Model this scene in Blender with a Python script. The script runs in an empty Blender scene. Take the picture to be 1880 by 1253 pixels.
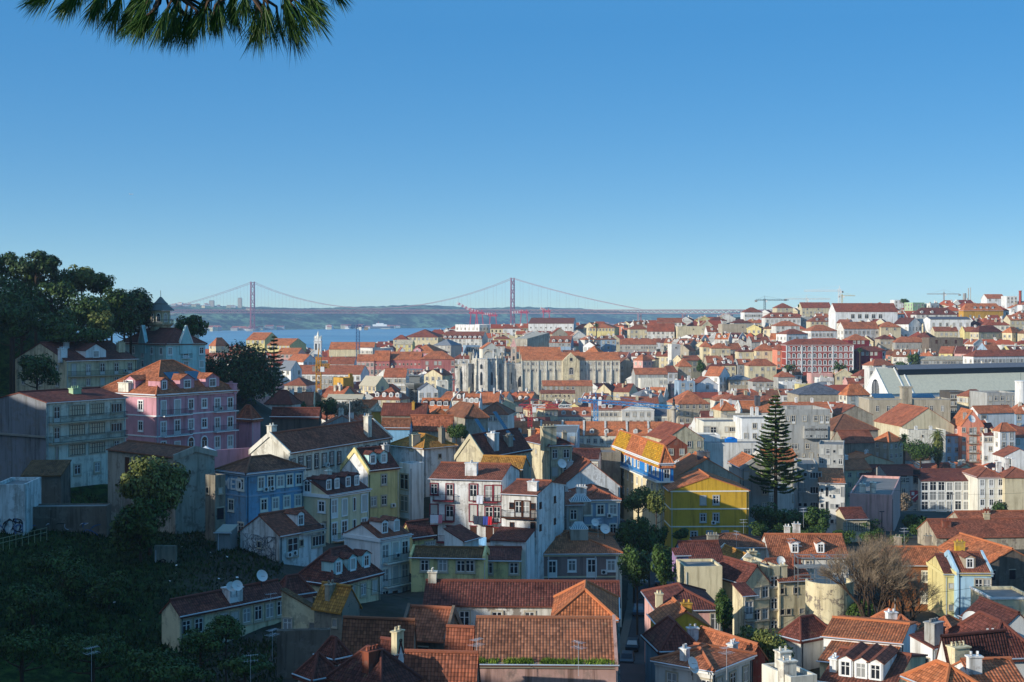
import bpy, math, random
from mathutils import Vector, noise
R = random.Random(11)
sc = bpy.context.scene
col = sc.collection
D = bpy.data
rad = math.radians
# ------------------------------------------------------------------ camera
F, CU, CV, CH = 2611.0, 940.0, 570.0, 80.0
cam = D.cameras.new('camera'); camo = D.objects.new('camera', cam); col.objects.link(camo)
camo.location = (0, 0, CH); camo.rotation_euler = (rad(90), 0, 0)
cam.sensor_width = 36; cam.lens = 50; cam.shift_y = -0.0300
cam.clip_start = 0.2; cam.clip_end = 30000
sc.camera = camo
# ------------------------------------------------------------------ sky and sun
SA, SE = 60.0, 18.0
w = D.worlds.new('World'); sc.world = w; w.use_nodes = True
nt = w.node_tree
sky = nt.nodes.new('ShaderNodeTexSky'); sky.sky_type = 'NISHITA'; sky.sun_disc = False
sky.sun_elevation = rad(SE); sky.sun_rotation = rad(180 + SA)
sky.altitude = 0; sky.air_density = 1.0; sky.dust_density = 0.4; sky.ozone_density = 1.4
tc = nt.nodes.new('ShaderNodeTexCoord')
sp = nt.nodes.new('ShaderNodeSeparateXYZ'); nt.links.new(tc.outputs['Generated'], sp.inputs[0])
m1 = nt.nodes.new('ShaderNodeMath'); m1.operation = 'MULTIPLY_ADD'; m1.inputs[1].default_value = 2.0; m1.inputs[2].default_value = .07
m2 = nt.nodes.new('ShaderNodeMath'); m2.operation = 'MULTIPLY_ADD'; m2.inputs[1].default_value = .10; m2.inputs[2].default_value = .44
m3 = nt.nodes.new('ShaderNodeMath'); m3.operation = 'MINIMUM'
cx_ = nt.nodes.new('ShaderNodeCombineXYZ')
nt.links.new(sp.outputs[2], m1.inputs[0]); nt.links.new(sp.outputs[2], m2.inputs[0]); nt.links.new(m1.outputs[0], m3.inputs[0]); nt.links.new(m2.outputs[0], m3.inputs[1])
hz = nt.nodes.new('ShaderNodeVectorMath'); hz.operation = 'MULTIPLY'; hz.inputs[1].default_value = (1, 1, 0); nt.links.new(tc.outputs['Generated'], hz.inputs[0])
hn = nt.nodes.new('ShaderNodeVectorMath'); hn.operation = 'NORMALIZE'; nt.links.new(hz.outputs[0], hn.inputs[0])
nt.links.new(m3.outputs[0], cx_.inputs[2])
ad = nt.nodes.new('ShaderNodeVectorMath'); ad.operation = 'ADD'; nt.links.new(hn.outputs[0], ad.inputs[0]); nt.links.new(cx_.outputs[0], ad.inputs[1])
vn = nt.nodes.new('ShaderNodeVectorMath'); vn.operation = 'NORMALIZE'; nt.links.new(ad.outputs[0], vn.inputs[0])
nt.links.new(vn.outputs[0], sky.inputs[0])
# the haze-free winter sky of the photograph: even in brightness, deep in colour overhead
se = nt.nodes.new('ShaderNodeSeparateColor'); se.mode = 'HSV'; nt.links.new(sky.outputs[0], se.inputs[0])
pv = nt.nodes.new('ShaderNodeMath'); pv.operation = 'POWER'; pv.inputs[1].default_value = .45; nt.links.new(se.outputs[2], pv.inputs[0])
mv = nt.nodes.new('ShaderNodeMath'); mv.operation = 'MULTIPLY'; mv.inputs[1].default_value = 1.82; nt.links.new(pv.outputs[0], mv.inputs[0])
ms = nt.nodes.new('ShaderNodeMath'); ms.operation = 'MULTIPLY'; ms.inputs[1].default_value = 1.44; ms.use_clamp = True; nt.links.new(se.outputs[1], ms.inputs[0])
hs = nt.nodes.new('ShaderNodeCombineColor'); hs.mode = 'HSV'
nt.links.new(se.outputs[0], hs.inputs[0]); nt.links.new(ms.outputs[0], hs.inputs[1]); nt.links.new(mv.outputs[0], hs.inputs[2])
bg = nt.nodes['Background']; nt.links.new(hs.outputs[0], bg.inputs[0]); bg.inputs[1].default_value = 0.15
sl = D.lights.new('sun', 'SUN'); so = D.objects.new('sun', sl); col.objects.link(so)
sl.energy = 3.6; sl.angle = rad(0.5); sl.color = (1.0, 0.94, 0.84)
sdir = Vector((-math.sin(rad(SA)) * math.cos(rad(SE)), -math.cos(rad(SA)) * math.cos(rad(SE)), math.sin(rad(SE))))
so.rotation_euler = sdir.to_track_quat('Z', 'Y').to_euler()
so.location = sdir * 400
vs = sc.view_settings
vs.view_transform = 'Standard'; vs.look = 'None'; vs.gamma = 1; vs.exposure = 0.50; vs.use_curve_mapping = False
sc.cycles.use_denoising = True
sc.cycles.max_bounces = 6; sc.cycles.diffuse_bounces = 3; sc.cycles.glossy_bounces = 2
sc.cycles.transmission_bounces = 4; sc.cycles.volume_bounces = 1; sc.cycles.transparent_max_bounces = 8
sc.cycles.caustics_reflective = False; sc.cycles.caustics_refractive = False

# ------------------------------------------------------------------ helpers
def lin(c):
    c = c.lstrip('#')
    return tuple(((int(c[i:i + 2], 16) / 255.0) ** 2.2) for i in (0, 2, 4)) + (1.0,)
PAL = dict(felt='#7d7b76', wood='#4a2c1c', white='#e4e3de', white2='#d9d6cd', grey='#a9a8a2', grey2='#8b8a86', cream='#dccda6', cream2='#cfc2a0', yellow='#d8c88a',
    pale='#e2dcca', ochre='#c99a45', lemon='#cca23a', mustard='#b78a2a', pink='#cb959d', pink2='#d9a79c', rose='#b5726c', salmon='#dc8d72', red='#98493d',
    blue='#7ba7c4', blue2='#95aabb', sky='#a9cadb', teal='#b9dcd6', lilac='#a98bb5', taupe='#8f7a74', brown='#8a5a38', stone='#b0a48e', old='#8f8878',
    dark='#5a544d', green='#a9c49a', maroon='#7a3038', concrete='#a59f90', ruin='#75695c',
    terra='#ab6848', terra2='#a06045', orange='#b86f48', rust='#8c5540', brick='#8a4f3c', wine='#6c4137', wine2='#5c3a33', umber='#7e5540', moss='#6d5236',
    gold='#a8783a', slate='#5c5f66', slate2='#787c80', beige='#b3a890', dkred='#84503e')
def C(n): return lin(PAL.get(n, n))

class MB:
    """collects polygons, then links them as ONE mesh object"""
    def __init__(s): s.v = []; s.f = []; s.m = []
    def poly(s, pts, m=0):
        n = len(s.v); s.v += [tuple(p) for p in pts]; s.f.append(tuple(range(n, n + len(pts)))); s.m.append(m)
    def box(s, x0, x1, y0, y1, z0, z1, m=0, bottom=True):
        n = len(s.v)
        s.v += [(x0, y0, z0), (x1, y0, z0), (x1, y1, z0), (x0, y1, z0), (x0, y0, z1), (x1, y0, z1), (x1, y1, z1), (x0, y1, z1)]
        fs = [(4, 5, 6, 7), (0, 1, 5, 4), (1, 2, 6, 5), (2, 3, 7, 6), (3, 0, 4, 7)]
        if bottom: fs.append((3, 2, 1, 0))
        for f in fs: s.f.append(tuple(n + i for i in f)); s.m.append(m)
    def bar(s, p, q, r, m=0, n=4, r2=None):
        p = Vector(p); q = Vector(q); d = q - p
        if d.length < 1e-6: return
        d.normalize(); a = d.cross(Vector((0, 0, 1)))
        if a.length < .01: a = d.cross(Vector((1, 0, 0)))
        a.normalize(); b = d.cross(a); r2 = r if r2 is None else r2
        k = len(s.v)
        for c, rr in ((p, r), (q, r2)):
            for i in range(n):
                t = 2 * math.pi * (i + .5) / n
                s.v.append(tuple(c + a * (rr * math.cos(t)) + b * (rr * math.sin(t))))
        for i in range(n):
            j = (i + 1) % n
            s.f.append((k + i, k + j, k + n + j, k + n + i)); s.m.append(m)
        s.f.append(tuple(k + n + i for i in range(n))); s.m.append(m)
    def lathe(s, prof, cx=0, cy=0, n=12, m=0, a0=0.0, a1=2 * math.pi):
        full = abs(a1 - a0 - 2 * math.pi) < 1e-4
        k = len(s.v); st = n if full else n + 1
        for r, z in prof:
            for i in range(st):
                t = a0 + (a1 - a0) * i / n
                s.v.append((cx + r * math.cos(t), cy + r * math.sin(t), z))
        for j in range(len(prof) - 1):
            for i in range(n):
                i2 = (i + 1) % st
                s.f.append((k + j * st + i, k + j * st + i2, k + (j + 1) * st + i2, k + (j + 1) * st + i)); s.m.append(m)
    def slab(s, polys, t, m=0, mu=None):
        """roof surfaces given thickness: top, underside and the fascia on free edges"""
        cnt = {}
        key = lambda p: (round(p[0], 3), round(p[1], 3), round(p[2], 3))
        for P in polys:
            for i in range(len(P)):
                a, b = key(P[i]), key(P[(i + 1) % len(P)]); e = (a, b) if a < b else (b, a)
                cnt[e] = cnt.get(e, 0) + 1
        for P in polys:
            s.poly(P, m); s.poly([(p[0], p[1], p[2] - t) for p in reversed(P)], m if mu is None else mu)
            for i in range(len(P)):
                p, q = P[i], P[(i + 1) % len(P)]; a, b = key(p), key(q); e = (a, b) if a < b else (b, a)
                if cnt[e] == 1:
                    s.poly([p, (p[0], p[1], p[2] - t), (q[0], q[1], q[2] - t), q], m if mu is None else mu)
    def mesh(s, name, mats, smooth=False, uv=True):
        me = D.meshes.new(name); me.from_pydata(s.v, [], s.f)
        for mt in mats: me.materials.append(mt)
        if any(s.m): me.polygons.foreach_set('material_index', s.m)
        if smooth: me.polygons.foreach_set('use_smooth', [True] * len(s.f))
        if uv:
            ul = me.uv_layers.new(name='uv'); out = []
            for f in s.f:
                a, b, c = s.v[f[0]], s.v[f[1]], s.v[f[2]]
                ux, uy, uz = b[0] - a[0], b[1] - a[1], b[2] - a[2]; wx, wy, wz = c[0] - b[0], c[1] - b[1], c[2] - b[2]
                nx, ny, nz = uy * wz - uz * wy, uz * wx - ux * wz, ux * wy - uy * wx
                l = math.sqrt(nx * nx + ny * ny + nz * nz) or 1; nx /= l; ny /= l; nz /= l
                h = math.hypot(nx, ny)
                if h < .02: ex, ey = 1.0, 0.0
                else: ex, ey = -ny / h, nx / h
                sx, sy, sz = -nz * ey, nz * ex, nx * ey - ny * ex
                for i in f:
                    p = s.v[i]; out.append(p[0] * ex + p[1] * ey); out.append(p[0] * sx + p[1] * sy + p[2] * sz)
            ul.data.foreach_set('uv', out)
        return me
    def build(s, name, mats, parent=None, color=None, loc=None, rz=0, smooth=False, uv=True):
        if not isinstance(mats, (list, tuple)): mats = [mats]
        return link(D.objects.new(name, s.mesh(name, mats, smooth, uv)), parent, color, loc, rz)

def link(o, parent=None, color=None, loc=None, rz=0):
    col.objects.link(o)
    if parent is not None: o.parent = parent
    if loc is not None: o.location = loc
    if rz: o.rotation_euler = (0, 0, rz)
    if color is not None: o.color = color
    return o
def tag(o, label=None, cat=None, group=None, kind=None):
    if label: o['label'] = label
    if cat: o['category'] = cat
    if group: o['group'] = group
    if kind: o['kind'] = kind
    return o
def thing(name, label, cat, loc=(0, 0, 0), rz=0, group=None):
    o = D.objects.new(name, None); o.empty_display_size = .5
    link(o, None, None, loc, rz)
    return tag(o, label, cat, group)
def at(u, v, Y): return Vector(((u - CU) / F * Y, Y, CH - (v - CV) / F * Y))

# ------------------------------------------------------------------ materials
class NB:
    def __init__(s, name):
        s.mat = D.materials.new(name); s.mat.use_nodes = True; s.nt = s.mat.node_tree
        s.bsdf = s.nt.nodes['Principled BSDF']
    def n(s, t, **kw):
        x = s.nt.nodes.new(t)
        for k, v in kw.items():
            if k.startswith('i_'):
                q = k[2:]; q = int(q) if q.isdigit() else q.replace('_', ' ')
                s.set(x.inputs[q], v)
            else: setattr(x, k, v)
        return x
    def set(s, sock, v):
        if hasattr(v, 'is_linked') or hasattr(v, 'links'): s.nt.links.new(v, sock)
        else: sock.default_value = v
    def math(s, op, a, b=0.0, c=0.0):
        x = s.n('ShaderNodeMath', operation=op); s.set(x.inputs[0], a); s.set(x.inputs[1], b); s.set(x.inputs[2], c); return x.outputs[0]
    def mix(s, f, a, b, bt='MIX'):
        x = s.n('ShaderNodeMix', data_type='RGBA', blend_type=bt); s.set(x.inputs[0], f); s.set(x.inputs[6], a); s.set(x.inputs[7], b); return x.outputs[2]
    def ramp(s, f, lo, hi):
        x = s.n('ShaderNodeMapRange'); x.interpolation_type = 'SMOOTHSTEP'; s.set(x.inputs[0], f); x.inputs[1].default_value = lo; x.inputs[2].default_value = hi; return x.outputs[0]
    def noise(s, vec, scale, detail=3, rough=.6):
        x = s.n('ShaderNodeTexNoise'); s.set(x.inputs['Vector'], vec); x.inputs['Scale'].default_value = scale
        x.inputs['Detail'].default_value = detail; x.inputs['Roughness'].default_value = rough; return x.outputs[0]
    def scale(s, vec, v):
        x = s.n('ShaderNodeVectorMath', operation='MULTIPLY'); s.set(x.inputs[0], vec); x.inputs[1].default_value = v; return x.outputs[0]
    def bump(s, h, dist, st=1.0):
        x = s.n('ShaderNodeBump'); s.set(x.inputs['Height'], h); x.inputs['Distance'].default_value = dist; x.inputs['Strength'].default_value = st
        s.nt.links.new(x.outputs[0], s.bsdf.inputs['Normal'])
    def out(s, colr=None, rough=.8, spec=.3, metal=0.0):
        if colr is not None: s.set(s.bsdf.inputs['Base Color'], colr)
        s.set(s.bsdf.inputs['Roughness'], rough); s.bsdf.inputs['Specular IOR Level'].default_value = spec; s.bsdf.inputs['Metallic'].default_value = metal
        return s.mat

def plaster(name, dirt, patch=0.0):
    b = NB(name); oi = b.n('ShaderNodeObjectInfo'); co = b.n('ShaderNodeTexCoord').outputs['Object']
    off = b.n('ShaderNodeVectorMath', operation='ADD'); b.set(off.inputs[0], co)
    rv = b.n('ShaderNodeCombineXYZ'); b.set(rv.inputs[0], b.math('MULTIPLY', oi.outputs['Random'], 300.0)); b.set(off.inputs[1], rv.outputs[0])
    p = off.outputs[0]
    big = b.noise(p, .22, 4, .65); streak = b.noise(b.scale(p, (1.1, 1.1, .09)), 1.0, 4, .7); fine = b.noise(p, 2.3, 3, .7)
    c = oi.outputs['Color']
    c = b.mix(b.math('MULTIPLY', b.ramp(big, .38, .75), .25 + dirt * .3), c, b.mix(1.0, c, (.62, .58, .52, 1), 'MULTIPLY'))
    c = b.mix(b.math('MULTIPLY', b.ramp(streak, .45, .72), dirt), c, b.mix(1.0, c, (.40, .37, .33, 1), 'MULTIPLY'))
    c = b.mix(b.math('MULTIPLY', b.ramp(fine, .55, .8), .22), c, b.mix(1.0, c, (.72, .70, .68, 1), 'MULTIPLY'))
    if patch:
        pt = b.noise(p, .55, 5, .7)
        c = b.mix(b.math('MULTIPLY', b.ramp(pt, .52, .60), patch), c, (.20, .16, .125, 1))
        c = b.mix(b.math('MULTIPLY', b.ramp(b.noise(p, .9, 4, .7), .60, .70), patch * .8), c, (.045, .042, .038, 1))
    b.bump(fine, .03, .35)
    return b.out(c, .88, .2)
def tiles(name, near):
    b = NB(name); oi = b.n('ShaderNodeObjectInfo'); t = b.n('ShaderNodeTexCoord'); uv = t.outputs['UV']
    sx = b.n('ShaderNodeSeparateXYZ'); b.set(sx.inputs[0], uv)
    u = b.math('DIVIDE', sx.outputs[0], .30 if near else .55); v = b.math('DIVIDE', sx.outputs[1], .36 if near else .8)
    cell = b.n('ShaderNodeCombineXYZ'); b.set(cell.inputs[0], b.math('FLOOR', u)); b.set(cell.inputs[1], b.math('FLOOR', v)); b.set(cell.inputs[2], b.math('MULTIPLY', oi.outputs['Random'], 90.0))
    wn = b.n('ShaderNodeTexWhiteNoise', noise_dimensions='3D'); b.set(wn.inputs['Vector'], cell.outputs[0])
    off = b.n('ShaderNodeVectorMath', operation='ADD'); b.set(off.inputs[0], t.outputs['Object'])
    rv = b.n('ShaderNodeCombineXYZ'); b.set(rv.inputs[0], b.math('MULTIPLY', oi.outputs['Random'], 300.0)); b.set(off.inputs[1], rv.outputs[0])
    p = off.outputs[0]
    c = oi.outputs['Color']
    val = b.math('MULTIPLY_ADD', wn.outputs[0], .75 if near else .4, .62 if near else .8)
    hsv = b.n('ShaderNodeHueSaturation'); b.set(hsv.inputs['Color'], c); b.set(hsv.inputs['Value'], val); c = hsv.outputs[0]
    c = b.mix(b.math('MULTIPLY', b.ramp(b.noise(p, .35, 5, .7), .48, .72), .55), c, b.mix(1.0, c, (.42, .44, .46, 1), 'MULTIPLY'))
    c = b.mix(b.math('MULTIPLY', b.ramp(b.noise(p, .8, 4, .75), .58, .74), .35), c, (.30, .22, .12, 1))
    pc = b.n('ShaderNodeCombineXYZ'); b.set(pc.inputs[0], b.math('FLOOR', b.math('DIVIDE', sx.outputs[0], 2.3))); b.set(pc.inputs[1], b.math('FLOOR', b.math('DIVIDE', sx.outputs[1], 1.7))); b.set(pc.inputs[2], b.math('MULTIPLY', oi.outputs['Random'], 50.0))
    pw = b.n('ShaderNodeTexWhiteNoise', noise_dimensions='3D'); b.set(pw.inputs['Vector'], pc.outputs[0])
    c = b.mix(b.math('MULTIPLY', b.math('GREATER_THAN', pw.outputs[0], .86), .5), c, b.mix(1.0, c, (1.35, 1.15, 1.0, 1), 'MULTIPLY'))
    c = b.mix(b.math('MULTIPLY', b.math('LESS_THAN', pw.outputs[0], .12), .5), c, b.mix(1.0, c, (.6, .55, .52, 1), 'MULTIPLY'))
    fr = b.math('FRACT', u); tri = b.math('ABSOLUTE', b.math('SUBTRACT', fr, .5))           # .5 in the channel, 0 on the crest
    gap = b.ramp(tri, .30, .48)
    c = b.mix(b.math('MULTIPLY', gap, .58 if near else .35), c, b.mix(1.0, c, (.25, .22, .22, 1), 'MULTIPLY'))
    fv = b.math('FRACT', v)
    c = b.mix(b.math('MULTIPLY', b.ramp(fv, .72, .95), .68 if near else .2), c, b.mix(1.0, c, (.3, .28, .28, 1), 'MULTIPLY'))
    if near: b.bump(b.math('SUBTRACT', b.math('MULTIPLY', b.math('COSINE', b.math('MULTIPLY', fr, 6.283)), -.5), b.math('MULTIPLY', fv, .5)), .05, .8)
    return b.out(c, .85, .2)
def plain(name, c, rough=.7, spec=.3, metal=0.0, var=.25, sc_=1.5, objcol=False, bump=0.0):
    b = NB(name); co = b.n('ShaderNodeTexCoord').outputs['Object']
    base = b.n('ShaderNodeObjectInfo').outputs['Color'] if objcol else c
    nz = b.noise(co, sc_, 4, .65)
    x = b.n('ShaderNodeHueSaturation'); b.set(x.inputs['Color'], base); b.set(x.inputs['Value'], b.math('MULTIPLY_ADD', nz, var * 2, 1 - var))
    if bump: b.bump(nz, bump, .6)
    return b.out(x.outputs[0], rough, spec, metal)
M = {}
M['plaster'] = plaster('plaster', .7)
M['worn'] = plaster('worn_plaster', .95, .4)
M['ruin'] = plaster('ruined_plaster', .9, .9)
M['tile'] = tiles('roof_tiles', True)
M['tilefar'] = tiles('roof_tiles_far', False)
M['trim'] = plain('trim', (1, 1, 1, 1), .8, .2, objcol=True, var=.18)
M['stone'] = plain('stone', lin('#a9a294'), .85, .2, var=.3)
M['sash'] = plain('white_sash', lin('#d8d6cf'), .5, .3, var=.08)
M['metal'] = plain('dark_metal', lin('#2a2e31'), .5, .4, .3)
M['steel'] = plain('grey_steel', lin('#9aa0a3'), .4, .4, .6)
M['alu'] = plain('pale_metal', lin('#c9cdcf'), .35, .4, .4)
M['wood'] = plain('brown_wood', lin('#4a2c1c'), .6, .3, var=.35, sc_=3)
M['concrete'] = plain('concrete', lin('#8f8a80'), .9, .2, var=.35, sc_=.6, bump=.02)
M['felt'] = plain('flat_roofing', lin('#7d7b76'), .9, .2, var=.3, sc_=.5)
M['asphalt'] = plain('asphalt', lin('#3d3d3e'), .85, .3, var=.25, sc_=.6)
M['paving'] = plain('paving', lin('#625d54'), .85, .25, var=.3, sc_=2.0)
M['paint'] = plain('painted_metal', (1, 1, 1, 1), .35, .5, objcol=True, var=.05)
M['rubber'] = plain('rubber', (.02, .02, .02, 1), .8, .3)
M['cloth'] = plain('cloth', (1, 1, 1, 1), .9, .1, objcol=True, var=.2, sc_=4)
M['fabric'] = M['cloth']
M['slate'] = plain('zinc_roofing', (1, 1, 1, 1), .85, .12, objcol=True, var=.22, sc_=.8)
def glass():
    b = NB('window_glass'); oi = b.n('ShaderNodeObjectInfo')
    f = b.ramp(oi.outputs['Random'], .62, .80)
    c = b.mix(f, (.018, .022, .028, 1), (.30, .30, .28, 1))
    return b.out(c, .2, .3)
M['glass'] = glass()
def panel():
    b = NB('solar_glass'); return b.out((.03, .07, .12, 1), .08, .8)
M['panel'] = panel()
M['curtain'] = plain('curtained_glass', lin('#aaa690'), .25, .5, var=.3, sc_=1.2)
M['shutter'] = plain('closed_shutter', lin('#b9b7ae'), .6, .3, var=.15, sc_=.7)
M['ridge'] = plain('ridge_tiles', (1, 1, 1, 1), .9, .2, var=.3, sc_=1.2, objcol=True)
def leaf(name, cols, rough=.6):
    b = NB(name); g = b.n('ShaderNodeNewGeometry'); oi = b.n('ShaderNodeObjectInfo')
    co = b.n('ShaderNodeTexCoord').outputs['Object']
    f = b.math('ADD', b.math('MULTIPLY', g.outputs['Random Per Island'], .6), b.math('MULTIPLY', b.ramp(b.noise(co, .45, 3), .35, .65), .4))
    c = b.mix(f, cols[0], cols[1])
    return b.out(c, rough, .25)
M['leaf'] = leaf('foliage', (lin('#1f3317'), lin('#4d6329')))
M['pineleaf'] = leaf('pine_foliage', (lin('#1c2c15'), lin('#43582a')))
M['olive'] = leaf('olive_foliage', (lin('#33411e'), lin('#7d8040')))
M['needle'] = leaf('pine_needles', (lin('#1d3a16'), lin('#54722a')), .5)
M['araucaria'] = leaf('araucaria_foliage', (lin('#243a1a'), lin('#5f7636')))
M['twig'] = leaf('bare_twigs', (lin('#6a5a49'), lin('#a08c72')), .85)
M['bark'] = plain('bark', lin('#4b3d31'), .9, .2, var=.4, sc_=2, bump=.05)
M['grassy'] = leaf('grass_blades', (lin('#122410'), lin('#31481d')), .7)
# ------------------------------------------------------------------ house kit
WK = dict(n=(1.05, 1.5, .9), d=(1.1, 2.35, .08), a=(1.25, 2.1, .6), s=(.6, .7, 1.3), t=(.5, 1.9, .5), w=(2.2, 1.35, .9), g=(2.7, 1.6, .85),
          o=(1.1, 1.5, .8), b=(1.7, 1.5, .8), k=(1.1, 2.3, .05), v=(1.0, 2.0, .5), q=(1.9, 2.5, .05))
_wm = {}
WR = random.Random(91)
def win_meshes(k, near, var=0):
    if (k, near, var) in _wm: return _wm[(k, near, var)]
    W, H_, _ = WK[k]; g = MB(); fr = MB(); x = W / 2
    if k == 'a':
        arc = [(x * math.cos(math.pi * i / 8), H_ - x + x * math.sin(math.pi * i / 8)) for i in range(9)]
        out = [((x + .22) * math.cos(math.pi * i / 8), H_ - x + (x + .22) * math.sin(math.pi * i / 8)) for i in range(9)]
        pin = [(x, 0)] + arc + [(-x, 0)]; po = [(x + .22, 0)] + out + [(-x - .22, 0)]
        g.poly([(p[0], -.03, p[1]) for p in pin], 0)
        for i in range(len(pin) - 1):
            fr.poly([(pin[i][0], -.09, pin[i][1]), (po[i][0], -.09, po[i][1]), (po[i + 1][0], -.09, po[i + 1][1]), (pin[i + 1][0], -.09, pin[i + 1][1])])
            fr.poly([(pin[i][0], -.09, pin[i][1]), (pin[i + 1][0], -.09, pin[i + 1][1]), (pin[i + 1][0], -.01, pin[i + 1][1]), (pin[i][0], -.01, pin[i][1])])
            fr.poly([(po[i][0], -.09, po[i][1]), (po[i][0], .02, po[i][1]), (po[i + 1][0], .02, po[i + 1][1]), (po[i + 1][0], -.09, po[i + 1][1])])
        fr.box(-x - .28, x + .28, -.14, 0, -.14, 0)
    else:
        g.poly([(-x, -.03, 0), (x, -.03, 0), (x, -.03, H_), (-x, -.03, H_)], 0)
        if k != 'o' and k != 'k':
            t = .17 if k not in 'st' else .1
            fr.box(-x - t, -x, -.10, .02, -t, H_ + t); fr.box(x, x + t, -.10, .02, -t, H_ + t)
            fr.box(-x, x, -.10, .02, H_, H_ + t); fr.box(-x - .05 - t, x + .05 + t, -.15, .02, -t - .1, -t) if k in 'nbwsv' else None
            fr.box(-x, x, -.10, .02, -t, 0)
        else:
            fr.box(-x - .1, x + .1, -.07, .02, H_, H_ + .14)
    if k in 'ndavbq':
        s = .07
        y0, y1 = -.062, -.033
        top = H_ - (x if k == 'a' else 0)
        g.box(-x, -x + s, y0, y1, 0, top, 1); g.box(x - s, x, y0, y1, 0, top, 1); g.box(-s * .8, s * .8, y0, y1, 0, top, 1)
        g.box(-x, x, y0 + .003, y1, top - s, top, 1); g.box(-x, x, y0 + .003, y1, 0, s * 1.2, 1)
        g.box(-x, x, y0 + .003, y1, H_ * .66, H_ * .66 + s, 1)
        if k == 'd': g.box(-x + s, x - s, y0 + .006, y1, .07, .62, 1)
        if k == 'b': g.box(-x / 2 - .03, -x / 2 + .03, y0, y1, 0, H_, 1); g.box(x / 2 - .03, x / 2 + .03, y0, y1, 0, H_, 1)
    if k in 'wg':
        n = 4 if k == 'w' else 6
        for i in range(n + 1): c = -x + W * i / n; g.box(c - .04, c + .04, -.065, -.033, 0, H_, 2 if k == 'g' else 1)
        for z in ((0, H_ - .07) if k == 'w' else (0, H_ * .55, H_ - .07)): g.box(-x, x, -.06, -.033, z, z + .07, 2 if k == 'g' else 1)
    gm = [M['curtain'] if k == 'g' else M['glass'], M['sash'], M['metal']]
    if var: gm = [M['shutter'], M['shutter'], M['metal']]
    if k == 'k': gm = [M['wood']]
    if near: r = (g.mesh('window', gm), fr.mesh('window_frame', [M['trim']]))
    else:
        n0 = len(g.v)
        g.v += fr.v; g.f += [tuple(n0 + i for i in f) for f in fr.f]; g.m += [3] * len(fr.f)
        r = (g.mesh('window', (gm if k != 'k' else [M['wood']] * 3) + [M['trim']]), None)
    _wm[(k, near, var)] = r
    return r
def put_window(root, face, s, z, k, near, fc, b=None, nm=None, off=0.0):
    gm, fm = win_meshes(k, near, 1 if k in 'nds' and WR.random() < .2 else 0)
    o = link(D.objects.new(nm or ('door' if k in 'dkq' and False else 'window'), gm), root, fc)
    if face == 'R': o.location = (s, -off, z)
    elif face == 'L': o.location = (-off, s, z); o.rotation_euler = (0, 0, -math.pi / 2)
    elif face == 'X': o.location = (b + off, s, z); o.rotation_euler = (0, 0, math.pi / 2)
    o.scale = ((1.3, 1, 1.2) if root.location.y > 560 else (WR.uniform(.9, 1.08), 1, WR.uniform(.92, 1.05)))
    if fm is not None: link(D.objects.new('window_frame', fm), o, fc)
    return o
def parse(p):
    rows = []
    for r in p.split('/'):
        o = ''; n = ''
        for ch in r:
            if ch.isdigit(): n += ch
            else: o += ch * int(n or 1); n = ''
        rows.append(o)
    return rows

ALL = []          # every house: (root, footprint centre, radius data, base z)
def sqbox(cx, cy, a, b, th): return (cx, cy, a, b, th)
def H(label, uL, uC, uR, vE, Y, th, h, roof='r', rise=2.2, wc='white', rc='terra', wR='', wL='', d=None, name='house', cat='house', group=None,
      wm='plaster', fl=3.1, ch=(), dm=(), bal=(), cor=None, sc_=(), vg=0, gw='', fc='stone', a=None, tm=None, off=.25, dc=None, ctl=1, mc='slate', dw=1.5, rough=0):
    t = rad(th); ct, st = math.cos(t), math.sin(t)
    kC, kR, kL = (uC - CU) / F, ((uR - CU) / F if uR is not None else 0), ((uL - CU) / F if uL is not None else 0)
    Xc = kC * Y
    if a is None: a = (kR * Y - Xc) / (ct - kR * st)
    if not .3 < a < 150: a = 11.0
    b = d if d is not None else (kL * Y - Xc) / (-st - kL * ct)
    zb = CH - (vE - CV) / F * Y - h
    if rise > 50:      # given as the picture row of the ridge
        cy = Y + (a * st + b * ct) / 2; rise = max(.8, CH - (rise - CV) / F * cy - zb - h - (2.5 if roof == 'm' else 0))
    return house(label, Xc, Y, zb, t, a, b, h, roof, rise, wc, rc, wR, wL, name, cat, group, wm, fl, ch, dm, bal, cor, sc_, vg, gw, fc, tm, off, dc, ctl, mc, dw)

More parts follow.
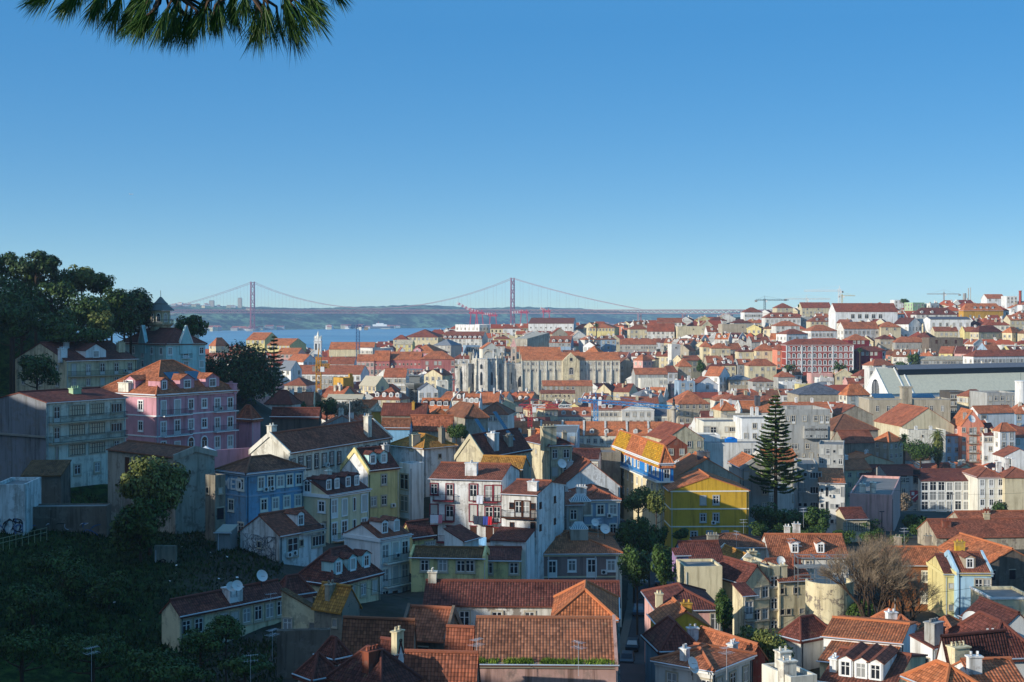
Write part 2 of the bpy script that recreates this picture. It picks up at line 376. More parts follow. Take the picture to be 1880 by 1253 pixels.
def house(label, X, Y, zb, t, a, b, h, roof, rise, wc, rc, wR='', wL='', name='house', cat='house', group=None, wm='plaster', fl=3.1, ch=(), dm=(), bal=(),
          cor=None, sc_=(), vg=0, gw='', fc='stone', tm=None, off=.25, dc=None, ctl=1, mc='slate', dw=1.5):
    near = Y < 330
    if Y > 340 and wm != 'ruin' and not (wc in ('concrete', 'blue', 'orange', 'dark', 'ochre') or cat in ('church', 'hall', 'market hall', 'railway station', 'wall', 'theatre', 'ruin')):
        Q = random.Random(int(abs(X * 7) + Y))
        def auto(L, blank):
            n_ = int(L / (2.6 if Y < 700 else 3.2)); k_ = max(1, min(4, int((h - .5) / fl)))
            if n_ < 2 or Q.random() < blank: return ''
            return '/'.join(''.join('.' if Q.random() < .14 else 'n' for _ in range(n_)) for _ in range(k_))
        if not wR and abs(t) < 1.1: wR = auto(a, .12)
        if not wL and t > .2: wL = auto(b, .12 if t > .8 else .4)
    far = Y > 560
    root = thing(name, label, cat, (X, Y, zb), t, group)
    cx, cy = X + (a * math.cos(t) - b * math.sin(t)) / 2, Y + (a * math.sin(t) + b * math.cos(t)) / 2
    ALL.append(dict(root=root, cx=cx, cy=cy, a=a, b=b, t=t, zb=zb, h=h, rise=rise, label=label, ctl=ctl, X=X, Y=Y))
    wcol, rcol, tcol = C(wc), C(rc), C(fc)
    zl = -6.0
    # walls
    m = MB()
    x0 = y0 = 0
    if roof == 'r':
        m.poly([(0, 0, zl), (a, 0, zl), (a, 0, h), (0, 0, h)]); m.poly([(a, b, zl), (0, b, zl), (0, b, h), (a, b, h)])
        m.poly([(0, b, zl), (0, 0, zl), (0, 0, h), (0, b / 2, h + rise), (0, b, h)]); m.poly([(a, 0, zl), (a, b, zl), (a, b, h), (a, b / 2, h + rise), (a, 0, h)])
    elif roof == 'l':
        m.poly([(0, 0, zl), (a, 0, zl), (a, 0, h), (a / 2, 0, h + rise), (0, 0, h)]); m.poly([(a, b, zl), (0, b, zl), (0, b, h), (a / 2, b, h + rise), (a, b, h)])
        m.poly([(0, b, zl), (0, 0, zl), (0, 0, h), (0, b, h)]); m.poly([(a, 0, zl), (a, b, zl), (a, b, h), (a, 0, h)])
    elif roof == 's':
        m.poly([(0, 0, zl), (a, 0, zl), (a, 0, h), (0, 0, h)]); m.poly([(a, b, zl), (0, b, zl), (0, b, h + rise), (a, b, h + rise)])
        m.poly([(0, b, zl), (0, 0, zl), (0, 0, h), (0, b, h + rise)]); m.poly([(a, 0, zl), (a, b, zl), (a, b, h + rise), (a, 0, h)])
    elif roof == 't':
        m.poly([(0, 0, zl), (a, 0, zl), (a, 0, h + rise), (0, 0, h)]); m.poly([(a, b, zl), (0, b, zl), (0, b, h), (a, b, h + rise)])
        m.poly([(0, b, zl), (0, 0, zl), (0, 0, h), (0, b, h)]); m.poly([(a, 0, zl), (a, b, zl), (a, b, h + rise), (a, 0, h + rise)])
    elif roof == 'f':
        p = .25; ph = rise if rise else .6
        for P in ([(0, 0), (a, 0)], [(a, 0), (a, b)], [(a, b), (0, b)], [(0, b), (0, 0)]):
            m.poly([P[0] + (zl,), P[1] + (zl,), P[1] + (h + ph,), P[0] + (h + ph,)])
        I = [(p, p), (a - p, p), (a - p, b - p), (p, b - p)]; O = [(0, 0), (a, 0), (a, b), (0, b)]
        for i in range(4):
            j = (i + 1) % 4
            m.poly([O[i] + (h + ph,), O[j] + (h + ph,), I[j] + (h + ph,), I[i] + (h + ph,)])
            m.poly([I[i] + (h + ph,), I[j] + (h + ph,), I[j] + (h,), I[i] + (h,)])
    else:
        for P in ([(0, 0), (a, 0)], [(a, 0), (a, b)], [(a, b), (0, b)], [(0, b), (0, 0)]):
            m.poly([P[0] + (zl,), P[1] + (zl,), P[1] + (h,), P[0] + (h,)])
    m.build('wall', M[wm], root, wcol)
    # roof
    ov, vo = .35, (.12 if not vg else -.05)
    rm = MB(); caps = []; th_ = .16
    hh = h
    if roof == 'm':
        inx = 1.0; mh = 2.5; q = [(-.15, -.15), (a + .15, -.15), (a + .15, b + .15), (-.15, b + .15)]; r_ = [(inx, inx), (a - inx, inx), (a - inx, b - inx), (inx, b - inx)]
        mm = MB()
        for i in range(4):
            j = (i + 1) % 4; mm.poly([q[i] + (h,), q[j] + (h,), r_[j] + (h + mh,), r_[i] + (h + mh,)])
        mm.build('mansard', M['slate'], root, C(mc))
        hh = h + mh
    def zf(x, y):
        if roof == 'r': return h + rise * (1 - abs(y - b / 2) / (b / 2))
        if roof == 'l': return h + rise * (1 - abs(x - a / 2) / (a / 2))
        if roof == 's': return h + rise * y / b
        if roof == 't': return h + rise * x / a
        if roof == 'f': return h
        q = min(a, b) / 2
        return hh + rise * min(1, min(x, y, a - x, b - y) / q)
    kx = rise / (a / 2); ky = rise / (b / 2)
    if roof == 'r':
        ze = h - ky * ov
        P = [[(-vo, -ov, ze), (a + vo, -ov, ze), (a + vo, b / 2, h + rise), (-vo, b / 2, h + rise)],
             [(a + vo, b + ov, ze), (-vo, b + ov, ze), (-vo, b / 2, h + rise), (a + vo, b / 2, h + rise)]]
        caps = [((-vo, b / 2, h + rise), (a + vo, b / 2, h + rise))]
    elif roof == 'l':
        ze = h - kx * ov
        P = [[(-ov, b + vo, ze), (-ov, -vo, ze), (a / 2, -vo, h + rise), (a / 2, b + vo, h + rise)],
             [(a + ov, -vo, ze), (a + ov, b + vo, ze), (a / 2, b + vo, h + rise), (a / 2, -vo, h + rise)]]
        caps = [((a / 2, -vo, h + rise), (a / 2, b + vo, h + rise))]
    elif roof == 's':
        k = rise / b; P = [[(-vo, -ov, h - k * ov), (a + vo, -ov, h - k * ov), (a + vo, b + .1, h + rise + k * .1), (-vo, b + .1, h + rise + k * .1)]]
    elif roof == 't':
        k = rise / a; P = [[(-ov, b + vo, h - k * ov), (-ov, -vo, h - k * ov), (a + .1, -vo, h + rise + k * .1), (a + .1, b + vo, h + rise + k * .1)]]
    elif roof == 'f':
        P = [[(.2, .2, h + .05), (a - .2, .2, h + .05), (a - .2, b - .2, h + .05), (.2, b - .2, h + .05)]]
    else:
        if roof == 'm': A0, A1, B0, B1 = .85, a - .85, .85, b - .85
        else: A0, A1, B0, B1 = -ov, a + ov, -ov, b + ov
        q = min(A1 - A0, B1 - B0) / 2; ze = hh - (0 if roof == 'm' else rise / (min(a, b) / 2) * ov) ; zt = hh + rise
        if A1 - A0 >= B1 - B0: r0, r1 = (A0 + q, (B0 + B1) / 2, zt), (A1 - q, (B0 + B1) / 2, zt)
        else: r0, r1 = ((A0 + A1) / 2, B0 + q, zt), ((A0 + A1) / 2, B1 - q, zt)
        c = [(A0, B0, ze), (A1, B0, ze), (A1, B1, ze), (A0, B1, ze)]
        if A1 - A0 >= B1 - B0: P = [[c[0], c[1], r1, r0], [c[1], c[2], r1], [c[2], c[3], r0, r1], [c[3], c[0], r0]]; caps = [(c[0], r0), (c[3], r0), (c[1], r1), (c[2], r1), (r0, r1)]
        else: P = [[c[0], c[1], r0], [c[1], c[2], r1, r0], [c[2], c[3], r1], [c[3], c[0], r0, r1]]; caps = [(c[0], r0), (c[1], r0), (c[2], r1), (c[3], r1), (r0, r1)]
        P = [[p for i, p in enumerate(q_) if i == 0 or (Vector(p) - Vector(q_[i - 1])).length > .01] for q_ in P]
    if roof == 'f': rm.slab(P, .04, 0)
    else: rm.slab(P, th_, 0, 1)
    if not far and roof != 'f':
        for p, q in caps: rm.bar((p[0], p[1], p[2] + .03), (q[0], q[1], q[2] + .03), .17, 1, 6)
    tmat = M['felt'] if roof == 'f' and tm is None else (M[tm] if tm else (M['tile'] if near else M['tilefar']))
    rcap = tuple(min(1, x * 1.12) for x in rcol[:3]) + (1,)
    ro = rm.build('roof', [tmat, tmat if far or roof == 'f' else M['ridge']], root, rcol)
    if vg and roof in 'rl':
        for e in ((0, 1) if vg == 1 else ((0,) if vg == 2 else (1,))):
            pm = MB()
            for s_ in (-1, 1):
                if roof == 'r':
                    x = -.18 if e == 0 else a - .12; y1 = b / 2 + s_ * (b / 2 + ov)
                    pts = [(y1, h - ky * ov), (b / 2, h + rise)]
                    if s_ > 0: pts.reverse()
                    q = [(pts[0][0], pts[0][1] - .5), (pts[1][0], pts[1][1] - .5), (pts[1][0], pts[1][1] + .32), (pts[0][0], pts[0][1] + .32)]
                    f0 = [(x, p[0], p[1]) for p in q]; f1 = [(x + .3, p[0], p[1]) for p in q]
                else:
                    y = -.18 if e == 0 else b - .12; x1 = a / 2 + s_ * (a / 2 + ov)
                    pts = [(x1, h - kx * ov), (a / 2, h + rise)]
                    q = [(pts[0][0], pts[0][1] - .5), (pts[1][0], pts[1][1] - .5), (pts[1][0], pts[1][1] + .32), (pts[0][0], pts[0][1] + .32)]
                    f0 = [(p[0], y, p[1]) for p in q]; f1 = [(p[0], y + .3, p[1]) for p in q]
                pm.poly(f0); pm.poly(list(reversed(f1)))
                for i in range(4): j = (i + 1) % 4; pm.poly([f0[i], f1[i], f1[j], f0[j]])
            pm.build('parapet', M['plaster'], root, C(wc if wc not in ('lemon', 'ochre') else 'cream2'))
    # cornice and string courses
    if cor and roof != 'f':
        m = MB(); m.box(-.22, a + .22, -.22, 0, h - .55, h - .06); m.box(-.22, 0, 0, b, h - .55, h - .06); m.build('cornice', M['trim'], root, C(cor))
    elif cor:
        m = MB(); hp = h + (rise or .6); m.box(-.16, a + .16, -.16, 0, hp - .25, hp + .06); m.box(-.16, 0, 0, b, hp - .25, hp + .06); m.build('cornice', M['trim'], root, C(cor))
    for k in sc_:
        z = h - off - k * fl
        m = MB(); m.box(-.07, a + .07, -.07, 0, z - .11, z + .11); m.box(-.07, 0, 0, b, z - .11, z + .11); m.build('string_course', M['trim'], root, C(cor or 'pale'))
    # windows
    for face, pat, L in (('R', wR, a), ('L', wL, b)):
        if not pat: continue
        for k, row in enumerate(parse(pat)):
            n = len(row); zfl = h - off - (k + 1) * fl
            for i, chh in enumerate(row):
                if chh == '.': continue
                s = (i + .5) / n * L
                if face == 'L': s = L - s
                if WK[chh][0] + .1 > L / n: chh = 's' if chh in 'no' else chh
                put_window(root, face, s, zfl + WK[chh][2], chh, near, tcol)
    for face, s, z, k in gw: put_window(root, face, s * (a if face == 'R' else b), h + z, k, near, tcol)
    # balconies
    for face, row, s0, s1 in bal:
        L = a if face == 'R' else b; z = h - off - (row + 1) * fl
        if face == 'L': s0, s1 = 1 - s1, 1 - s0
        m = MB(); q0, q1 = s0 * L, s1 * L
        pl = (lambda s, o, zz: (s, -o, zz)) if face == 'R' else (lambda s, o, zz: (-o, s, zz))
        sl_ = [pl(q0, 0, 0), pl(q1, 0, 0), pl(q1, .85, 0), pl(q0, .85, 0)]
        lo = [(p[0], p[1], z - .16) for p in sl_]; hi = [(p[0], p[1], z) for p in sl_]
        m.poly(hi); m.poly(list(reversed(lo)))
        for i in range(4): j = (i + 1) % 4; m.poly([lo[i], lo[j], hi[j], hi[i]])
        bo = m.build('balcony', M['trim'], root, tcol)
        r_ = MB(); P3 = [pl(q0, .8, z), pl(q1, .8, z)]; e0, e1 = pl(q0, .02, z), pl(q1, .02, z)
        for A_, B_ in ((P3[0], P3[1]), (e0, P3[0]), (e1, P3[1])):
            for zz in (.08, .98): r_.bar((A_[0], A_[1], z + zz), (B_[0], B_[1], z + zz), .035)
            n = max(2, int((Vector(B_) - Vector(A_)).length / (.16 if near else .4)))
            for i in range(n + 1):
                p = Vector(A_).lerp(Vector(B_), i / n); r_.bar((p[0], p[1], z + .08), (p[0], p[1], z + .98), .018 if near else .03, 0, 3)
        r_.build('railing', M['metal'], bo)
    if near and wm != 'ruin':
        for x in ([.25] if a < 6 else [.25, a - .3]):
            m = MB(); m.bar((x, -.08, -5), (x, -.08, h - .35), .055, 0, 5); m.build('drainpipe', M['alu' if WR.random() < .5 else 'metal'], root)
        if wR and a > 5:
            for k in range(WR.choice((0, 1, 1, 2))):
                x, z = WR.uniform(.15, .85) * a, h - off - WR.choice((1, 2)) * fl + WR.uniform(.2, .5)
                m = MB(); m.box(x - .42, x + .42, -.42, -.06, z, z + .62); o = m.build('air_conditioner', M['sash'], root); m = MB(); m.lathe([(0, 0), (.24, 0)], 0, 0, 10); f_ = m.build('fan_grille', M['metal'], o); f_.location = (x - .08, -.425, z + .31); f_.rotation_euler = (math.pi / 2, 0, 0)
        if roof in 'rhs': m = MB(); m.bar((-.3, -.42, h - .2), (a + .3, -.42, h - .2), .075, 0, 5); m.build('gutter', M['alu'], root)
        if roof in 'lh': m = MB(); m.bar((-.42, -.3, h - .2), (-.42, b + .3, h - .2), .075, 0, 5); m.build('gutter', M['alu'], root)
    # dormers: (face, fraction, colour, width)
    for dd in dm:
        face, s = dd[0], dd[1]; dcol = C(dd[2] if len(dd) > 2 else (dc or wc)); wd = dd[3] if len(dd) > 3 else dw
        L = a if face == 'R' else b
        if roof == 'm': t0 = .25; z0 = h + .1; rate = 2.5; zt_ = h + 2.3; dep = 1.6
        else:
            half = (b / 2 if face == 'R' else a / 2) if roof in 'rl' else min(a, b) / 2
            rate = rise / half; t0 = min(1.0, half * .25); z0 = h + rate * t0 - .25; zt_ = h + rate * t0 + 1.55; dep = min(half * .95, (zt_ + .5 - h) / rate)
        sm = s * L if face == 'R' else L - s * L
        pl = (lambda q, o, z: (q, o, z)) if face == 'R' else (lambda q, o, z: (o, q, z))
        m = MB(); s0, s1 = sm - wd / 2, sm + wd / 2
        zr = zt_ + .38 * wd / 1.5
        m.poly([pl(s0, t0, z0), pl(s1, t0, z0), pl(s1, t0, zt_), pl(sm, t0, zr), pl(s0, t0, zt_)])
        m.poly([pl(s0, t0, z0), pl(s0, dep, z0), pl(s0, dep, zt_), pl(s0, t0, zt_)]); m.poly([pl(s1, t0, z0), pl(s1, dep, z0), pl(s1, dep, zt_), pl(s1, t0, zt_)])
        do = m.build('dormer', M['plaster'], root, dcol)
        m = MB(); e = .15; d2 = dep + .2 if roof == 'm' else min(half, (zr + .1 - h) / rate)
        zz = zt_ - .38 * e
        m.slab([[pl(s0 - e, t0 - e, zz), pl(sm, t0 - e, zr + .06), pl(sm, d2, zr + .06), pl(s0 - e, d2, zz)], [pl(sm, t0 - e, zr + .06), pl(s1 + e, t0 - e, zz), pl(s1 + e, d2, zz), pl(sm, d2, zr + .06)]], .08)
        m.build('dormer_roof', M['tile'] if near else M['tilefar'], do, rcol)
        k = 'n' if wd < 2 else 'b'
        o = put_window(root, face, sm, zt_ - 1.5, k, False, C('white'), off=-t0); o.parent = do; o.name = 'dormer_window'; o.scale = (.78, 1, .85)
    # chimneys: (fx, fy, height above roof, kind)
    for cc in ch:
        fx, fy, hc = cc[:3]; k = cc[3] if len(cc) > 3 else 'white'; sw, sd = (cc[4], cc[5]) if len(cc) > 5 else (1.1, .6)
        x, y = fx * a, fy * b; zr = zf(min(max(x, .3), a - .3), min(max(y, .3), b - .3))
        m = MB(); m.box(x - sw / 2, x + sw / 2, y - sd / 2, y + sd / 2, zr - 1.2, zr + hc, 0)
        m.box(x - sw / 2 - .1, x + sw / 2 + .1, y - sd / 2 - .1, y + sd / 2 + .1, zr + hc, zr + hc + .13, 0)
        n = 2 if sw < 1.6 else 4
        for i in range(n):
            px = x - sw / 2 + sw * (i + .5) / n; m.bar((px, y, zr + hc + .1), (px, y, zr + hc + .48), .12, 1, 6)
        m.build('chimney', [M['worn'], M['tile']], ro, C(k))
    return root
def B(label, uL, uC, uR, vE, Y, th, h, *a, **k):
    """a building placed by its near corner and distance; h above 60 is the picture row of its base"""
    if h > 60: h = (h - vE) / F * Y
    return H(label, uL, uC, uR, vE, Y, th, h, *a, **k)
# ------------------------------------------------------------------ the near left slope
pal = B('pink palace with white cornice, dormers and orange hipped roof', 176, 287, 434, 724, 238, 55, 842, 'h', 5.2, 'pink', 'terra',
  'ddnndd/ddnndd/ddaadd', 'nn/nn/nn', name='palace', cat='palace', fl=3.45, cor='white', sc_=(1, 2), fc='white',
  bal=[('R', 0, .06, .40), ('R', 0, .70, .99), ('R', 1, .06, .40), ('R', 1, .70, .99)],
  dm=[('R', .14, 'pink', 1.6), ('R', .42, 'pink', 3.2), ('R', .74, 'pink', 3.2), ('L', .5, 'pink', 2.6)], ch=[(.97, .05, .6, 'pink', .8, 2.2), (.03, .55, 1.2, 'pale', .8, 2.6)])
B('grey house with stacked glazed galleries facing the valley', -12, 85, 231, 738, 212, 57, 892, 'r', 716, 'pale', 'wine', 'd2gw/d2gw/t2gn/snnt', '', name='apartment_house', cat='apartment house',
  fl=3.0, wm='worn', ch=[(.55, .3, .7, 'green', 1.6, 1.0)], bal=[('R', 0, .02, .98), ('R', 1, .02, .98)])
B('long cream house with iron balcony and a white roof cabin', 28, 122, 251, 662, 290, 52, 722, 'r', 628, 'cream2', 'wine', '5d/5n', 'n.n/nnn', fl=3.0, wm='worn', bal=[('R', 0, .02, .98)],
  ch=[(.02, .1, 1.6, 'white', 1.6, 1), (.92, .2, 1.8, 'cream2', 1.6, 1), (.25, .35, 1.0)], dm=[('R', .45, 'white', 5.0)], vg=0)
teal = B('teal mansion with pointed gables below the wooded hill', 221, 305, 377, 631, 330, 42, 700, 'h', 3.4, 'teal', 'wine', 'n.d.n/n.d.n/nnnnn', 'nndnn/n.n.n/nnnnn', name='mansion', cat='mansion', fl=3.2,
  bal=[('R', 0, .38, .62)], ch=[(.9, .1, .8, 'pale')], cor='pale', fc='white')
B('mossy derelict house with a grey windowless gable', 198, 322, 394, 838, 196, 48, 985, 'l', 816, 'concrete', 'umber', '', '.k...', wm='ruin', vg=2)
B('narrow soot-stained ruined tower house with a bricked window', 377, 395, 414, 880, 190, 50, 982, 'f', .5, 'old', 'felt', 's/o/o', 'o.', wm='ruin', name='ruined_house', cat='ruin', fl=3.0)
med = B('blue house with dark slate-blue upper storey and graffiti', 398, 452, 557, 868, 198, 48, 976, 'h', 838, 'blue', 'umber', '.5n/.4n/.4d', 'n.n/nn./d.n', fl=3.1, wm='worn', cor='blue2', fc='pale', sc_=(1,))
B('long white hall with one row of tall windows and maroon roof', 461, 530, 717, 830, 222, 64, 886, 'r', 783, 'pale', 'rust', '5v2v.6v/2o', '', name='hall', cat='hall', fl=3.4, wm='worn', vg=1, ch=[(.8, .12, 3.2, 'pale', 1.2, .9), (.05, .6, 1.6, 'pale', 1.4, .9)], fc='dark')
B('cream house with four slate dormers and a long rear balcony', 526, 604, 677, 908, 203, 57, 998, 'r', 873, 'cream', 'wine', 'ddtd/ddtd/ntnt', 's.n/nbd', fl=3.2, dm=[('R', .12, 'slate', 1.1), ('R', .32, 'slate', 1.1), ('R', .6, 'slate', 1.1), ('R', .82, 'slate', 1.1)],
  bal=[('R', 1, .1, 1)], cor='white', fc='white', ch=[(.45, .45, .9, 'pale')], gw=[('L', .5, .1, 'n')])
B('narrow yellow house with green dormers and a lit white gable', 628, 676, 733, 862, 226, 46, 966, 'r', 3.0, 'yellow', 'wine', '.n./nn./nn.', 'n/n/n', fl=3.3, dm=[('R', .25, 'teal', 1.6), ('R', .6, 'teal', 1.6)], vg=2, ch=[(.9, .4, .8)])
B('plain bluish-white block with recessed loggias beside the yellow house', 733, 752, 778, 857, 232, 45, 958, 'f', .5, 'white', 'felt', '', 'q/q/q', fl=3.6, name='apartment_block', cat='apartment block')
B('tall white house with a blotched side and tiled pyramid roof', 715, 778, 836, 822, 246, 45, 905, 'h', 797, 'white', 'gold', '.s./.../.o.', '', wm='worn', ch=[(.1, .35, 1.6, 'cream2', 1.8, 1.0), (.7, .12, 2.4, 'old', .9, .9)])
B('white rear facade hung with laundry balconies and a big square chimney', 790, 920, 953, 880, 212, 78, 990, 'l', 851, 'white', 'rust', '', 'n.d..d.dd/n.d..d.dd/k.k..k.kk', fl=3.1, wm='worn', bal=[('L', 0, .05, .34), ('L', 0, .62, .96), ('L', 1, .05, .34), ('L', 1, .62, .96), ('L', 2, .05, .34)],
  ch=[(.12, .45, 1.7, 'white', 1.0, 1.8)], vg=0, fc='maroon')
B('white house with a brown timber veranda and blank streaked gable', 921, 985, 1037, 907, 203, 70, 1000, 'l', 882, 'white', 'rust', 's.s./s.s.', '.nddn/.t..t', fl=3.2, wm='worn', bal=[('L', 0, .02, .98)], ch=[(.12, .2, 1.2, 'white', .9, 1.4)], fc='wood')
B('small white house with a charcoal mural on its gable', 441, 513, 592, 982, 182, 55, 1070, 'r', 939, 'white', 'dkred', '.qs.w', 's', fl=3.0, dm=[('R', .6, 'white', 1.2)], wm='worn', bal=[('R', -1, .45, 1.0)])
B('tall white house with French windows and a blank left gable', 632, 698, 752, 988, 186, 50, 1118, 'r', 957, 'white', 'dkred', 'ddd/ddd/dkd', '', fl=3.1, dm=[('R', .3, 'white', 1.0), ('R', .7, 'white', 1.0)], bal=[('R', 0, .1, .95), ('R', 1, .1, .95)], fc='pale', cor='white')
B('low yellow house squeezed behind the white French-window house', 735, 757, 796, 985, 200, 40, 1022, 'r', 1.8, 'yellow', 'wine', 'ssb', '', ctl=0)
B('cream house with three green-sided dormers on a maroon roof', 541, 612, 698, 1070, 172, 57, 1135, 'h', 1006, 'cream', 'wine', '.nnn/.dnd', 'nn/n.', fl=3.1, dm=[('R', .2, 'teal', 1.7), ('R', .5, 'teal', 1.7), ('R', .8, 'teal', 1.7)], wm='worn')
B('long cream house with a maroon roof at the foot of the grass slope', 297, 330, 525, 1128, 150, 50, 1205, 'r', 1083, 'cream', 'wine', 'nn.nnnnnn/nn.nnnn.n', '', fl=3.0, ch=[(.52, .25, .9, 'white', 1.8, 1.4)], wm='worn')
B('small maroon roofed house tucked between two cream houses', 500, 520, 574, 1092, 165, 40, 1120, 'h', 1.8, 'pink2', 'wine', '', '', ctl=0)
B('cream cottage with a sunlit mossy lean-to roof', 517, 585, 592, 1122, 150, 72, 1160, 's', 2.0, 'cream', 'moss', '', 'n.s', wm='worn', ctl=0)
B('weathered house with a lit ribbed tile roof and stained walls', 577, 628, 660, 1116, 146, 55, 1200, 'l', 1074, 'old', 'gold', 's.', '.s', wm='ruin', ch=[(.3, .6, .8, 'stone')])
B('long low house with a dark sagging tile roof', 628, 757, 764, 1192, 140, 80, 1245, 'l', 1136, 'old', 'umber', '', 'oo.oo', wm='ruin')
B('stone cottage with a sunlit rough tile roof', 736, 818, 846, 1172, 144, 76, 1215, 'l', 1115, 'ruin', 'terra2', '', '.o.', wm='ruin', vg=1)
B('small stone cottage wedged against the big tiled roof', 818, 866, 872, 1190, 138, 80, 1225, 'l', 1151, 'ruin', 'rust', '', '.s', wm='ruin', ctl=0)
B('shed roof of corrugated orange tiles at the bottom edge', 740, 872, 880, 1262, 122, 84, 6, 'l', 2.6, 'ruin', 'rust', wm='ruin')
B('tiny white house with a red hipped roof among dark yards', 585, 614, 641, 1205, 132, 45, 1250, 'h', 1.4, 'white', 'wine', 's', 's', ctl=0)
B('tiny white gabled house with a cream chimney', 694, 728, 742, 1212, 128, 60, 1250, 'l', 1.6, 'white', 'wine', '', '', ch=[(.5, .15, .8, 'cream')], ctl=0)
B('low white house with red roof at the bottom left of the rooftops', 547, 575, 622, 1243, 124, 40, 6, 'h', 1.6, 'white2', 'wine', '', '', ctl=0)
B('low house with a maroon roof and brick firewall at the bottom edge', 610, 700, 765, 1258, 118, 50, 6, 'h', 2.2, 'old', 'wine2', wm='ruin', ch=[(.3, .4, .9, 'brick', 1.6, .8)])
# ------------------------------------------------------------------ the middle foreground
B('pink stuccoed house with a broad tiled roof and grassy eaves', 868, 1131, 1133, 1216, 130, 88.5, 8, 'l', 1134, '#b89488', '#94634a', '', '.......', a=10.0, wm='worn', vg=2, cor='old')
B('long white-walled building under a wine-red hipped roof', 778, 1138, 1141, 1110, 152, 88, 1150, 'l', 1067, 'white2', 'wine', '', 'v.v.n.v....v', wm='ruin', a=7, ch=[(.5, .97, .9, 'pale', .9, .9)])
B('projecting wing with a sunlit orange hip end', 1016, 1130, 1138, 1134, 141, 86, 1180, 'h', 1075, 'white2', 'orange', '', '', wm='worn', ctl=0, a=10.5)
B('taupe house with white window surrounds and striped hipped roof', None, 960, 1140, 1015, 206, 2, 1130, 'h', 976, 'taupe', 'terra', 'ndndn/n.n.n/nnnnn', '', d=15, cor='cream2', fc='white', fl=3.3, sc_=(1,), ch=[(.04, .12, 1.8, 'cream', 1.3, 1.0)])
B('rear wing of the taupe house with a raised lantern ridge', None, 985, 1140, 985, 224, 2, 12, 'l', 956, 'concrete', 'terra', '', '', d=14, ctl=0)
B('yellow terrace with two mossy roofs below the laundry facade', 755, 888, 896, 1023, 186, 84, 1070, 'l', 1006, 'yellow', 'moss', '', '.n.n.nn./', d=None, fl=2.6, wm='worn', vg=1)
B('yellow house with a wine awning roof beside the taupe house', 886, 955, 958, 1027, 192, 88, 1070, 'l', 1005, 'yellow', 'wine', '', 'n.n/', fl=2.6, wm='worn', vg=0, ctl=0)
B('small white wedge-shaped annex under the laundry facade', 816, 850, 879, 992, 195, 60, 1020, 's', 1.4, 'white', 'wine', '', '', ctl=0)
B('low annex with a wine metal roof behind the yellow terrace', 900, 965, 985, 992, 198, 75, 1030, 't', 1.0, 'white', 'wine', '', 'k.', ctl=0)
B('blue-grey house with a red hipped roof by the street corner', None, 1068, 1137, 917, 226, 6, 1010, 'h', 894, 'blue2', 'rust', 'nnn/nnn/nnn', '', d=12, fl=3.1, fc='pale', cor='pale', ch=[(.05, .2, 1.5, 'white', 1.6, .9)])
B('white house with a broad blank gable above the blue-grey house', None, 1030, 1138, 893, 245, 9, 990, 'l', 4.2, 'white', 'rust', '', '', d=16, wm='worn', vg=0, ch=[(.3, .5, .8, 'white')])
B('narrow grey-blue house front with dark windows', None, 1036, 1070, 925, 218, 6, 990, 's', .8, 'grey', 'rust', 'n/n/n', '', d=8, ctl=0)
B('cream house with a tall wide chimney wall', 962, 1008, 1050, 817, 252, 22, 905, 'h', 800, 'cream2', 'wine', 'nn/nn/nn', '.s.', fl=3.1, wm='worn', ch=[(.03, .05, 3.0, 'cream2', 2.6, 1.2), (.9, .2, 1.6, 'stone', .8, .6)])
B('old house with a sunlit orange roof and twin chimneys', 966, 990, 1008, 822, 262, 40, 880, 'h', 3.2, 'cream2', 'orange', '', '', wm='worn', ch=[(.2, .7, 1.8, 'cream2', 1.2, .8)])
B('house with a dark red roof and long skylights', 838, 888, 975, 838, 234, 61, 880, 'r', 793, 'cream2', 'wine', '.k.n.n', '', fl=3.0, wm='worn', vg=2, ch=[(.62, .2, 1.2, 'concrete', 1.6, 1), (.3, .2, 2.0, 'white', 1.6, 1.4)])
B('low house with a lit mustard roof behind the laundry facade', 880, 958, 972, 860, 226, 76, 905, 'l', 838, 'old', 'gold', '', '', wm='worn', ctl=0)
B('dark maroon roofed house beside the old white wall', 1050, 1098, 1104, 843, 285, 82, 885, 'l', 1.6, 'white2', 'wine2', '', '.n.n', wm='worn')
B('low old white walled workshop below the blue tiled house', None, 1100, 1140, 835, 296, 4, 890, 'f', .5, 'old', 'felt', '', '', d=10, wm='ruin')
blu = B('corner house with bright blue tiled top storey and yellow wall', 1125, 1212, 1236, 850, 270, 10, 935, 'h', 3.2, 'cream', 'orange', 'd/n/d', '8n.4n/10n/10n', fl=3.3, cor='white', fc='pale', name='corner_house')
yel = B('bright yellow house with a plain gable and grey windows', None, 1231, 1374, 900, 262, 2, 1003, 'l', 868, 'lemon', 'orange', '..nn../..nn../.nnn.', '', d=13, fl=3.25, cor=None, sc_=(0, 1, 2), fc='grey', vg=0)
B('taller house with a grey gable behind the yellow house', None, 1234, 1362, 879, 281, 3, 990, 'l', 836, 'concrete', 'orange', '', '', d=13, wm='worn', ctl=0, ch=[(.5, .3, .9, 'slate', 2.2, 2.2)])
B('grey-blue apartment block behind the yellow house', None, 1362, 1412, 858, 290, 4, 985, 'l', 1.8, 'grey', 'orange', 'n.n/n.n/n.n/n.n', '', d=12, name='apartment_block', cat='apartment block', vg=1)
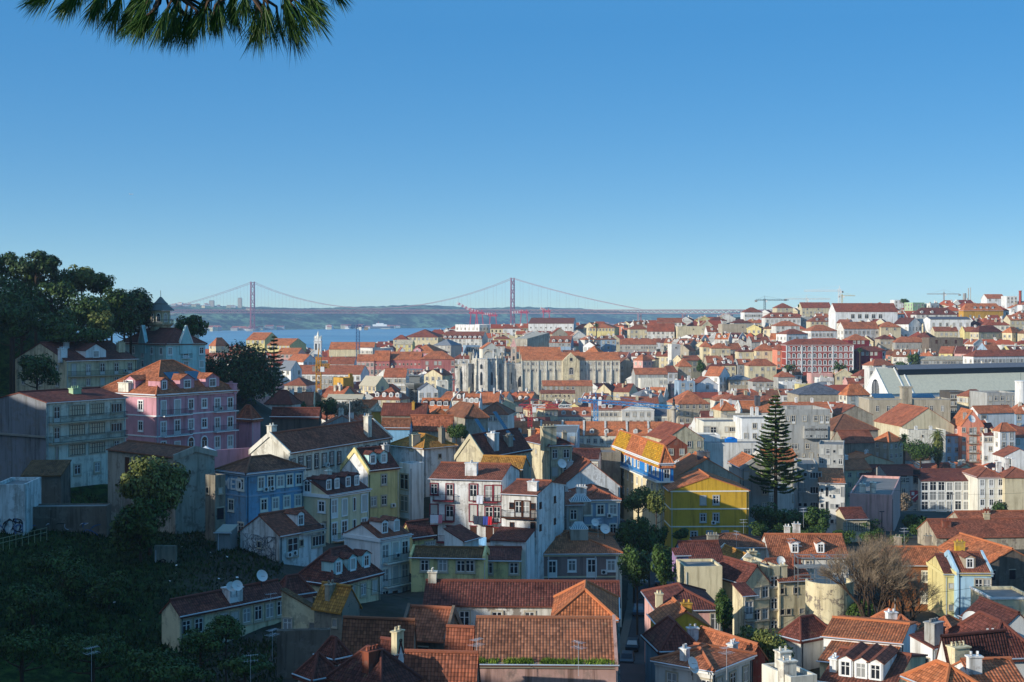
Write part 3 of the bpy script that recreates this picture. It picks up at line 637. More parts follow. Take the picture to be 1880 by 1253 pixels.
# ------------------------------------------------------------------ right of the street
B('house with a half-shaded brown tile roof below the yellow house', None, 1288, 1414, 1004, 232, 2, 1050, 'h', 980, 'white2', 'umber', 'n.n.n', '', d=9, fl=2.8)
B('long house with ribbed orange roof and two small dormers', None, 1414, 1558, 1022, 228, -1, 1075, 'r', 981, 'white2', 'terra', 'nnnn.nn', '', d=11, fl=2.8, dm=[('R', .33, 'white', 1.3), ('R', .66, 'white', 1.3)], ch=[(.3, .55, 1.4, 'white2', .9, .7), (.42, .55, 1.8, 'white2', 1.2, .7)])
B('small lilac house on the street corner', 1234, 1240, 1264, 1018, 205, 8, 1062, 's', .6, 'lilac', 'wine', '', '', ctl=1)
B('turquoise walled house with a wine roof behind the lilac house', None, 1256, 1330, 1032, 212, 6, 1075, 'r', 2.4, 'blue', 'wine', '', '', d=8, ctl=0, ch=[(.9, .6, 1.2, 'concrete', 1.6, 1)])
B('low cream walled house in front of the turquoise house', None, 1257, 1326, 1046, 196, 5, 1082, 'f', .4, 'cream', 'wine', '', '', d=6, ctl=0)
B('salmon walled house under a broad maroon hipped roof', None, 1208, 1322, 1118, 170, 3, 1165, 'h', 1077, 'pink2', 'wine', '.....v', '', d=11, fl=2.8, ch=[(.04, .1, 1.4, 'cream', .8, .8)])
B('cream tenement with two stacked gables above the green creeper', 1308, 1367, 1412, 1070, 196, 26, 1158, 'l', 2.2, 'cream', 'wine', '.nn/.nn/.nn', '', fl=3.0, wm='worn', ch=[(.9, .4, 1.6, 'cream', 1.4, 1)], group=None)
B('lower cream house front with small balconies beside the creeper', 1345, 1364, 1386, 1092, 186, 20, 1150, 's', 1.0, 'cream', 'wine', 'd/d', '', fl=3.0, wm='worn', ctl=0, bal=[('R', 0, .1, .9)])
B('tall peeling cream tenement beside the building site', None, 1410, 1432, 1046, 198, 16, 1158, 'f', .4, 'cream2', 'felt', 'n/n/n', '', d=8, fl=3.1, wm='ruin', ctl=0)
B('wide cream tenement rear with washing and a red roof', None, 1430, 1490, 1066, 198, 14, 1150, 'r', 2.2, 'cream', 'rust', 'n.n.n/nn.nn/nkn.n', '', d=9, fl=2.9, wm='worn', ch=[(.8, .3, 1.2, 'brick', 1.0, .8), (.2, .1, 1.4, 'cream2', 1.0, .8)])
B('cream house with a white verge gable above the tenement', None, 1345, 1400, 1046, 216, 14, 1100, 'l', 2.2, 'pale', 'gold', '', '', d=9, vg=1, ctl=0, ch=[(.8, .2, 1.4, 'cream', 1.2, 1), (1.0, .3, 1.4, 'cream', 1.2, 1)])
B('small ochre roofed house below the maroon hipped roof', None, 1216, 1302, 1150, 156, 5, 1180, 'l', 1.6, 'lemon', 'orange', '', '', d=7, ctl=0, ch=[(.6, .3, .7, 'ochre')])
B('maroon hipped roof house with a turquoise dormer side', None, 1214, 1285, 1192, 146, 8, 1215, 'h', 2.2, 'blue2', 'wine', '', '', d=7, ctl=0, ch=[(.95, .3, 1.2, 'white')])
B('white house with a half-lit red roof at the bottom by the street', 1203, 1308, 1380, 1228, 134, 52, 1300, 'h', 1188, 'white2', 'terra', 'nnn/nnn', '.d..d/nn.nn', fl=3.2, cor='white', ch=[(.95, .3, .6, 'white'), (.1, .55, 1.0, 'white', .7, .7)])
B('narrow brick-red house end beside the white corner house', None, 1377, 1405, 1208, 141, 30, 1290, 'l', 1.2, 'red', 'terra', '', '', d=9, ctl=0, wm='worn')
B('long house with two stepped orange roofs and a cream gable', 1505, 1632, 1688, 1222, 146, 66, 1300, 'l', 1168, 'cream', 'orange', '', '', wm='worn')
B('upper storey with a narrow orange roof over the stepped house', 1512, 1655, 1682, 1178, 152, 66, 12, 'l', 1140, 'white', 'orange', '', 's..s..s', ctl=0)
B('cream house with three white dormers in its orange roof', 1508, 1640, 1700, 1262, 124, 62, 8, 'l', 1196, 'cream', 'dkred', '', '', dm=[('L', .30, 'white', 1.3), ('L', .52, 'white', 1.3), ('L', .72, 'white', 1.3)], ch=[(.15, .9, 1.0, 'white')])
B('white house with grey chimney and a dark valley roof', 1671, 1712, 1762, 1188, 146, 40, 1275, 's', .8, 'white', 'wine', '.s/.s', 'ss/..', fl=3.0, ch=[(.25, .25, 2.0, 'grey', 1.6, 1.2), (.5, .3, 1.2, 'brick')])
B('white walled house under a large sunlit hipped roof', 1682, 1758, 1792, 1172, 158, 52, 1235, 'h', 1132, 'white', 'terra', '', '.', ch=[], cor='white')
B('house with a ribbed orange roof facing a white satellite dish', None, 1765, 1836, 1172, 160, 6, 1230, 'r', 1140, 'white2', 'terra', '', '', d=8, ch=[(.3, .05, 1.0, 'grey', 1.8, 1.0)], vg=2)
B('brown house with two chimneys and an orange roof', None, 1640, 1734, 1036, 224, -2, 1140, 'r', 1004, 'brown', 'orange', '..nn/..nn/..nn', '', d=10, fl=3.3, fc='pale', ch=[(.25, .55, 1.6, 'stone', 1.1, .8), (.85, .55, 1.8, 'stone', 1.1, .8)])
B('narrow yellow house between the brown and the light blue house', None, 1734, 1758, 1052, 214, -2, 1140, 'r', 1018, 'yellow', 'wine', '.n./.n.', '', d=10, fl=3.3, vg=0, cor='yellow')
B('light blue house with a yellow cornice and a roof dormer', None, 1758, 1820, 1050, 212, -2, 1142, 'r', 1014, 'sky', 'rust', '..dd/', '', d=10, fl=3.3, vg=1, cor='yellow', fc='stone', dm=[('R', .42, 'stone', 1.6)], ch=[(.45, .7, 2.0, 'lemon', 1.4, 1)])
B('grey warehouse gable with boarded windows', 1788, 1812, 1905, 1036, 224, 12, 1090, 'l', 993, 'ruin', 'orange', 'o.o.o', '', d=16, wm='ruin', vg=0)
B('low cream house with white sash windows at the right edge', None, 1820, 1900, 1104, 196, 2, 1150, 'f', .5, 'cream', 'felt', 'nn.n', '', d=8, fl=3.0, cor='white', ctl=0)
B('house with dark tile roof at the lower right edge', 1810, 1815, 1910, 1206, 140, 8, 9, 'h', 2.8, 'white2', 'wine', '', '', d=10, ch=[(.12, .1, 1.4, 'white')])
B('house with a dark purple roof and white gable chimney', 1715, 1745, 1860, 1240, 126, 20, 8, 'r', 3.2, 'white2', 'wine2', '', '', ch=[(.15, .15, 1.4, 'cream', 1.6, 1.4)])
B('house with a gold lit roof at the bottom right', None, 1735, 1800, 1266, 112, 20, 8, 'h', 1.3, 'cream', 'orange', '', '', d=5, ctl=0)
B('white house with ribbed awning roofs in the right corner', None, 1800, 1890, 1268, 114, 6, 8, 'r', 1.6, 'white', 'terra', '', '', d=7, ch=[(.1, .3, 1.2, 'white')], ctl=0)
B('flat roofed white house with two boxy chimneys', None, 1452, 1500, 1252, 124, 20, 8, 'f', .4, 'pale', 'felt', '', '', d=5, ch=[(.2, .3, 1.4, 'pale', 1.3, 1.0), (.6, .8, 1.6, 'pale', 1.1, 1.0)])
B('low house with a maroon roof beside the green thicket', 1432, 1470, 1530, 1172, 158, 35, 1200, 'h', 1.8, 'white2', 'wine', '', '', ctl=1)
B('low rooftops with an orange hip beneath the bare trees', None, 1640, 1690, 1160, 172, 10, 1190, 'h', 1.6, 'white2', 'terra', '', '', d=7, ctl=0, ch=[(.2, .3, 1.2, 'white', 1.2, .9)])
B('dark roofed house with a zinc ridge behind the satellite dish', None, 1835, 1905, 1158, 166, 10, 1190, 'l', 2.0, 'white2', 'wine2', '', '', d=9, ctl=0)
B('low row of patchy orange roofs behind the white hotel yard', None, 1720, 1905, 985, 262, 4, 1010, 'r', 2.4, 'stone', 'rust', '', '', d=10, wm='ruin', ch=[(.15, .3, .9, 'brick', 1.6, 1), (.6, .5, .9, 'cream2')])
B('second row of faded tile roofs below the hotel', None, 1770, 1910, 966, 282, 3, 990, 'r', 2.2, 'stone', 'terra2', '', '', d=10, wm='ruin', ch=[(.4, .4, .9, 'brick')], ctl=0)
# ------------------------------------------------------------------ the middle distance, right
htl = B('tall grey hotel tower with stepped roof terraces', None, 1441, 1524, 760, 430, 4, 30, 'f', 1.3, 'grey', 'felt', 'nd.n.ndd/....../....../nb.n.nn/nnsnsn/nnsnsn/nnsnsn', '', d=18, name='hotel', cat='hotel', fl=2.8, ctl=0, ch=[(.3, .5, 1.6, 'grey', 3.0, 2.0)])
B('grey hotel wing with small square windows', None, 1503, 1549, 819, 414, -14, 30, 'f', .5, 'grey', 'felt', 'nnsn/nnsn/nnsn/nnsn/nnsn', '', d=14, name='hotel_wing', cat='hotel', fl=2.9, fc='grey')
B('grey apartment slab with three wide stair windows', None, 1464, 1502, 856, 292, -8, 975, 'f', .5, 'grey', 'felt', 'ss.w/ss.w/ss.w/ss.w', '', d=12, name='apartment_block', cat='apartment block', fl=3.1, fc='grey', ctl=0)
B('pale apartment slab with narrow windows and a slanted roof', None, 1504, 1551, 885, 288, -10, 990, 's', 1.8, 'white2', 'orange', 'stsst/stsst/stsst', '', d=10, name='apartment_block', cat='apartment block', fl=3.1, fc='grey')
B('white house with orange roof half hidden by the tall araucaria', None, 1405, 1470, 850, 312, 8, 960, 'r', 2.4, 'white2', 'orange', 'n.n/n.n/n.n', '', d=10, vg=2, ctl=0)
B('bright white cubic block catching the sun', None, 1362, 1425, 772, 436, 2, 20, 'f', .5, 'white', 'felt', '', '', d=14, name='apartment_block', cat='apartment block')
B('white terraced block with planted loggias', None, 1292, 1364, 778, 446, 2, 20, 'f', .6, 'pale', 'felt', 'qq.nw./n.n.n/nn.nn', '', d=16, name='apartment_block', cat='apartment block', fl=3.2)
B('long low white building with a blue tarpaulin on its roof', None, 1243, 1432, 818, 404, 1, 20, 'f', .7, 'white2', 'felt', '.......bb.b', '', d=12, fl=3.0, fc='grey')
B('small white rooftop house beside the blue tarpaulin', None, 1276, 1322, 802, 415, 1, 20, 'f', .5, 'white', 'felt', '', '', d=8, ctl=0)
B('wedge roofed cream house above the blue tiled corner', 1214, 1222, 1292, 806, 398, 14, 14, 'l', 3.6, 'cream2', 'brick', '', '', d=16, wm='worn')
B('brick gabled house below the wedge roofed house', None, 1222, 1262, 818, 372, 8, 14, 'l', 2.0, 'brick', 'brick', '', '', d=8, wm='worn', ctl=0)
B('pinkish windowless block at the edge of the garden', 1560, 1638, 1653, 914, 304, 72, 990, 'f', .6, 'pink2', 'felt', '', '', name='apartment_block', cat='apartment block', ch=[(.2, .75, 1.8, 'pale', 1.6, 1.2), (.2, .5, 2.2, 'pale', 1.6, 1.2)])
B('small house with a glazed rear porch below the pinkish block', None, 1552, 1592, 952, 282, 6, 990, 'r', 1.6, 'cream2', 'wine', 'gg', '', d=7, ctl=0)
B('white hotel facade with tall dark bays between pillars', None, 1690, 1797, 882, 428, 2, 14, 'r', 2.6, 'pale', 'wine', '7q/7q/7q/7q', '', d=14, name='hotel_building', cat='hotel', fl=2.9, fc='white', vg=0)
shd = B('pale blue-grey wall block carrying a red emblem', None, 1628, 1690, 872, 430, 3, 15, 'r', 2.2, 'grey', 'wine', '', '', d=14, name='hotel_building', cat='hotel')
B('sunlit end pavilion of the white hotel', None, 1795, 1845, 876, 420, 1, 14, 'h', 2.2, 'pale', 'rust', 'ddd/ddd/ddd/ddd', '', d=14, name='hotel_building', cat='hotel', fl=2.9, fc='white', cor='white')
B('cream pavilion wall at the right end of the hotel', None, 1845, 1905, 876, 418, 1, 14, 'h', 2.2, 'cream2', 'rust', '...d/...d/...d/...d', '', d=13, name='hotel_building', cat='hotel', fl=2.9, ctl=0, ch=[(.1, .6, 3.0, 'white', 1.4, 1.0), (.35, .6, 3.0, 'white', 1.2, 1.0), (.55, .6, 2.6, 'white', 1.2, 1.0)])
B('grey-green house with dark roof left of the emblem wall', None, 1580, 1630, 872, 440, 4, 14, 'r', 2.4, 'grey', 'wine', '8n/8n', '', d=12, fl=3.4, fc='grey')
B('light blue painted house in the sunlit row', None, 1732, 1767, 799, 522, 1, 16, 'r', 3.4, 'sky', 'orange', '.n.nn/.n.nn/.n.nn', '', d=13, fl=3.4, dm=[('R', .25, 'sky', 1.3), ('R', .7, 'sky', 1.3)])
B('tall salmon house with stacked balconies', None, 1766, 1806, 780, 518, 1, 20, 'l', 5.2, 'salmon', 'orange', 'n.dd.n/n.dd.n/n.dd.n/n.dd.n', '', d=13, fl=3.3, bal=[('R', 0, .25, .75), ('R', 1, .25, .75), ('R', 2, .25, .75), ('R', 3, .25, .75)], ch=[(.25, .2, 1.4, 'grey', 1.2, .9)])
B('white house with two dormers right of the salmon house', None, 1806, 1831, 798, 516, 1, 16, 'r', 3.6, 'white', 'wine', 'nnn/.n./n.n', '', d=13, fl=3.3, dm=[('R', .22, 'cream', 1.2), ('R', .8, 'cream', 1.2)])
B('bluish white corner house with long windows', 1824, 1836, 1864, 790, 512, 14, 18, 'h', 2.4, 'white', 'terra', 'dd/dd/dd/dd', 'n/n/n', d=None, fl=3.3, bal=[('R', 1, .1, .9)])
B('white house with a navy gable at the right edge', None, 1862, 1905, 802, 520, 1, 16, 'r', 3.0, 'white', 'rust', 'n.n/n.n/n.n', '', d=12, fl=3.3)
B('low white house with a veranda at the right edge', None, 1843, 1900, 838, 480, 2, 12, 'l', 2.6, 'white', 'rust', 'g.w', '', d=10, ctl=0)
B('cream walled house under the palms', None, 1668, 1736, 792, 512, 3, 18, 'f', .5, 'pale', 'felt', '.s..', '', d=10, wm='worn', ch=[(.3, .4, 1.2, 'white'), (.7, .4, 1.2, 'white')])
B('large hall with a broad orange hipped roof', None, 1656, 1752, 782, 520, 8, 10, 'l', 745, 'cream2', 'terra2', '', '', d=26, name='hall', cat='hall', ctl=0)
B('church with a wide brown roof', None, 1530, 1612, 790, 480, 16, 16, 'h', 4.6, 'stone', 'umber', '', '', d=16, wm='worn', name='church', cat='church')
B('stone chapel with a rust roof against the brown church', None, 1548, 1606, 812, 462, 12, 18, 'r', 3.4, 'old', 'rust', '', '', d=9, wm='ruin', ctl=0)
B('grey house with an orange hip beside the church', 1604, 1632, 1658, 810, 470, 35, 14, 'h', 2.6, 'stone', 'orange', 'nnn/nnn', 'nn/nn', fl=3.2)
B('low cluster of orange roofs under the church', None, 1560, 1640, 850, 450, 12, 10, 'l', 2.4, 'cream2', 'orange', '', '', d=12, ch=[(.5, .3, 1.0)])
B('orange roofed house wedged left of the dark hotel wing', None, 1552, 1600, 862, 440, 12, 10, 'r', 2.6, 'cream2', 'terra', '', '', d=10, ch=[(.3, .5, 1.0)], ctl=0)
B('baroque church front with pinnacles and scrolled pediment', 1530, 1538, 1602, 762, 560, 12, 16, 'l', 3.6, 'stone', 'rust', '', '', d=14, name='church', cat='church', wm='worn')
the = B('grey stone theatre with a tall attic block', None, 1596, 1745, 738, 612, 2, 17, 'f', 1.2, 'stone', 'felt', '.v.vv.vvv.vv.v./............../.a.aa.aaa.aa.a.', '', d=16, name='theatre', cat='theatre', fl=4.4, cor='grey')
B('cream house with a lit orange hipped roof beside the theatre', 1540, 1555, 1597, 724, 650, 18, 14, 'h', 4.6, 'pale', 'orange', '.n.n.n/.n.n.n', 'nn/nn', fl=3.4)
B('market pavilion with a big grey hipped roof', None, 1466, 1554, 724, 690, 3, 12, 'h', 5.0, 'stone', 'slate', '', '', d=22, name='market_hall', cat='market hall', wm='worn')
B('dark office block beside the theatre', None, 1745, 1780, 722, 640, 3, 16, 'f', .6, 'dark', 'felt', '5n/5n/5n', '', d=14)
B('cream office block with gridded windows', 1757, 1778, 1815, 727, 620, 22, 18, 'h', 2.6, 'cream2', 'rust', '4n/4n/4n', '4n/4n/4n', fl=3.6)
B('plain grey block with roof machines at the right edge', None, 1812, 1868, 725, 600, 8, 20, 'f', .8, 'grey', 'felt', '', '', d=16)
B('white roof house in front of the plain grey block', 1776, 1795, 1862, 758, 560, 18, 16, 'r', 2.4, 'white', 'terra', 'w..', '', wm='plaster')
B('row of orange roofs with firewalls behind the hotel', None, 1362, 1428, 756, 540, 3, 14, 'r', 3.6, 'white2', 'orange', '', '', d=14, vg=1, ch=[(.5, .3, 3.4, 'slate', 2.0, 1.4)])
B('orange roofed terrace with chimneys left of the church front', None, 1430, 1528, 756, 556, 2, 14, 'r', 3.2, 'white2', 'terra', '', '', d=14, vg=1, ch=[(.1, .5, 1.6), (.4, .5, 1.6), (.7, .5, 1.4)])
B('small orange hipped house on the flat roofs', None, 1324, 1350, 752, 530, 10, 12, 'h', 2.8, 'cream2', 'orange', '', '', d=9, ch=[(.2, .3, 2.2), (.8, .3, 2.2)])
B('grey building with rooftop plant behind the white block', None, 1335, 1400, 768, 480, 2, 18, 'f', .8, 'concrete', 'felt', '..bb', '', d=12, ctl=0, ch=[(.8, .5, 3, 'white', 1.0, 1.0), (.9, .3, 3.2, 'white', 1.0, 1.0)])
# ------------------------------------------------------------------ the middle distance, left and centre
B('maroon hipped house with white walls below the bare tree', 488, 536, 552, 740, 385, 74, 10, 'h', 3.2, 'white2', 'wine', '', '..n.')
B('small house with an orange roof above the school yard', 655, 690, 696, 747, 455, 82, 8, 'l', 2.0, 'cream2', 'orange', '')
B('pink garden annex right of the pink palace', 434, 462, 478, 768, 262, 62, 8, 'h', 2.2, 'pink', 'rust', '', '', ctl=0)
B('open shed with a wine roof and green posts', 498, 585, 590, 764, 300, 84, 4, 'l', 1.6, 'dark', 'wine', '', '', ctl=0)
B('long low classroom block with a beige roof', 600, 665, 671, 732, 505, 82, 8, 'l', 1.2, 'white2', 'beige', '', '5b', fl=3.2, tm='slate')
B('ochre windowless stair block by the trees', 682, 686, 702, 752, 355, 14, 9, 'h', 1.2, 'ochre', 'beige', '', '', ctl=0)
B('low dark red roofs between the ochre block and the orange gable', 700, 782, 788, 760, 330, 84, 6, 'l', 2.2, 'old', 'wine', '', '', ctl=0, ch=[(.3, .3, 1.2, 'ochre')])
B('blue tarpaulin covered shed wall with a brown tile roof', 700, 752, 757, 784, 296, 82, 8, 'l', 1.6, 'blue', 'umber', '', '', ctl=0)
B('long brown tiled shed in front of the orange gable', 752, 830, 834, 787, 300, 86, 7, 'l', 2.6, 'stone', 'terra2', '', '', wm='ruin')
B('workshop with a sunlit orange pediment roof', 775, 785, 832, 771, 332, 12, 8, 'l', 2.8, 'orange', 'orange', '', '', wm='worn', ctl=0)
B('big workshop with a brown roof and grey end wall', 818, 856, 896, 765, 345, 22, 15, 'h', 2.8, 'concrete', 'umber', '.s.', '', wm='worn')
B('bluish long warehouse behind the roof cluster', 1008, 1060, 1064, 797, 425, 86, 9, 'f', .4, 'blue2', 'felt', '', '', ctl=0)
row = B('long terrace of red roofs divided by white firewalls', 940, 1234, 1248, 799, 592, 87, 14, 'l', 5.0, 'pale', 'orange', '', '24n/24n', fl=4.2, a=16.0, dm=[('L', (i + .5) / 11, 'white2', 1.9) for i in range(11)], name='terrace', cat='terrace', vg=0)
B('yellowish row house with dormers behind the red terrace', 1022, 1085, 1088, 764, 690, 88, 13, 'l', 4.0, 'pale', 'terra2', '', '8n/8n', dm=[('L', .2, 'white', 2), ('L', .5, 'white', 2), ('L', .8, 'white', 2)], fl=4, cor='blue2')
B('white row house with two dormers behind the blue crane mast', 1086, 1142, 1144, 752, 690, 88, 16, 'l', 4.2, 'white2', 'rust', '', '7n/7n/7n', dm=[('L', .4, 'white', 2), ('L', .62, 'white', 2)], fl=4, cor='grey')
B('palace with a white pediment front', None, 1142, 1201, 752, 688, 2, 18, 'l', 3.4, 'white2', 'terra', '.n.n.n.n./v.v.v.v.v/v.v.v.v.v', '', d=14, fl=4, cor='white', name='palace', cat='palace')
B('row house under a dark tarpaulin roof right of the pediment', 1201, 1257, 1262, 763, 690, 86, 13, 'l', 3.4, 'pale', 'slate', '', '9n/9n', fl=4)
B('cream corner house left of the yellowish row house', 985, 1000, 1024, 752, 680, 22, 14, 'h', 3.0, 'cream2', 'terra', 'nnn/nnn/nnn', 'nn/nn', fl=3.8)
B('row of orange roofs with dark dormers below the iron lift', 772, 824, 830, 749, 525, 84, 12, 'l', 3.2, 'white2', 'orange', '', '', dm=[('L', .15, 'slate', 2), ('L', .4, 'slate', 2), ('L', .65, 'slate', 2), ('L', .88, 'slate', 2)])
B('house with an orange roof and a row of white dormers', 850, 880, 885, 744, 545, 84, 12, 'l', 4.0, 'white', 'terra', '', '5n', dm=[('L', .2, 'white', 1.8), ('L', .5, 'white', 1.8), ('L', .8, 'white', 1.8)], vg=1)
B('house with a plain orange roof right of the white dormers', 880, 915, 920, 741, 555, 84, 12, 'l', 4.0, 'white2', 'terra', '', '', ch=[(.5, .3, 1.6)])
B('broad umber roofed house above the big workshop', 878, 932, 944, 760, 470, 80, 10, 'h', 3.4, 'white2', 'umber', '', '6n')
B('small pediment house with a white front', None, 770, 804, 716, 645, 8, 12, 'l', 3.0, 'white', 'slate', 'n.n.n/n.n.n', '', d=12, fl=4)
B('blank grey-cream block beside the pediment house', None, 803, 823, 702, 650, 6, 14, 'f', .5, 'pale', 'felt', '.s.', '', d=12)
B('cream house with a brown-red roof and a dormer row', 683, 734, 752, 733, 565, 74, 12, 'h', 4.4, 'cream2', 'rust', 'n.n', '.n.n.n', dm=[('L', .15, 'white', 1.6), ('L', .4, 'white', 1.6), ('L', .65, 'white', 1.6), ('L', .88, 'white', 1.6)])
B('white many-windowed house with an orange roof by the iron lift', 704, 745, 752, 692, 705, 84, 14, 'l', 4.2, 'white', 'terra2', '', '6n/6n/6n', fl=3.6)
B('ochre house with a dark side by the yellow crane', 612, 630, 649, 696, 648, 40, 13, 'f', .5, 'ochre', 'felt', '', '', ch=[(.9, .2, 2.0, 'ochre', 1.6, 1.2)])
B('grey house front next to the ochre house', 588, 611, 615, 694, 660, 84, 14, 'f', .5, 'grey', 'felt', '', '3n/3n/3n', fl=3.4)
B('cream gabled house with a pale zinc roof', 660, 690, 714, 708, 640, 48, 9, 'l', 4.0, 'cream', 'beige', '.n.', '', tm='slate')
B('long white house with a red roof behind the yellow crane', 531, 662, 678, 687, 765, 82, 12, 'l', 4.4, 'white', 'terra2', '', '13n/13n', fl=3.8)
B('white low house with a dark red roof below the araucaria', 521, 562, 582, 707, 625, 78, 9, 'h', 3.0, 'white', 'rust', '', '6n')
B('house with a slate blue roof and white party wall', 512, 534, 554, 679, 720, 52, 9, 'l', 4.4, 'white', 'slate2', '', '', tm='slate')
B('white house with a long sloping party wall', 527, 557, 582, 664, 800, 48, 10, 'l', 4.0, 'white', 'terra', '', '.n.')
B('white house with a wine roof and blue-shaded end', 606, 650, 657, 668, 830, 80, 11, 'l', 3.6, 'white', 'rust', '', '.n.n.')
B('rose fronted house at the left end of the pink row', 655, 687, 690, 662, 805, 87, 13, 'l', 3.4, 'pink2', 'terra', '', '4n/4v', fl=4)
B('tall rose house of the pink row with an orange roof', 687, 715, 718, 661, 805, 87, 15, 'l', 5.2, 'rose', 'terra', '', '4s/4v', fl=4.2)
B('long rose house of the pink row', 716, 773, 778, 660, 806, 87, 15, 'l', 4.2, 'rose', 'terra', '', '8s/8v', fl=4.2)
B('dark rose wing ending the pink row', None, 772, 835, 659, 800, 3, 17, 'h', 4.2, 'rose', 'terra', '.n.nn..v/.n.n...v/.n.n....', '', d=14, fl=4)
B('red roofed house with a pink dormer box', 750, 800, 822, 648, 905, 76, 10, 'h', 5.0, 'pink', 'orange', '', '', dm=[('L', .3, 'pink', 5)])
B('grey pavilion with a hipped slate roof', 795, 828, 848, 634, 965, 66, 14, 'h', 3.8, 'grey', 'slate2', '', '', tm='slate')
B('pale yellow warehouse gable above the pink row', 727, 757, 762, 632, 985, 80, 12, 'l', 3.0, 'yellow', 'beige', '', '')
B('small white church front among the roofs', 728, 731, 746, 648, 905, 10, 12, 'l', 3.6, 'white', 'terra', '.o.', '', name='church', cat='church')
B('big barn-like house with a brown hipped roof by the water', 742, 804, 818, 619, 1155, 82, 12, 'h', 6.0, 'cream', 'brick', '', '8n')
B('house with a brown roof left of the barn-like house', 722, 748, 752, 623, 1130, 84, 10, 'h', 3.4, 'cream2', 'brick', '', '')
B('long house with a row of white dormers behind the ruined church', 812, 885, 896, 622, 1155, 82, 12, 'l', 5.6, 'white2', 'rust', '', '', dm=[('L', (i + .5) / 8, 'white', 2.2) for i in range(8)])
B('big white harbour building with rows of windows', 836, 880, 916, 598, 1250, 50, 16, 'f', .8, 'white', 'felt', '6n/6n', '6n/6n', fl=4.5)
B('flat roofed bluish office house behind the ruined church', 850, 856, 881, 636, 985, 12, 12, 'f', .5, 'blue2', 'felt', 'qqq', '', fl=3.6)
B('orange roofed house with a pale pediment behind the ruined church', 880, 886, 918, 640, 965, 14, 11, 'l', 4.0, 'pale', 'orange', '.n.n.', '')
B('long orange roof house at the river edge', 604, 686, 692, 641, 1060, 87, 12, 'l', 5.0, 'cream', 'orange', '', '')
B('grey-white office house below the river roof', 660, 684, 722, 641, 930, 46, 12, 'f', .5, 'white2', 'felt', '7n/7n', '6n/6n', fl=3.8)
B('yellow house with an orange roof above the dark tree', 452, 486, 512, 624, 1005, 76, 14, 'l', 5.0, 'yellow', 'orange', '', '4n')
B('cream gabled house seen left of the dark tree', 384, 396, 421, 634, 940, 50, 10, 'h', 5.0, 'cream', 'terra', '.n.', '')
B('yellow house with a curved gable by the river', 490, 532, 562, 634, 965, 72, 12, 'l', 4.4, 'yellow', 'orange', '', '6n')
B('salmon house with a red roof below the white tower', 508, 546, 562, 650, 885, 78, 10, 'l', 3.6, 'pink2', 'orange', '', '5n')
# ------------------------------------------------------------------ centre and the far slope
con = B('long cream convent with buttresses and two rows of windows', None, 958, 1137, 661, 885, 3, 19, 'r', 4.6, '#cfc9b6', 'orange', '10n2.10n/10n2.10n/......................', '', d=16, name='convent', cat='convent', fl=4.0, cor='cream2')
B('low orange roofed house in front of the convent', None, 996, 1088, 708, 832, 2, 10, 'r', 2.8, 'stone', 'terra', '6n3.', '', d=10, wm='worn')
B('stained stone terrace house below the convent', None, 992, 1056, 722, 815, 2, 10, 'r', 1.6, 'cream2', 'rust', '8s', '', d=9, wm='ruin')
B('grey house end right of the convent', None, 1138, 1164, 668, 905, 4, 16, 'l', 4.0, 'stone', 'umber', 'n.n/n.n', '', d=16, fl=4)
B('bluish house with a half orange roof right of the convent', None, 1166, 1226, 687, 825, 5, 14, 'r', 3.4, 'grey', 'terra', 'd.d.d.d', '', d=12)
B('pale block in front of the bluish house', None, 1176, 1226, 697, 800, 3, 12, 'f', .5, 'pale', 'felt', '....nn', '', d=10)
B('white villa with a wine hipped roof', 1214, 1218, 1244, 682, 865, 12, 12, 'h', 3.4, 'white', 'rust', 'n.n.n/n.n.n', '', fl=4.4)
B('beige house with a red hipped roof beside the round tree', None, 1246, 1270, 672, 870, 6, 14, 'h', 4.4, 'stone', 'terra', 'n.n/n.n', '', d=10, fl=4.4)
B('pink house with an orange hip among the roofs', 1163, 1180, 1197, 661, 880, 40, 12, 'h', 3.6, 'pink2', 'terra', 'nn/nn', 'nn/nn', fl=4)
B('white house with a long sunlit gable', 1294, 1321, 1340, 690, 800, 52, 18, 'l', 5.0, 'white', 'terra', '3n/3n/3n/3n', '', fl=3.8)
B('grey tenement beside the sunlit gable', None, 1340, 1382, 697, 800, 5, 18, 'h', 2.6, 'stone', 'slate2', '6n/6n/6n/6n', '', d=12, fl=3.8)
B('bluish tenement row in the shaded street', None, 1382, 1420, 700, 790, 5, 18, 'h', 2.6, 'grey', 'rust', '6n/6n/6n', '', d=12, fl=3.8)
B('white gabled house in front of the sunlit gable', 1276, 1279, 1318, 706, 770, 10, 12, 'l', 4.0, 'white', 'rust', '..n..', '', d=12)
B('blue-white house with red chimneys', None, 1247, 1276, 702, 760, 6, 14, 'f', .5, 'blue2', 'felt', '', '', d=12, ch=[(.3, .3, 3, 'red', .9, .9), (.7, .3, 3, 'white', 1.4, 1)])
B('wide orange hipped roof left of the shaded street', None, 1245, 1303, 741, 645, 10, 13, 'h', 5.4, 'stone', 'terra', '', '', d=18)
B('large plain beige block under the skyline', None, 1326, 1371, 597, 1055, 4, 16, 'f', .6, 'stone', 'felt', '..s', '', d=14)
B('long cream wall house under the skyline', None, 1244, 1294, 601, 1080, 4, 14, 'f', .6, 'cream2', 'felt', 's..s.s', '', d=12)
B('big house with a plain brown-red roof', 1188, 1238, 1248, 608, 1085, 82, 10, 'l', 6.0, 'white2', 'brick', '', '')
B('white house with dark skylights on a red roof', 1206, 1252, 1264, 592, 1155, 82, 12, 'l', 3.6, 'white', 'rust', '', '')
B('pale yellow house with a row of windows', None, 1290, 1306, 636, 905, 4, 15, 'h', 3.0, 'cream', 'terra', 'nn/nn/nn', '', d=10, fl=3.8)
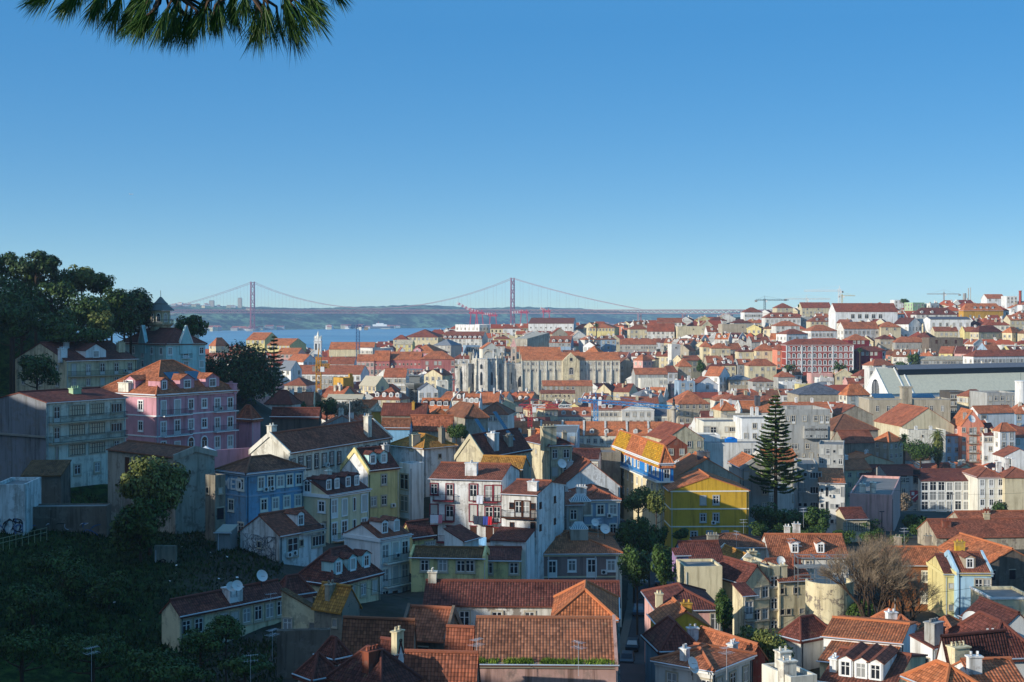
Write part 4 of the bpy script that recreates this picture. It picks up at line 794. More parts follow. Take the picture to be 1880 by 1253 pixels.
B('grey-cream tenement with balconies under the skyline block', None, 1306, 1341, 639, 900, 4, 17, 'h', 3.0, 'cream2', 'terra', 'n.nn/n.nn/n.nn', '', d=10, fl=3.8)
B('cream tenement with three dormers', None, 1356, 1388, 645, 890, 4, 16, 'h', 3.6, 'cream2', 'wine', 'n.n.n/n.n.n/n.n.n', '', d=10, fl=3.8, dm=[('R', .3, 'white', 1.8), ('R', .7, 'white', 1.8)])
B('cream tenement left of the salmon strip', None, 1388, 1425, 643, 885, 4, 16, 'h', 3.6, 'cream', 'terra', 'n.n.n/n.n.n/n.n.n', '', d=10, fl=3.8)
B('long blue-grey house with a brown roof', 1138, 1205, 1216, 632, 985, 86, 13, 'l', 3.4, 'grey', 'terra2', '', '14n', fl=4)
B('bluish white tower-like house', 1226, 1233, 1249, 634, 905, 16, 16, 'f', .6, 'white2', 'felt', '.s./', '')
B('yellow villa with a palm in front', 1082, 1128, 1137, 602, 1125, 80, 12, 'h', 3.4, 'yellow', 'terra', '', '8n')
B('long white palace with a row of round windows', 970, 1053, 1058, 594, 1180, 86, 16, 'l', 4.4, 'white', 'dkred', '', '9s/9n', fl=5)
B('blue-grey house with arched dormers', 1008, 1048, 1053, 629, 985, 84, 14, 'l', 4.2, 'blue2', 'terra2', '', '7n', dm=[('L', .2, 'white', 2), ('L', .5, 'white', 2), ('L', .8, 'white', 2)])
B('grey gabled house below the white palace', 1010, 1014, 1042, 613, 1070, 10, 10, 'l', 4.6, 'stone', 'brick', '.n.', '')
B('concrete ruin with a slanted slab roof', 945, 968, 1008, 622, 1005, 40, 14, 't', 4.0, 'concrete', 'concrete', '', '', wm='worn', tm='slate', name='ruined_house', cat='ruin')
B('orange roofed house behind the convent', 1072, 1100, 1110, 648, 945, 70, 12, 'h', 4.6, 'white2', 'orange', '', '')
B('orange roofed cloister behind the ruined church', None, 955, 1030, 650, 930, 3, 14, 'r', 4.4, 'stone', 'orange', '', '', d=12)
redb = B('large red building with rows of white arched windows', None, 1443, 1567, 633, 862, 3, 17, 'h', 3.4, 'red', 'brick', '13a/13a/13a/13a', '', d=15, fl=4.15, cor='white', sc_=(1, 2, 3), fc='white', name='school_building', cat='building')
B('white villa with a red hip left above the red building', 1425, 1444, 1483, 613, 930, 22, 15, 'h', 3.0, 'white', 'rust', '3n/3n', '3n/3n', fl=4.6)
B('long bluish white hospital wing with an orange roof', 1537, 1549, 1614, 603, 965, 16, 20, 'r', 4.4, 'white2', 'terra', '8n/8n/8n', '', fl=4.4)
B('white sunlit wing left of the hospital wing', 1483, 1489, 1537, 607, 975, 14, 18, 'h', 3.8, 'white', 'terra', '6n./6n.', '', d=14, fl=4.6)
B('large white church nave with a brown-red roof', None, 1534, 1648, 572, 1055, 4, 16, 'r', 6.2, 'white', 'brick', '..5q..', '', d=18, name='church', cat='church', fl=5)
B('orange roofed house left of the church nave', None, 1424, 1468, 598, 1010, 4, 13, 'h', 3.2, 'white2', 'terra', '', '', d=12)
B('pale green row with dormers below the skyline', None, 1405, 1470, 583, 1150, 4, 14, 'h', 4.0, 'white2', 'rust', '8n', '', d=12, dm=[('R', .2, 'white', 2), ('R', .45, 'white', 2), ('R', .7, 'white', 2)], fl=4.4)
B('cream house with a maroon roof beside the church nave', None, 1488, 1530, 590, 1090, 4, 12, 'h', 4.0, 'cream2', 'rust', '', '', d=12, dm=[('R', .3, 'slate', 2), ('R', .7, 'slate', 2)])
B('white mansard house on the skyline', None, 1367, 1400, 573, 1300, 6, 12, 'h', 4.2, 'white', 'dkred', '8n', '', d=14, fl=5)
B('brown hipped house on the skyline', None, 1426, 1456, 565, 1330, 6, 10, 'h', 4.2, 'cream2', 'brick', '', '', d=14)
B('skyline house with a long maroon roof', None, 1472, 1526, 565, 1330, 4, 10, 'r', 5.0, 'cream2', 'brick', '', '', d=14)
B('salmon strip of a house beside the red building', None, 1427, 1443, 641, 872, 4, 17, 'h', 3.0, 'salmon', 'rust', 'n.n/n.n/n.n/n.n', '', d=12, fl=4)
B('maroon house with an orange hip right of the red building', None, 1557, 1596, 624, 890, 4, 15, 'h', 3.4, 'maroon', 'terra', '.nnn.', '', d=12)
B('low maroon annex with white windows', None, 1572, 1620, 645, 870, 4, 10, 'h', 3.0, 'maroon', 'wine', '.nnnn.', '', d=10)
B('white block with two rows of dark windows on the hill', None, 1708, 1782, 586, 1005, 4, 18, 'r', 1.6, 'white', 'slate', '6v/6v', '', d=14, fl=5.4, tm='slate')
B('yellow palace with a big orange roof on the hill', 1760, 1769, 1842, 570, 1125, 10, 20, 'h', 5.6, 'ochre', 'orange', '.v.v.v.v./.v.v.v.v.', 'v/v', fl=6.4, dm=[('R', .3, 'slate', 2.4), ('R', .45, 'slate', 2.4), ('R', .6, 'slate', 2.4), ('R', .75, 'slate', 2.4)], cor='grey', name='palace', cat='palace')
B('beige villa with a dark hipped roof below the yellow palace', 1781, 1797, 1840, 609, 965, 24, 14, 'h', 4.0, 'cream2', 'wine', '4n/4n', '3n/3n', fl=4.4)
B('yellow house with an orange hip at the right edge', 1840, 1858, 1876, 610, 960, 40, 14, 'h', 3.6, 'cream', 'orange', 'nn/nn', 'nn/nn', fl=4.4)
B('white gable house left of the white block', 1640, 1668, 1692, 595, 1005, 50, 14, 'l', 4.4, 'white', 'wine', '4v', '', fl=5)
B('cream hipped house in the hillside terrace', None, 1617, 1654, 600, 970, 5, 16, 'h', 3.4, 'cream2', 'terra', '.n.n.', '', d=12)
B('grey house with a red hip in the shaded terrace', None, 1644, 1706, 628, 935, 5, 14, 'h', 3.4, 'grey', 'terra', '7v/7v', '', d=12, fl=4.4)
B('narrow grey house under the cream hipped house', None, 1616, 1642, 622, 940, 6, 14, 'h', 2.6, 'stone', 'wine', '4n/4n', '', d=10, fl=4.4)
B('roofless brown ruin on the hillside', None, 1706, 1768, 622, 920, 6, 12, 'f', .6, 'ruin', 'felt', '.k.k.k.', '', d=12, wm='ruin', name='ruined_house', cat='ruin')
B('low long building with a beige-brown roof behind the station', None, 1690, 1770, 661, 855, 2, 9, 'r', 2.0, 'stone', 'beige', '16n', '', d=12)
B('sunlit white building with a brown roof behind the station', 1768, 1787, 1905, 654, 835, 16, 13, 'h', 3.4, 'white', 'brick', '18n', 'nn', fl=4.6)
B('pale green house on the hill skyline', 1672, 1676, 1697, 557, 1200, 20, 20, 'f', .6, 'green', 'felt', '', '', d=12)
B('dark roofed row with dormers above the white block', None, 1682, 1757, 577, 1085, 4, 14, 'h', 5.0, 'white2', 'wine', '', '', d=12, dm=[('R', .15, 'white', 2.2), ('R', .4, 'white', 2.2), ('R', .75, 'white', 2.2)])
B('white flat roofed skyline house left of the water tower', None, 1642, 1664, 552, 1330, 4, 10, 'f', .6, 'white', 'felt', '', '', d=12)
B('white skyline house with a red roof at the far right', None, 1812, 1845, 548, 1330, 4, 14, 'r', 4.0, 'white', 'terra', '3n', '', d=14)
B('white blocky skyline house near the brick stack', None, 1848, 1868, 545, 1300, 4, 14, 'f', .6, 'white', 'felt', '3n/3n', '', d=12)
# ------------------------------------------------------------------ ground
CTRL = []       # x, y, z, weight
for r_ in ALL:
    if r_['ctl']: CTRL.append((r_['cx'], r_['cy'], r_['zb'], 1.0))
def ctl(u, Y, z, w_=1.0): CTRL.append(((u - CU) / F * Y, Y, z, w_))
for u, pts in {
    300: [(60, 52), (100, 46)], 940: [(60, 50), (100, 43), (450, 26), (640, 18), (760, 20), (1000, 46), (1200, 56), (1420, 56), (1600, 36), (1850, 4), (2100, 0)],
    600: [(60, 52), (100, 44), (330, 46), (450, 28), (640, 16), (850, 20), (1000, 28), (1200, 32), (1400, 22), (1650, 2), (2000, 0)],
    420: [(330, 56), (450, 36), (640, 20), (850, 20), (1000, 26), (1200, 24), (1500, 2), (2000, 0)],
    1400: [(60, 50), (100, 42), (450, 22), (600, 18), (740, 24), (1000, 54), (1200, 74), (1330, 78), (1500, 66), (1800, 40), (2200, 10)],
    1180: [(450, 22), (600, 18), (1000, 50), (1200, 60), (1400, 64), (1600, 44), (1900, 6), (2200, 2)],
    1700: [(60, 50), (100, 42), (450, 20), (600, 22), (740, 32), (1000, 56), (1200, 76), (1350, 84), (1600, 74), (2200, 30)],
    1900: [(60, 50), (100, 42), (450, 22), (600, 28), (740, 34), (1000, 60), (1200, 80), (1400, 90), (1600, 84), (2200, 40)],
    2300: [(200, 44), (500, 36), (900, 60), (1400, 90), (2200, 50)], 760: [(1300, 36), (1600, 4), (2000, 0)], 250: [(700, 22), (1000, 20), (1500, 2)],
    -100: [(700, 20), (1200, 4)], 1550: [(1330, 80)]}.items():
    for Y, z in pts: ctl(u, Y, z)
# castle hill, left
for x, y, z in ((-128, 340, 82), (-115, 345, 76), (-105, 350, 70), (-92, 352, 66), (-150, 380, 84), (-190, 360, 90), (-240, 380, 92), (-140, 430, 66), (-210, 450, 82), (-100, 420, 52), (-180, 300, 66), (-115, 320, 60), (-260, 300, 84), (-320, 380, 86), (-240, 520, 50)): CTRL.append((x, y, z, 1.4))
# steep grass slope at the lower left
for x, y, z in ((-50, 130, 43), (-62, 160, 48), (-70, 185, 53), (-52, 178, 48), (-38, 172, 45), (-40, 125, 40), (-30, 118, 38), (-80, 200, 56), (-60, 110, 45), (-15, 110, 37), (0, 105, 38)): CTRL.append((x, y, z, 1.2))
ctl(302, 178, 48.6, 6); ctl(410, 184, 49.5, 5); ctl(330, 176, 48.2, 5); ctl(120, 184, 51.5, 3)
ctl(890, 866, 24, 8); ctl(935, 866, 25, 6); ctl(848, 868, 24, 6); ctl(890, 835, 22, 5); ctl(1040, 850, 25, 4); ctl(960, 800, 21, 3)
STREET = [(9.5, 110, 36), (12.3, 140, 35), (14.8, 170, 34), (17.5, 190, 33.5), (19.8, 206, 33.3), (23.5, 240, 33), (25, 265, 33), (25, 290, 32), (21, 330, 30), (16, 370, 28)]
for (x, y, z) in STREET:
    for q in (0, 1): CTRL.append((x, y + q * 12, z, 4.0))
def base_h(x, y):
    sw = sz = 0.0
    s2 = 36 + (y * .025) ** 2
    for cx, cy, cz, cw in CTRL:
        d = (cx - x) ** 2 + (cy - y) ** 2 + s2
        k = cw / (d * d); sw += k; sz += k * cz
    return sz / sw
SW = [(0, 30), (-40, 40), (-90, 60), (-110, 66), (-127, 69), (-134, 71), (-150, 74), (-165, 81), (-175, 84), (-178, 78), (-181, 71), (-185, 74), (-188, 84), (-192, 85), (-205, 85), (-215, 81), (-222, 80), (-235, 83), (-245, 86), (-262, 90), (-298, 98), (-330, 106), (-430, 130)]  # crest profile of the added ridge, set and notched for its shadow edge
HX, HY = (math.sin(rad(SA)), math.cos(rad(SA)))       # horizontal run of the sunlight
def lerp_tab(T, x):
    for (a, b), (c, d) in zip(T, T[1:]):
        if c <= x <= a: return b + (d - b) * (a - x) / (a - c)
    return T[-1][1] if x < T[-1][0] else T[0][1]
def ground_h(x, y):
    z = base_h(x, y) if y > 40 else 52 + (40 - y) * .4
    lim = 80 - .30 * y - 3.0
    if y < 110: z = min(z, lim)
    return min(z, 76)  if y < 40 else z
def shade_ridge():
    """ridge added out of view at left, crest shaped to shade the slope below"""
    v = []; f = []; W_ = [-430 + 5 * i for i in range(87)]; T_ = [-150 + 6 * i for i in range(25)]
    for t in T_:
        for w_ in W_:
            x, y = w_ * HY + t * HX, -w_ * HX + t * HY
            zr = lerp_tab(SW, w_) + 60 * math.tan(rad(SE)); z = zr - .75 * max(0, abs(t + 60) - 4) + 1.2 * noise.noise(Vector((x * .06, y * .06, 0)))
            v.append((x, y, z if t < -6 else z - 8))
    n = len(W_)
    for j in range(len(T_) - 1):
        for i in range(n - 1): a_ = j * n + i; f.append((a_, a_ + 1, a_ + n + 1, a_ + n))
    me = D.meshes.new('hillside'); me.from_pydata(v, [], f); me.materials.append(gm); me.polygons.foreach_set('use_smooth', [True] * len(f)); link(D.objects.new('hillside', me))['kind'] = 'structure'  # unseen occluder, added for the shadow it throws
NU, NY = 150, 170
def grid_mesh(name, hf, xs, ys, mats, kind, shift=0):
    v = []; f = []
    for j, y in enumerate(ys):
        for i, k in enumerate(xs): x = k * (y if y > 160 else 160); v.append((x, y, hf(x, y) + shift))
    n = len(xs)
    for j in range(len(ys) - 1):
        for i in range(n - 1): a_ = j * n + i; f.append((a_, a_ + 1, a_ + n + 1, a_ + n))
    me = D.meshes.new(name); me.from_pydata(v, [], f)
    for m_ in mats: me.materials.append(m_)
    me.polygons.foreach_set('use_smooth', [True] * len(f))
    o = link(D.objects.new(name, me)); o['kind'] = kind; return o
def ground_mat():
    b = NB('city_ground'); co = b.n('ShaderNodeTexCoord').outputs['Object']
    n1 = b.noise(co, .05, 5, .65); n2 = b.noise(co, .8, 4, .7)
    c = b.mix(b.ramp(n1, .4, .6), lin('#4d4942'), lin('#38372f'))
    c = b.mix(b.math('MULTIPLY', b.ramp(n2, .5, .7), .5), c, lin('#2f3a22'))
    sx = b.n('ShaderNodeSeparateXYZ'); b.set(sx.inputs[0], co)
    gr = b.math('MULTIPLY', b.ramp(b.math('ADD', b.math('MULTIPLY', sx.outputs[1], .24), sx.outputs[0]), 8.0, -4.0), b.ramp(sx.outputs[1], 700.0, 500.0))
    g = b.mix(b.ramp(n2, .4, .65), lin('#1a2c15'), lin('#344722'))
    c = b.mix(gr, c, g)
    b.bump(n2, .3, .6)
    return b.out(c, .95, .1)
ys = [-260 + 30 * i for i in range(9)] + [12 + 11 * i for i in range(14)] + [166 * (2300 / 166) ** (i / 120.0) for i in range(121)]
xs = [-2.6 + .2 * i for i in range(9)] + [-.9 + .0155 * i for i in range(120)] + [1.0, 1.2, 1.5]
gm = ground_mat()
grid_mesh('ground', ground_h, xs, ys, [gm], 'structure')
shade_ridge()
# street: carriageway, kerbs and pavements
def street():
    car = MB(); pav = MB(); pts = [Vector(p) for p in STREET]
    fine = []
    for i in range(len(pts) - 1):
        for k in range(6): fine.append(pts[i].lerp(pts[i + 1], k / 6))
    fine.append(pts[-1])
    zs = [max(ground_h(p.x + q, p.y) for q in (-3.2, -1.6, 0, 1.6, 3.2)) + .12 for p in fine]
    L = []
    for i, p in enumerate(fine):
        d = (fine[min(i + 1, len(fine) - 1)] - fine[max(i - 1, 0)]).xy.normalized(); nrm = Vector((d.y, -d.x))
        L.append((p, nrm, zs[i]))
    for (p, n, z), (q, m, z2) in zip(L, L[1:]):
        e = lambda P_, N_, s, zz: (P_.x + N_.x * s, P_.y + N_.y * s, zz)
        car.poly([e(p, n, -2.5, z), e(p, n, 2.5, z), e(q, m, 2.5, z2), e(q, m, -2.5, z2)])
        for s0, s1 in ((-3.6, -2.5), (2.5, 3.6)):
            pav.poly([e(p, n, s0, z + .13), e(p, n, s1, z + .13), e(q, m, s1, z2 + .13), e(q, m, s0, z2 + .13)])
            k = s1 if s0 < 0 else s0
            pav.poly([e(p, n, k, z - .05), e(p, n, k, z + .13), e(q, m, k, z2 + .13), e(q, m, k, z2 - .05)])
    car.build('road', M['asphalt'])['kind'] = 'structure'; pav.build('pavement', M['paving'])['kind'] = 'structure'
    return L
SL = street()
# river
def water_mat():
    b = NB('river_water'); co = b.n('ShaderNodeTexCoord').outputs['Object']
    n_ = b.noise(b.scale(co, (.02, .05, 1)), 1.0, 5, .65)
    b.bump(n_, 6.0, .7)
    c = b.mix(b.ramp(b.noise(b.scale(co, (.0012, .006, 1)), 1.0, 4), .4, .6), lin('#4d7d8e'), lin('#6f9aa6'))
    return b.out(c, .35, .5)
m = MB(); m.poly([(-9000, 1150, 0.3), (9000, 1150, .3), (9000, 13000, .3), (-9000, 13000, .3)]); m.build('river', water_mat())['kind'] = 'structure'
# hills beyond the river
def far_h(x, y):
    u = CU + F * x / y
    sh = 5450 + (u - 380) * 2.3 if u > 380 else 5450
    sh += 160 * noise.noise(Vector((x * .0012, 3.1, 0)))
    t = (y - sh) / 420.0
    if t < 0: return -6
    top = 88 + 7 * noise.noise(Vector((x * .0011, y * .0011, 7))) + 5 * noise.noise(Vector((x * .005, y * .005, 2)))
    for uu, hh, ww in ((330, 10, 90), (560, -8, 60), (770, 10, 70), (880, -8, 40), (1150, -20, 90), (1300, -40, 120)): top += hh * math.exp(-((u - uu) / ww) ** 2)
    top *= 1 + .04 * (y - 5800) / 2000
    k = min(1, t); k = k * k * (3 - 2 * k)
    return top * k * (.78 + .22 * min(1, max(0, t - 1))) + 11 * abs(noise.noise(Vector((x * .017, y * .017, 0)))) * k + 4 * noise.noise(Vector((x * .006, y * .03, 5))) * k
def hill_mat():
    b = NB('far_hillside'); co = b.n('ShaderNodeTexCoord').outputs['Object']
    n1 = b.noise(co, .0035, 5, .6); n2 = b.noise(co, .026, 5, .75)
    c = b.mix(b.ramp(n1, .42, .56), lin('#2b4030'), lin('#7a9468'))
    c = b.mix(b.math('MULTIPLY', b.ramp(n2, .47, .55), .9), c, lin('#15200f'))
    c = b.mix(b.math('MULTIPLY', b.ramp(b.noise(co, .009, 4, .7), .60, .68), .6), c, lin('#a08d70'))
    b.bump(n2, 14, .9)
    return b.out(c, .95, .1)
ys2 = [5200 + 55 * i for i in range(45)] + [7700 + 200 * i for i in range(12)]
v = []; f = []; n = 330
for j, y in enumerate(ys2):
    for i in range(n): k = -.33 + .52 * i / (n - 1); x = k * y; v.append((x, y, far_h(x, y)))
for j in range(len(ys2) - 1):
    for i in range(n - 1): a_ = j * n + i; f.append((a_, a_ + 1, a_ + n + 1, a_ + n))
me = D.meshes.new('hills'); me.from_pydata(v, [], f); me.materials.append(hill_mat()); me.polygons.foreach_set('use_smooth', [True] * len(f))
link(D.objects.new('hills', me))['kind'] = 'structure'
# ------------------------------------------------------------------ landmarks
def adopt(o, root):
    from mathutils import Matrix
    o.parent = root
    o.matrix_parent_inverse = (Matrix.Translation(root.location) @ Matrix.Rotation(root.rotation_euler[2], 4, 'Z')).inverted()
    return o
def dims(root):
    return next(q for q in ALL if q['root'] is root)
# suspension bridge over the river
def bridge():
    T1, T2 = Vector((-994, 5450, 0)), Vector((2, 4800, 0)); d = (T2 - T1).normalized(); p = Vector((d.y, -d.x, 0)); Ls = (T2 - T1).length
    root = thing('suspension_bridge', 'long red suspension bridge with two tall towers over the river', 'bridge', T1)
    loc = lambda s, q, z: d * s + p * q + Vector((0, 0, z))
    mt = M['paint']; red = C('#8d3033')
    for s in (0, Ls):
        m = MB()
        for q in (-11, 11): m.bar(loc(s, q, -2), loc(s, q * .86, 190), 3.9, 0, 4, 3.0)
        zs = [8, 38, 68, 98, 128, 158, 186]
        for z0, z1 in zip(zs, zs[1:]):
            m.bar(loc(s, -10.4, z0), loc(s, 9.8, z1), 1.2); m.bar(loc(s, 10.4, z0), loc(s, -9.8, z1), 1.2); m.bar(loc(s, -10, z1), loc(s, 10, z1), 1.4)
        m.build('tower', mt, root, red)
        m = MB(); m.lathe([(26, -8), (26, 5), (24, 8), (0, 8)], loc(s, 0, 0).x, loc(s, 0, 0).y, 14); m.build('pier', M['concrete'], root)
    m = MB(); a0, a1 = -620, Ls + 1080
    n = int((a1 - a0) / 12)
    for q in (-10, 10):
        m.bar(loc(a0, q, 70), loc(a1, q, 70), 1.9); m.bar(loc(a0, q, 81), loc(a1, q, 81), 2.0)
        for i in range(n):
            s = a0 + i * 12; up = i % 2
            m.bar(loc(s, q, 71 if up else 81), loc(s + 12, q, 81 if up else 71), 1.2)
            if i % 2 == 0: m.bar(loc(s, q, 71), loc(s, q, 81), .4)
    b0, b1 = loc(a0, -11, 81), loc(a0, 11, 81); c0, c1 = loc(a1, -11, 81), loc(a1, 11, 81)
    m.poly([b0, b1, c1, c0]); m.poly([v_ - Vector((0, 0, .9)) for v_ in (b0, c0, c1, b1)]); m.poly([b0, c0, c0 - Vector((0, 0, .9)), b1 - (b1 - b0) - Vector((0, 0, .9))])
    m.build('deck', mt, root, C('#592329'))
    def cz(s):
        if 0 <= s <= Ls: return 87 + 101 * (2 * s / Ls - 1) ** 2
        k = (-s if s < 0 else s - Ls) / 483; return 188 - 104 * k - 26 * k * (1 - k)
    for q in (-9.5, 9.5):
        m = MB(); S = [-483 + 483 * i / 12 for i in range(12)] + [Ls * i / 44 for i in range(45)] + [Ls + 483 * i / 12 for i in range(1, 13)]
        for s0, s1 in zip(S, S[1:]): m.bar(loc(s0, q, cz(s0)), loc(s1, q, cz(s1)), .8)
        m.build('main_cable', mt, root, C('#6f3f42'))
        for i in range(-10, 43):
            s = i * Ls / 33
            if abs(s) < 5 or abs(s - Ls) < 5 or s < -440 or s > Ls + 440: continue
            m = MB(); m.bar(loc(s, q, 81), loc(s, q, cz(s)), .22); m.build('hanger', mt, root, C('#6f4a4c'))
    for s in (Ls + 483, Ls + 640, Ls + 800, Ls + 960, -483):
        m = MB()
        for q in (-9, 9): m.bar(loc(s, q, 0), loc(s, q, 71), 3.4)
        for z in (20, 40, 60): m.bar(loc(s, -9, z), loc(s, 9, z), 1.6)
        m.build('viaduct_pier', M['paint'], root, C('#9a6a5c'))
bridge()
# ruined gothic church
def carmo():
    o = at(890, 727, 880); s = .337
    r = thing('ruined_church', 'ruined gothic church with tall stone apses and a broken arch', 'church', o)
    st = M['worn']; cs = C('#cbc8c0')
    lan = MB(); lan.poly([(-.75, 0, 0), (.75, 0, 0), (.75, 0, 6.6), (.45, 0, 7.7), (0, 0, 8.4), (-.45, 0, 7.7), (-.75, 0, 6.6)]); lm = lan.mesh('lancet_window', [M['glass']])
    lf = MB()
    for q in (-1, 1): lf.box(q * .85 - .12, q * .85 + .12, -.2, .1, -.2, 6.7)
    lfm = lf.mesh('window_frame', [M['stone']])
    def apse(u, rr, vt, y, nm, n=8, nw=3, hw=6):
        cx = (u - 890) * s; h = (727 - vt) * s
        m = MB(); m.lathe([(rr, -9), (rr, h - .5), (rr + .35, h - .4), (rr + .35, h), (0, h + .1)], cx, y, n, 0, math.pi, 2 * math.pi); a_ = m.build(nm, st, r, cs)
        for i in range(n + 1):
            t = math.pi + math.pi * i / n
            if i % (2 if n > 6 else 3) == 0:
                m = MB(); w_ = .75; x, yy = math.cos(t), math.sin(t); m.box(rr - .3, rr + 1.7, -w_, w_, -9, h * .55); m.box(rr - .3, rr + 1.1, -w_, w_, h * .55, h - 1.2); m.box(rr - .3, rr + .6, -w_ * .7, w_ * .7, h - 1.2, h + 1.6)
                b = m.build('buttress', st, r, C('#d9d2c0')); b.location = (cx, y, 0); b.rotation_euler = (0, 0, t)
        for i in range(nw):
            t = math.pi + math.pi * (i + .5) / nw
            for z, k in ((h * .28, 1.0), (h * .72, .36)) if n > 6 else ((h * .35, .9),):
                w_ = link(D.objects.new('lancet_window', lm), a_); w_.location = (cx + (rr + .03) * math.cos(t), y + (rr + .03) * math.sin(t), z); w_.rotation_euler = (0, 0, t + math.pi / 2); w_.scale = (1, 1, k)
    apse(893, 8.6, 659, 12, 'apse', 8, 4); apse(857, 4.0, 669, 12, 'side_chapel', 6, 3); apse(841, 3.0, 678, 13, 'side_chapel', 6, 3); apse(928, 4.4, 669, 12, 'side_chapel', 6, 3)
    R2 = random.Random(4)
    m = MB()
    for x0, x1, y0, y1, zt in ((-19, 19, 14, 15.2, 19.5), (-10, -9, 14, 46, 24), (10, 11, 14, 46, 24)):
        n = 14
        for i in range(n):
            if x1 - x0 > y1 - y0: a_, b_ = x0 + (x1 - x0) * i / n, x0 + (x1 - x0) * (i + 1) / n; m.box(a_, b_, y0, y1, -9, zt + R2.uniform(-1.5, 2.2))
            else: a_, b_ = y0 + (y1 - y0) * i / n, y0 + (y1 - y0) * (i + 1) / n; m.box(x0, x1, a_, b_, -9, zt + R2.uniform(-2.5, 2.5))
    m.build('nave_wall', M['ruin'], r, C('stone'))
    m = MB()
    for i in range(15):
        t0, t1 = math.pi * (i / 17), math.pi * ((i + 1) / 17)
        m.bar((2.5 + 3.4 * math.cos(t0), 14.5, 23.5 + 4 * math.sin(t0)), (2.5 + 3.4 * math.cos(t1), 14.5, 23.5 + 4 * math.sin(t1)), .55, 0, 5)
    m.build('broken_arch', st, r, C('stone'))
    for u, z0, z1 in ((868, 22, 28.5), (874, 22, 26.5), (905, 22, 29), (916, 20, 27), (850, 18, 24), (843, 18, 23), (925, 19, 25.5), (934, 19, 24)):
        x = (u - 890) * s; m = MB(); m.box(x - .6, x + .6, 13.2, 14.4, z0 - 3, z1 - 2.4); m.bar((x, 13.8, z1 - 2.5), (x, 13.8, z1), .75, 0, 4, .08); m.build('pinnacle', st, r, cs)
    m = MB(); m.box(12, 34, 10, 24, -9, 19.6); m.build('transept', st, r, cs)
    for u in (956, 977):
        x = (u - 890) * s; m = MB(); m.poly([(x - 1.7, 9.93, 5), (x + 1.7, 9.93, 5), (x + 1.7, 9.93, 9), (x + 1.1, 9.93, 10.8), (x, 9.93, 12), (x - 1.1, 9.93, 10.8), (x - 1.7, 9.93, 9)]); w_ = m.build('lancet_window', M['glass'], r)
        f = MB(); f.box(x - 2, x - 1.7, 9.7, 10, 4.7, 9.2); f.box(x + 1.7, x + 2, 9.7, 10, 4.7, 9.2); f.build('window_frame', M['stone'], w_)
    x = (943 - 890) * s; m = MB(); m.box(x - 1.8, x + 1.8, 12, 15.6, 0, 30); m.build('bell_turret', st, r, C('#cdb9a4'))
    m = MB(); m.bar((x, 13.8, 30), (x, 13.8, 35.5), 2.6, 0, 4, .1); m.build('turret_roof', M['tilefar'], r, C('pink2'))
    for z in (21.5, 26): m = MB(); m.box(x - .6, x + .6, 11.95, 12.1, z, z + 2.6); m.build('bell_opening', M['glass'], r)
carmo()
# convent extras: buttresses and the projecting chapel front
def convent_parts():
    q = dims(con); a, h = q['a'], q['h']
    for i in range(13):
        x = a * i / 12
        if 5 <= i <= 7 and i != 6: continue
        m = MB(); m.box(x - .4, x + .4, -.8, 0, -6, h - 6); m.box(x - .4, x + .4, -.35, 0, h - 6, h - .8); m.build('buttress', M['worn'], con, C('pale'))
    x = a * .5; m = MB(); m.box(x - 5.2, x + 5.2, -3.5, 2, -6, h - .5); m.poly([(x - 5.2, -3.5, h - .5), (x + 5.2, -3.5, h - .5), (x, -3.5, h + 4.4)]); m.poly([(x - 5.2, 2, h - .5), (x, 2, h + 4.4), (x + 5.2, 2, h - .5)])
    m.poly([(x - 5.2, -3.5, h - .5), (x, -3.5, h + 4.4), (x, 2, h + 4.4), (x - 5.2, 2, h - .5)]); m.poly([(x + 5.2, -3.5, h - .5), (x + 5.2, 2, h - .5), (x, 2, h + 4.4), (x, -3.5, h + 4.4)])
    f = m.build('chapel_front', M['worn'], con, C('cream'))
    for k, z, sc2 in (('a', h - 9, 2.0), ('s', h - .6, 2.6), ('a', 2, 2.6)):
        o = put_window(con, 'R', x, z, k, False, C('stone'), off=3.5); o.scale = (sc2, 1, sc2); o.parent = f
    for i in range(11):
        o = put_window(con, 'R', a * (i + .5) / 11, 1.0 if i < 7 else -.5, 'k' if i > 6 else 's', False, C('stone')); o.scale = (1.6, 1, 2.2 if i > 6 else 1.6)
convent_parts()
def red_parts():
    q = dims(redb); a, h = q['a'], q['h']
    for i in (0, 3, 5, 9, 13):
        x = min(max(a * i / 13, .3), a - .3); m = MB(); m.box(x - .28, x + .28, -.3, -.08, -2, h - .6); m.build('pilaster', M['trim'], redb, C('white'))
red_parts()
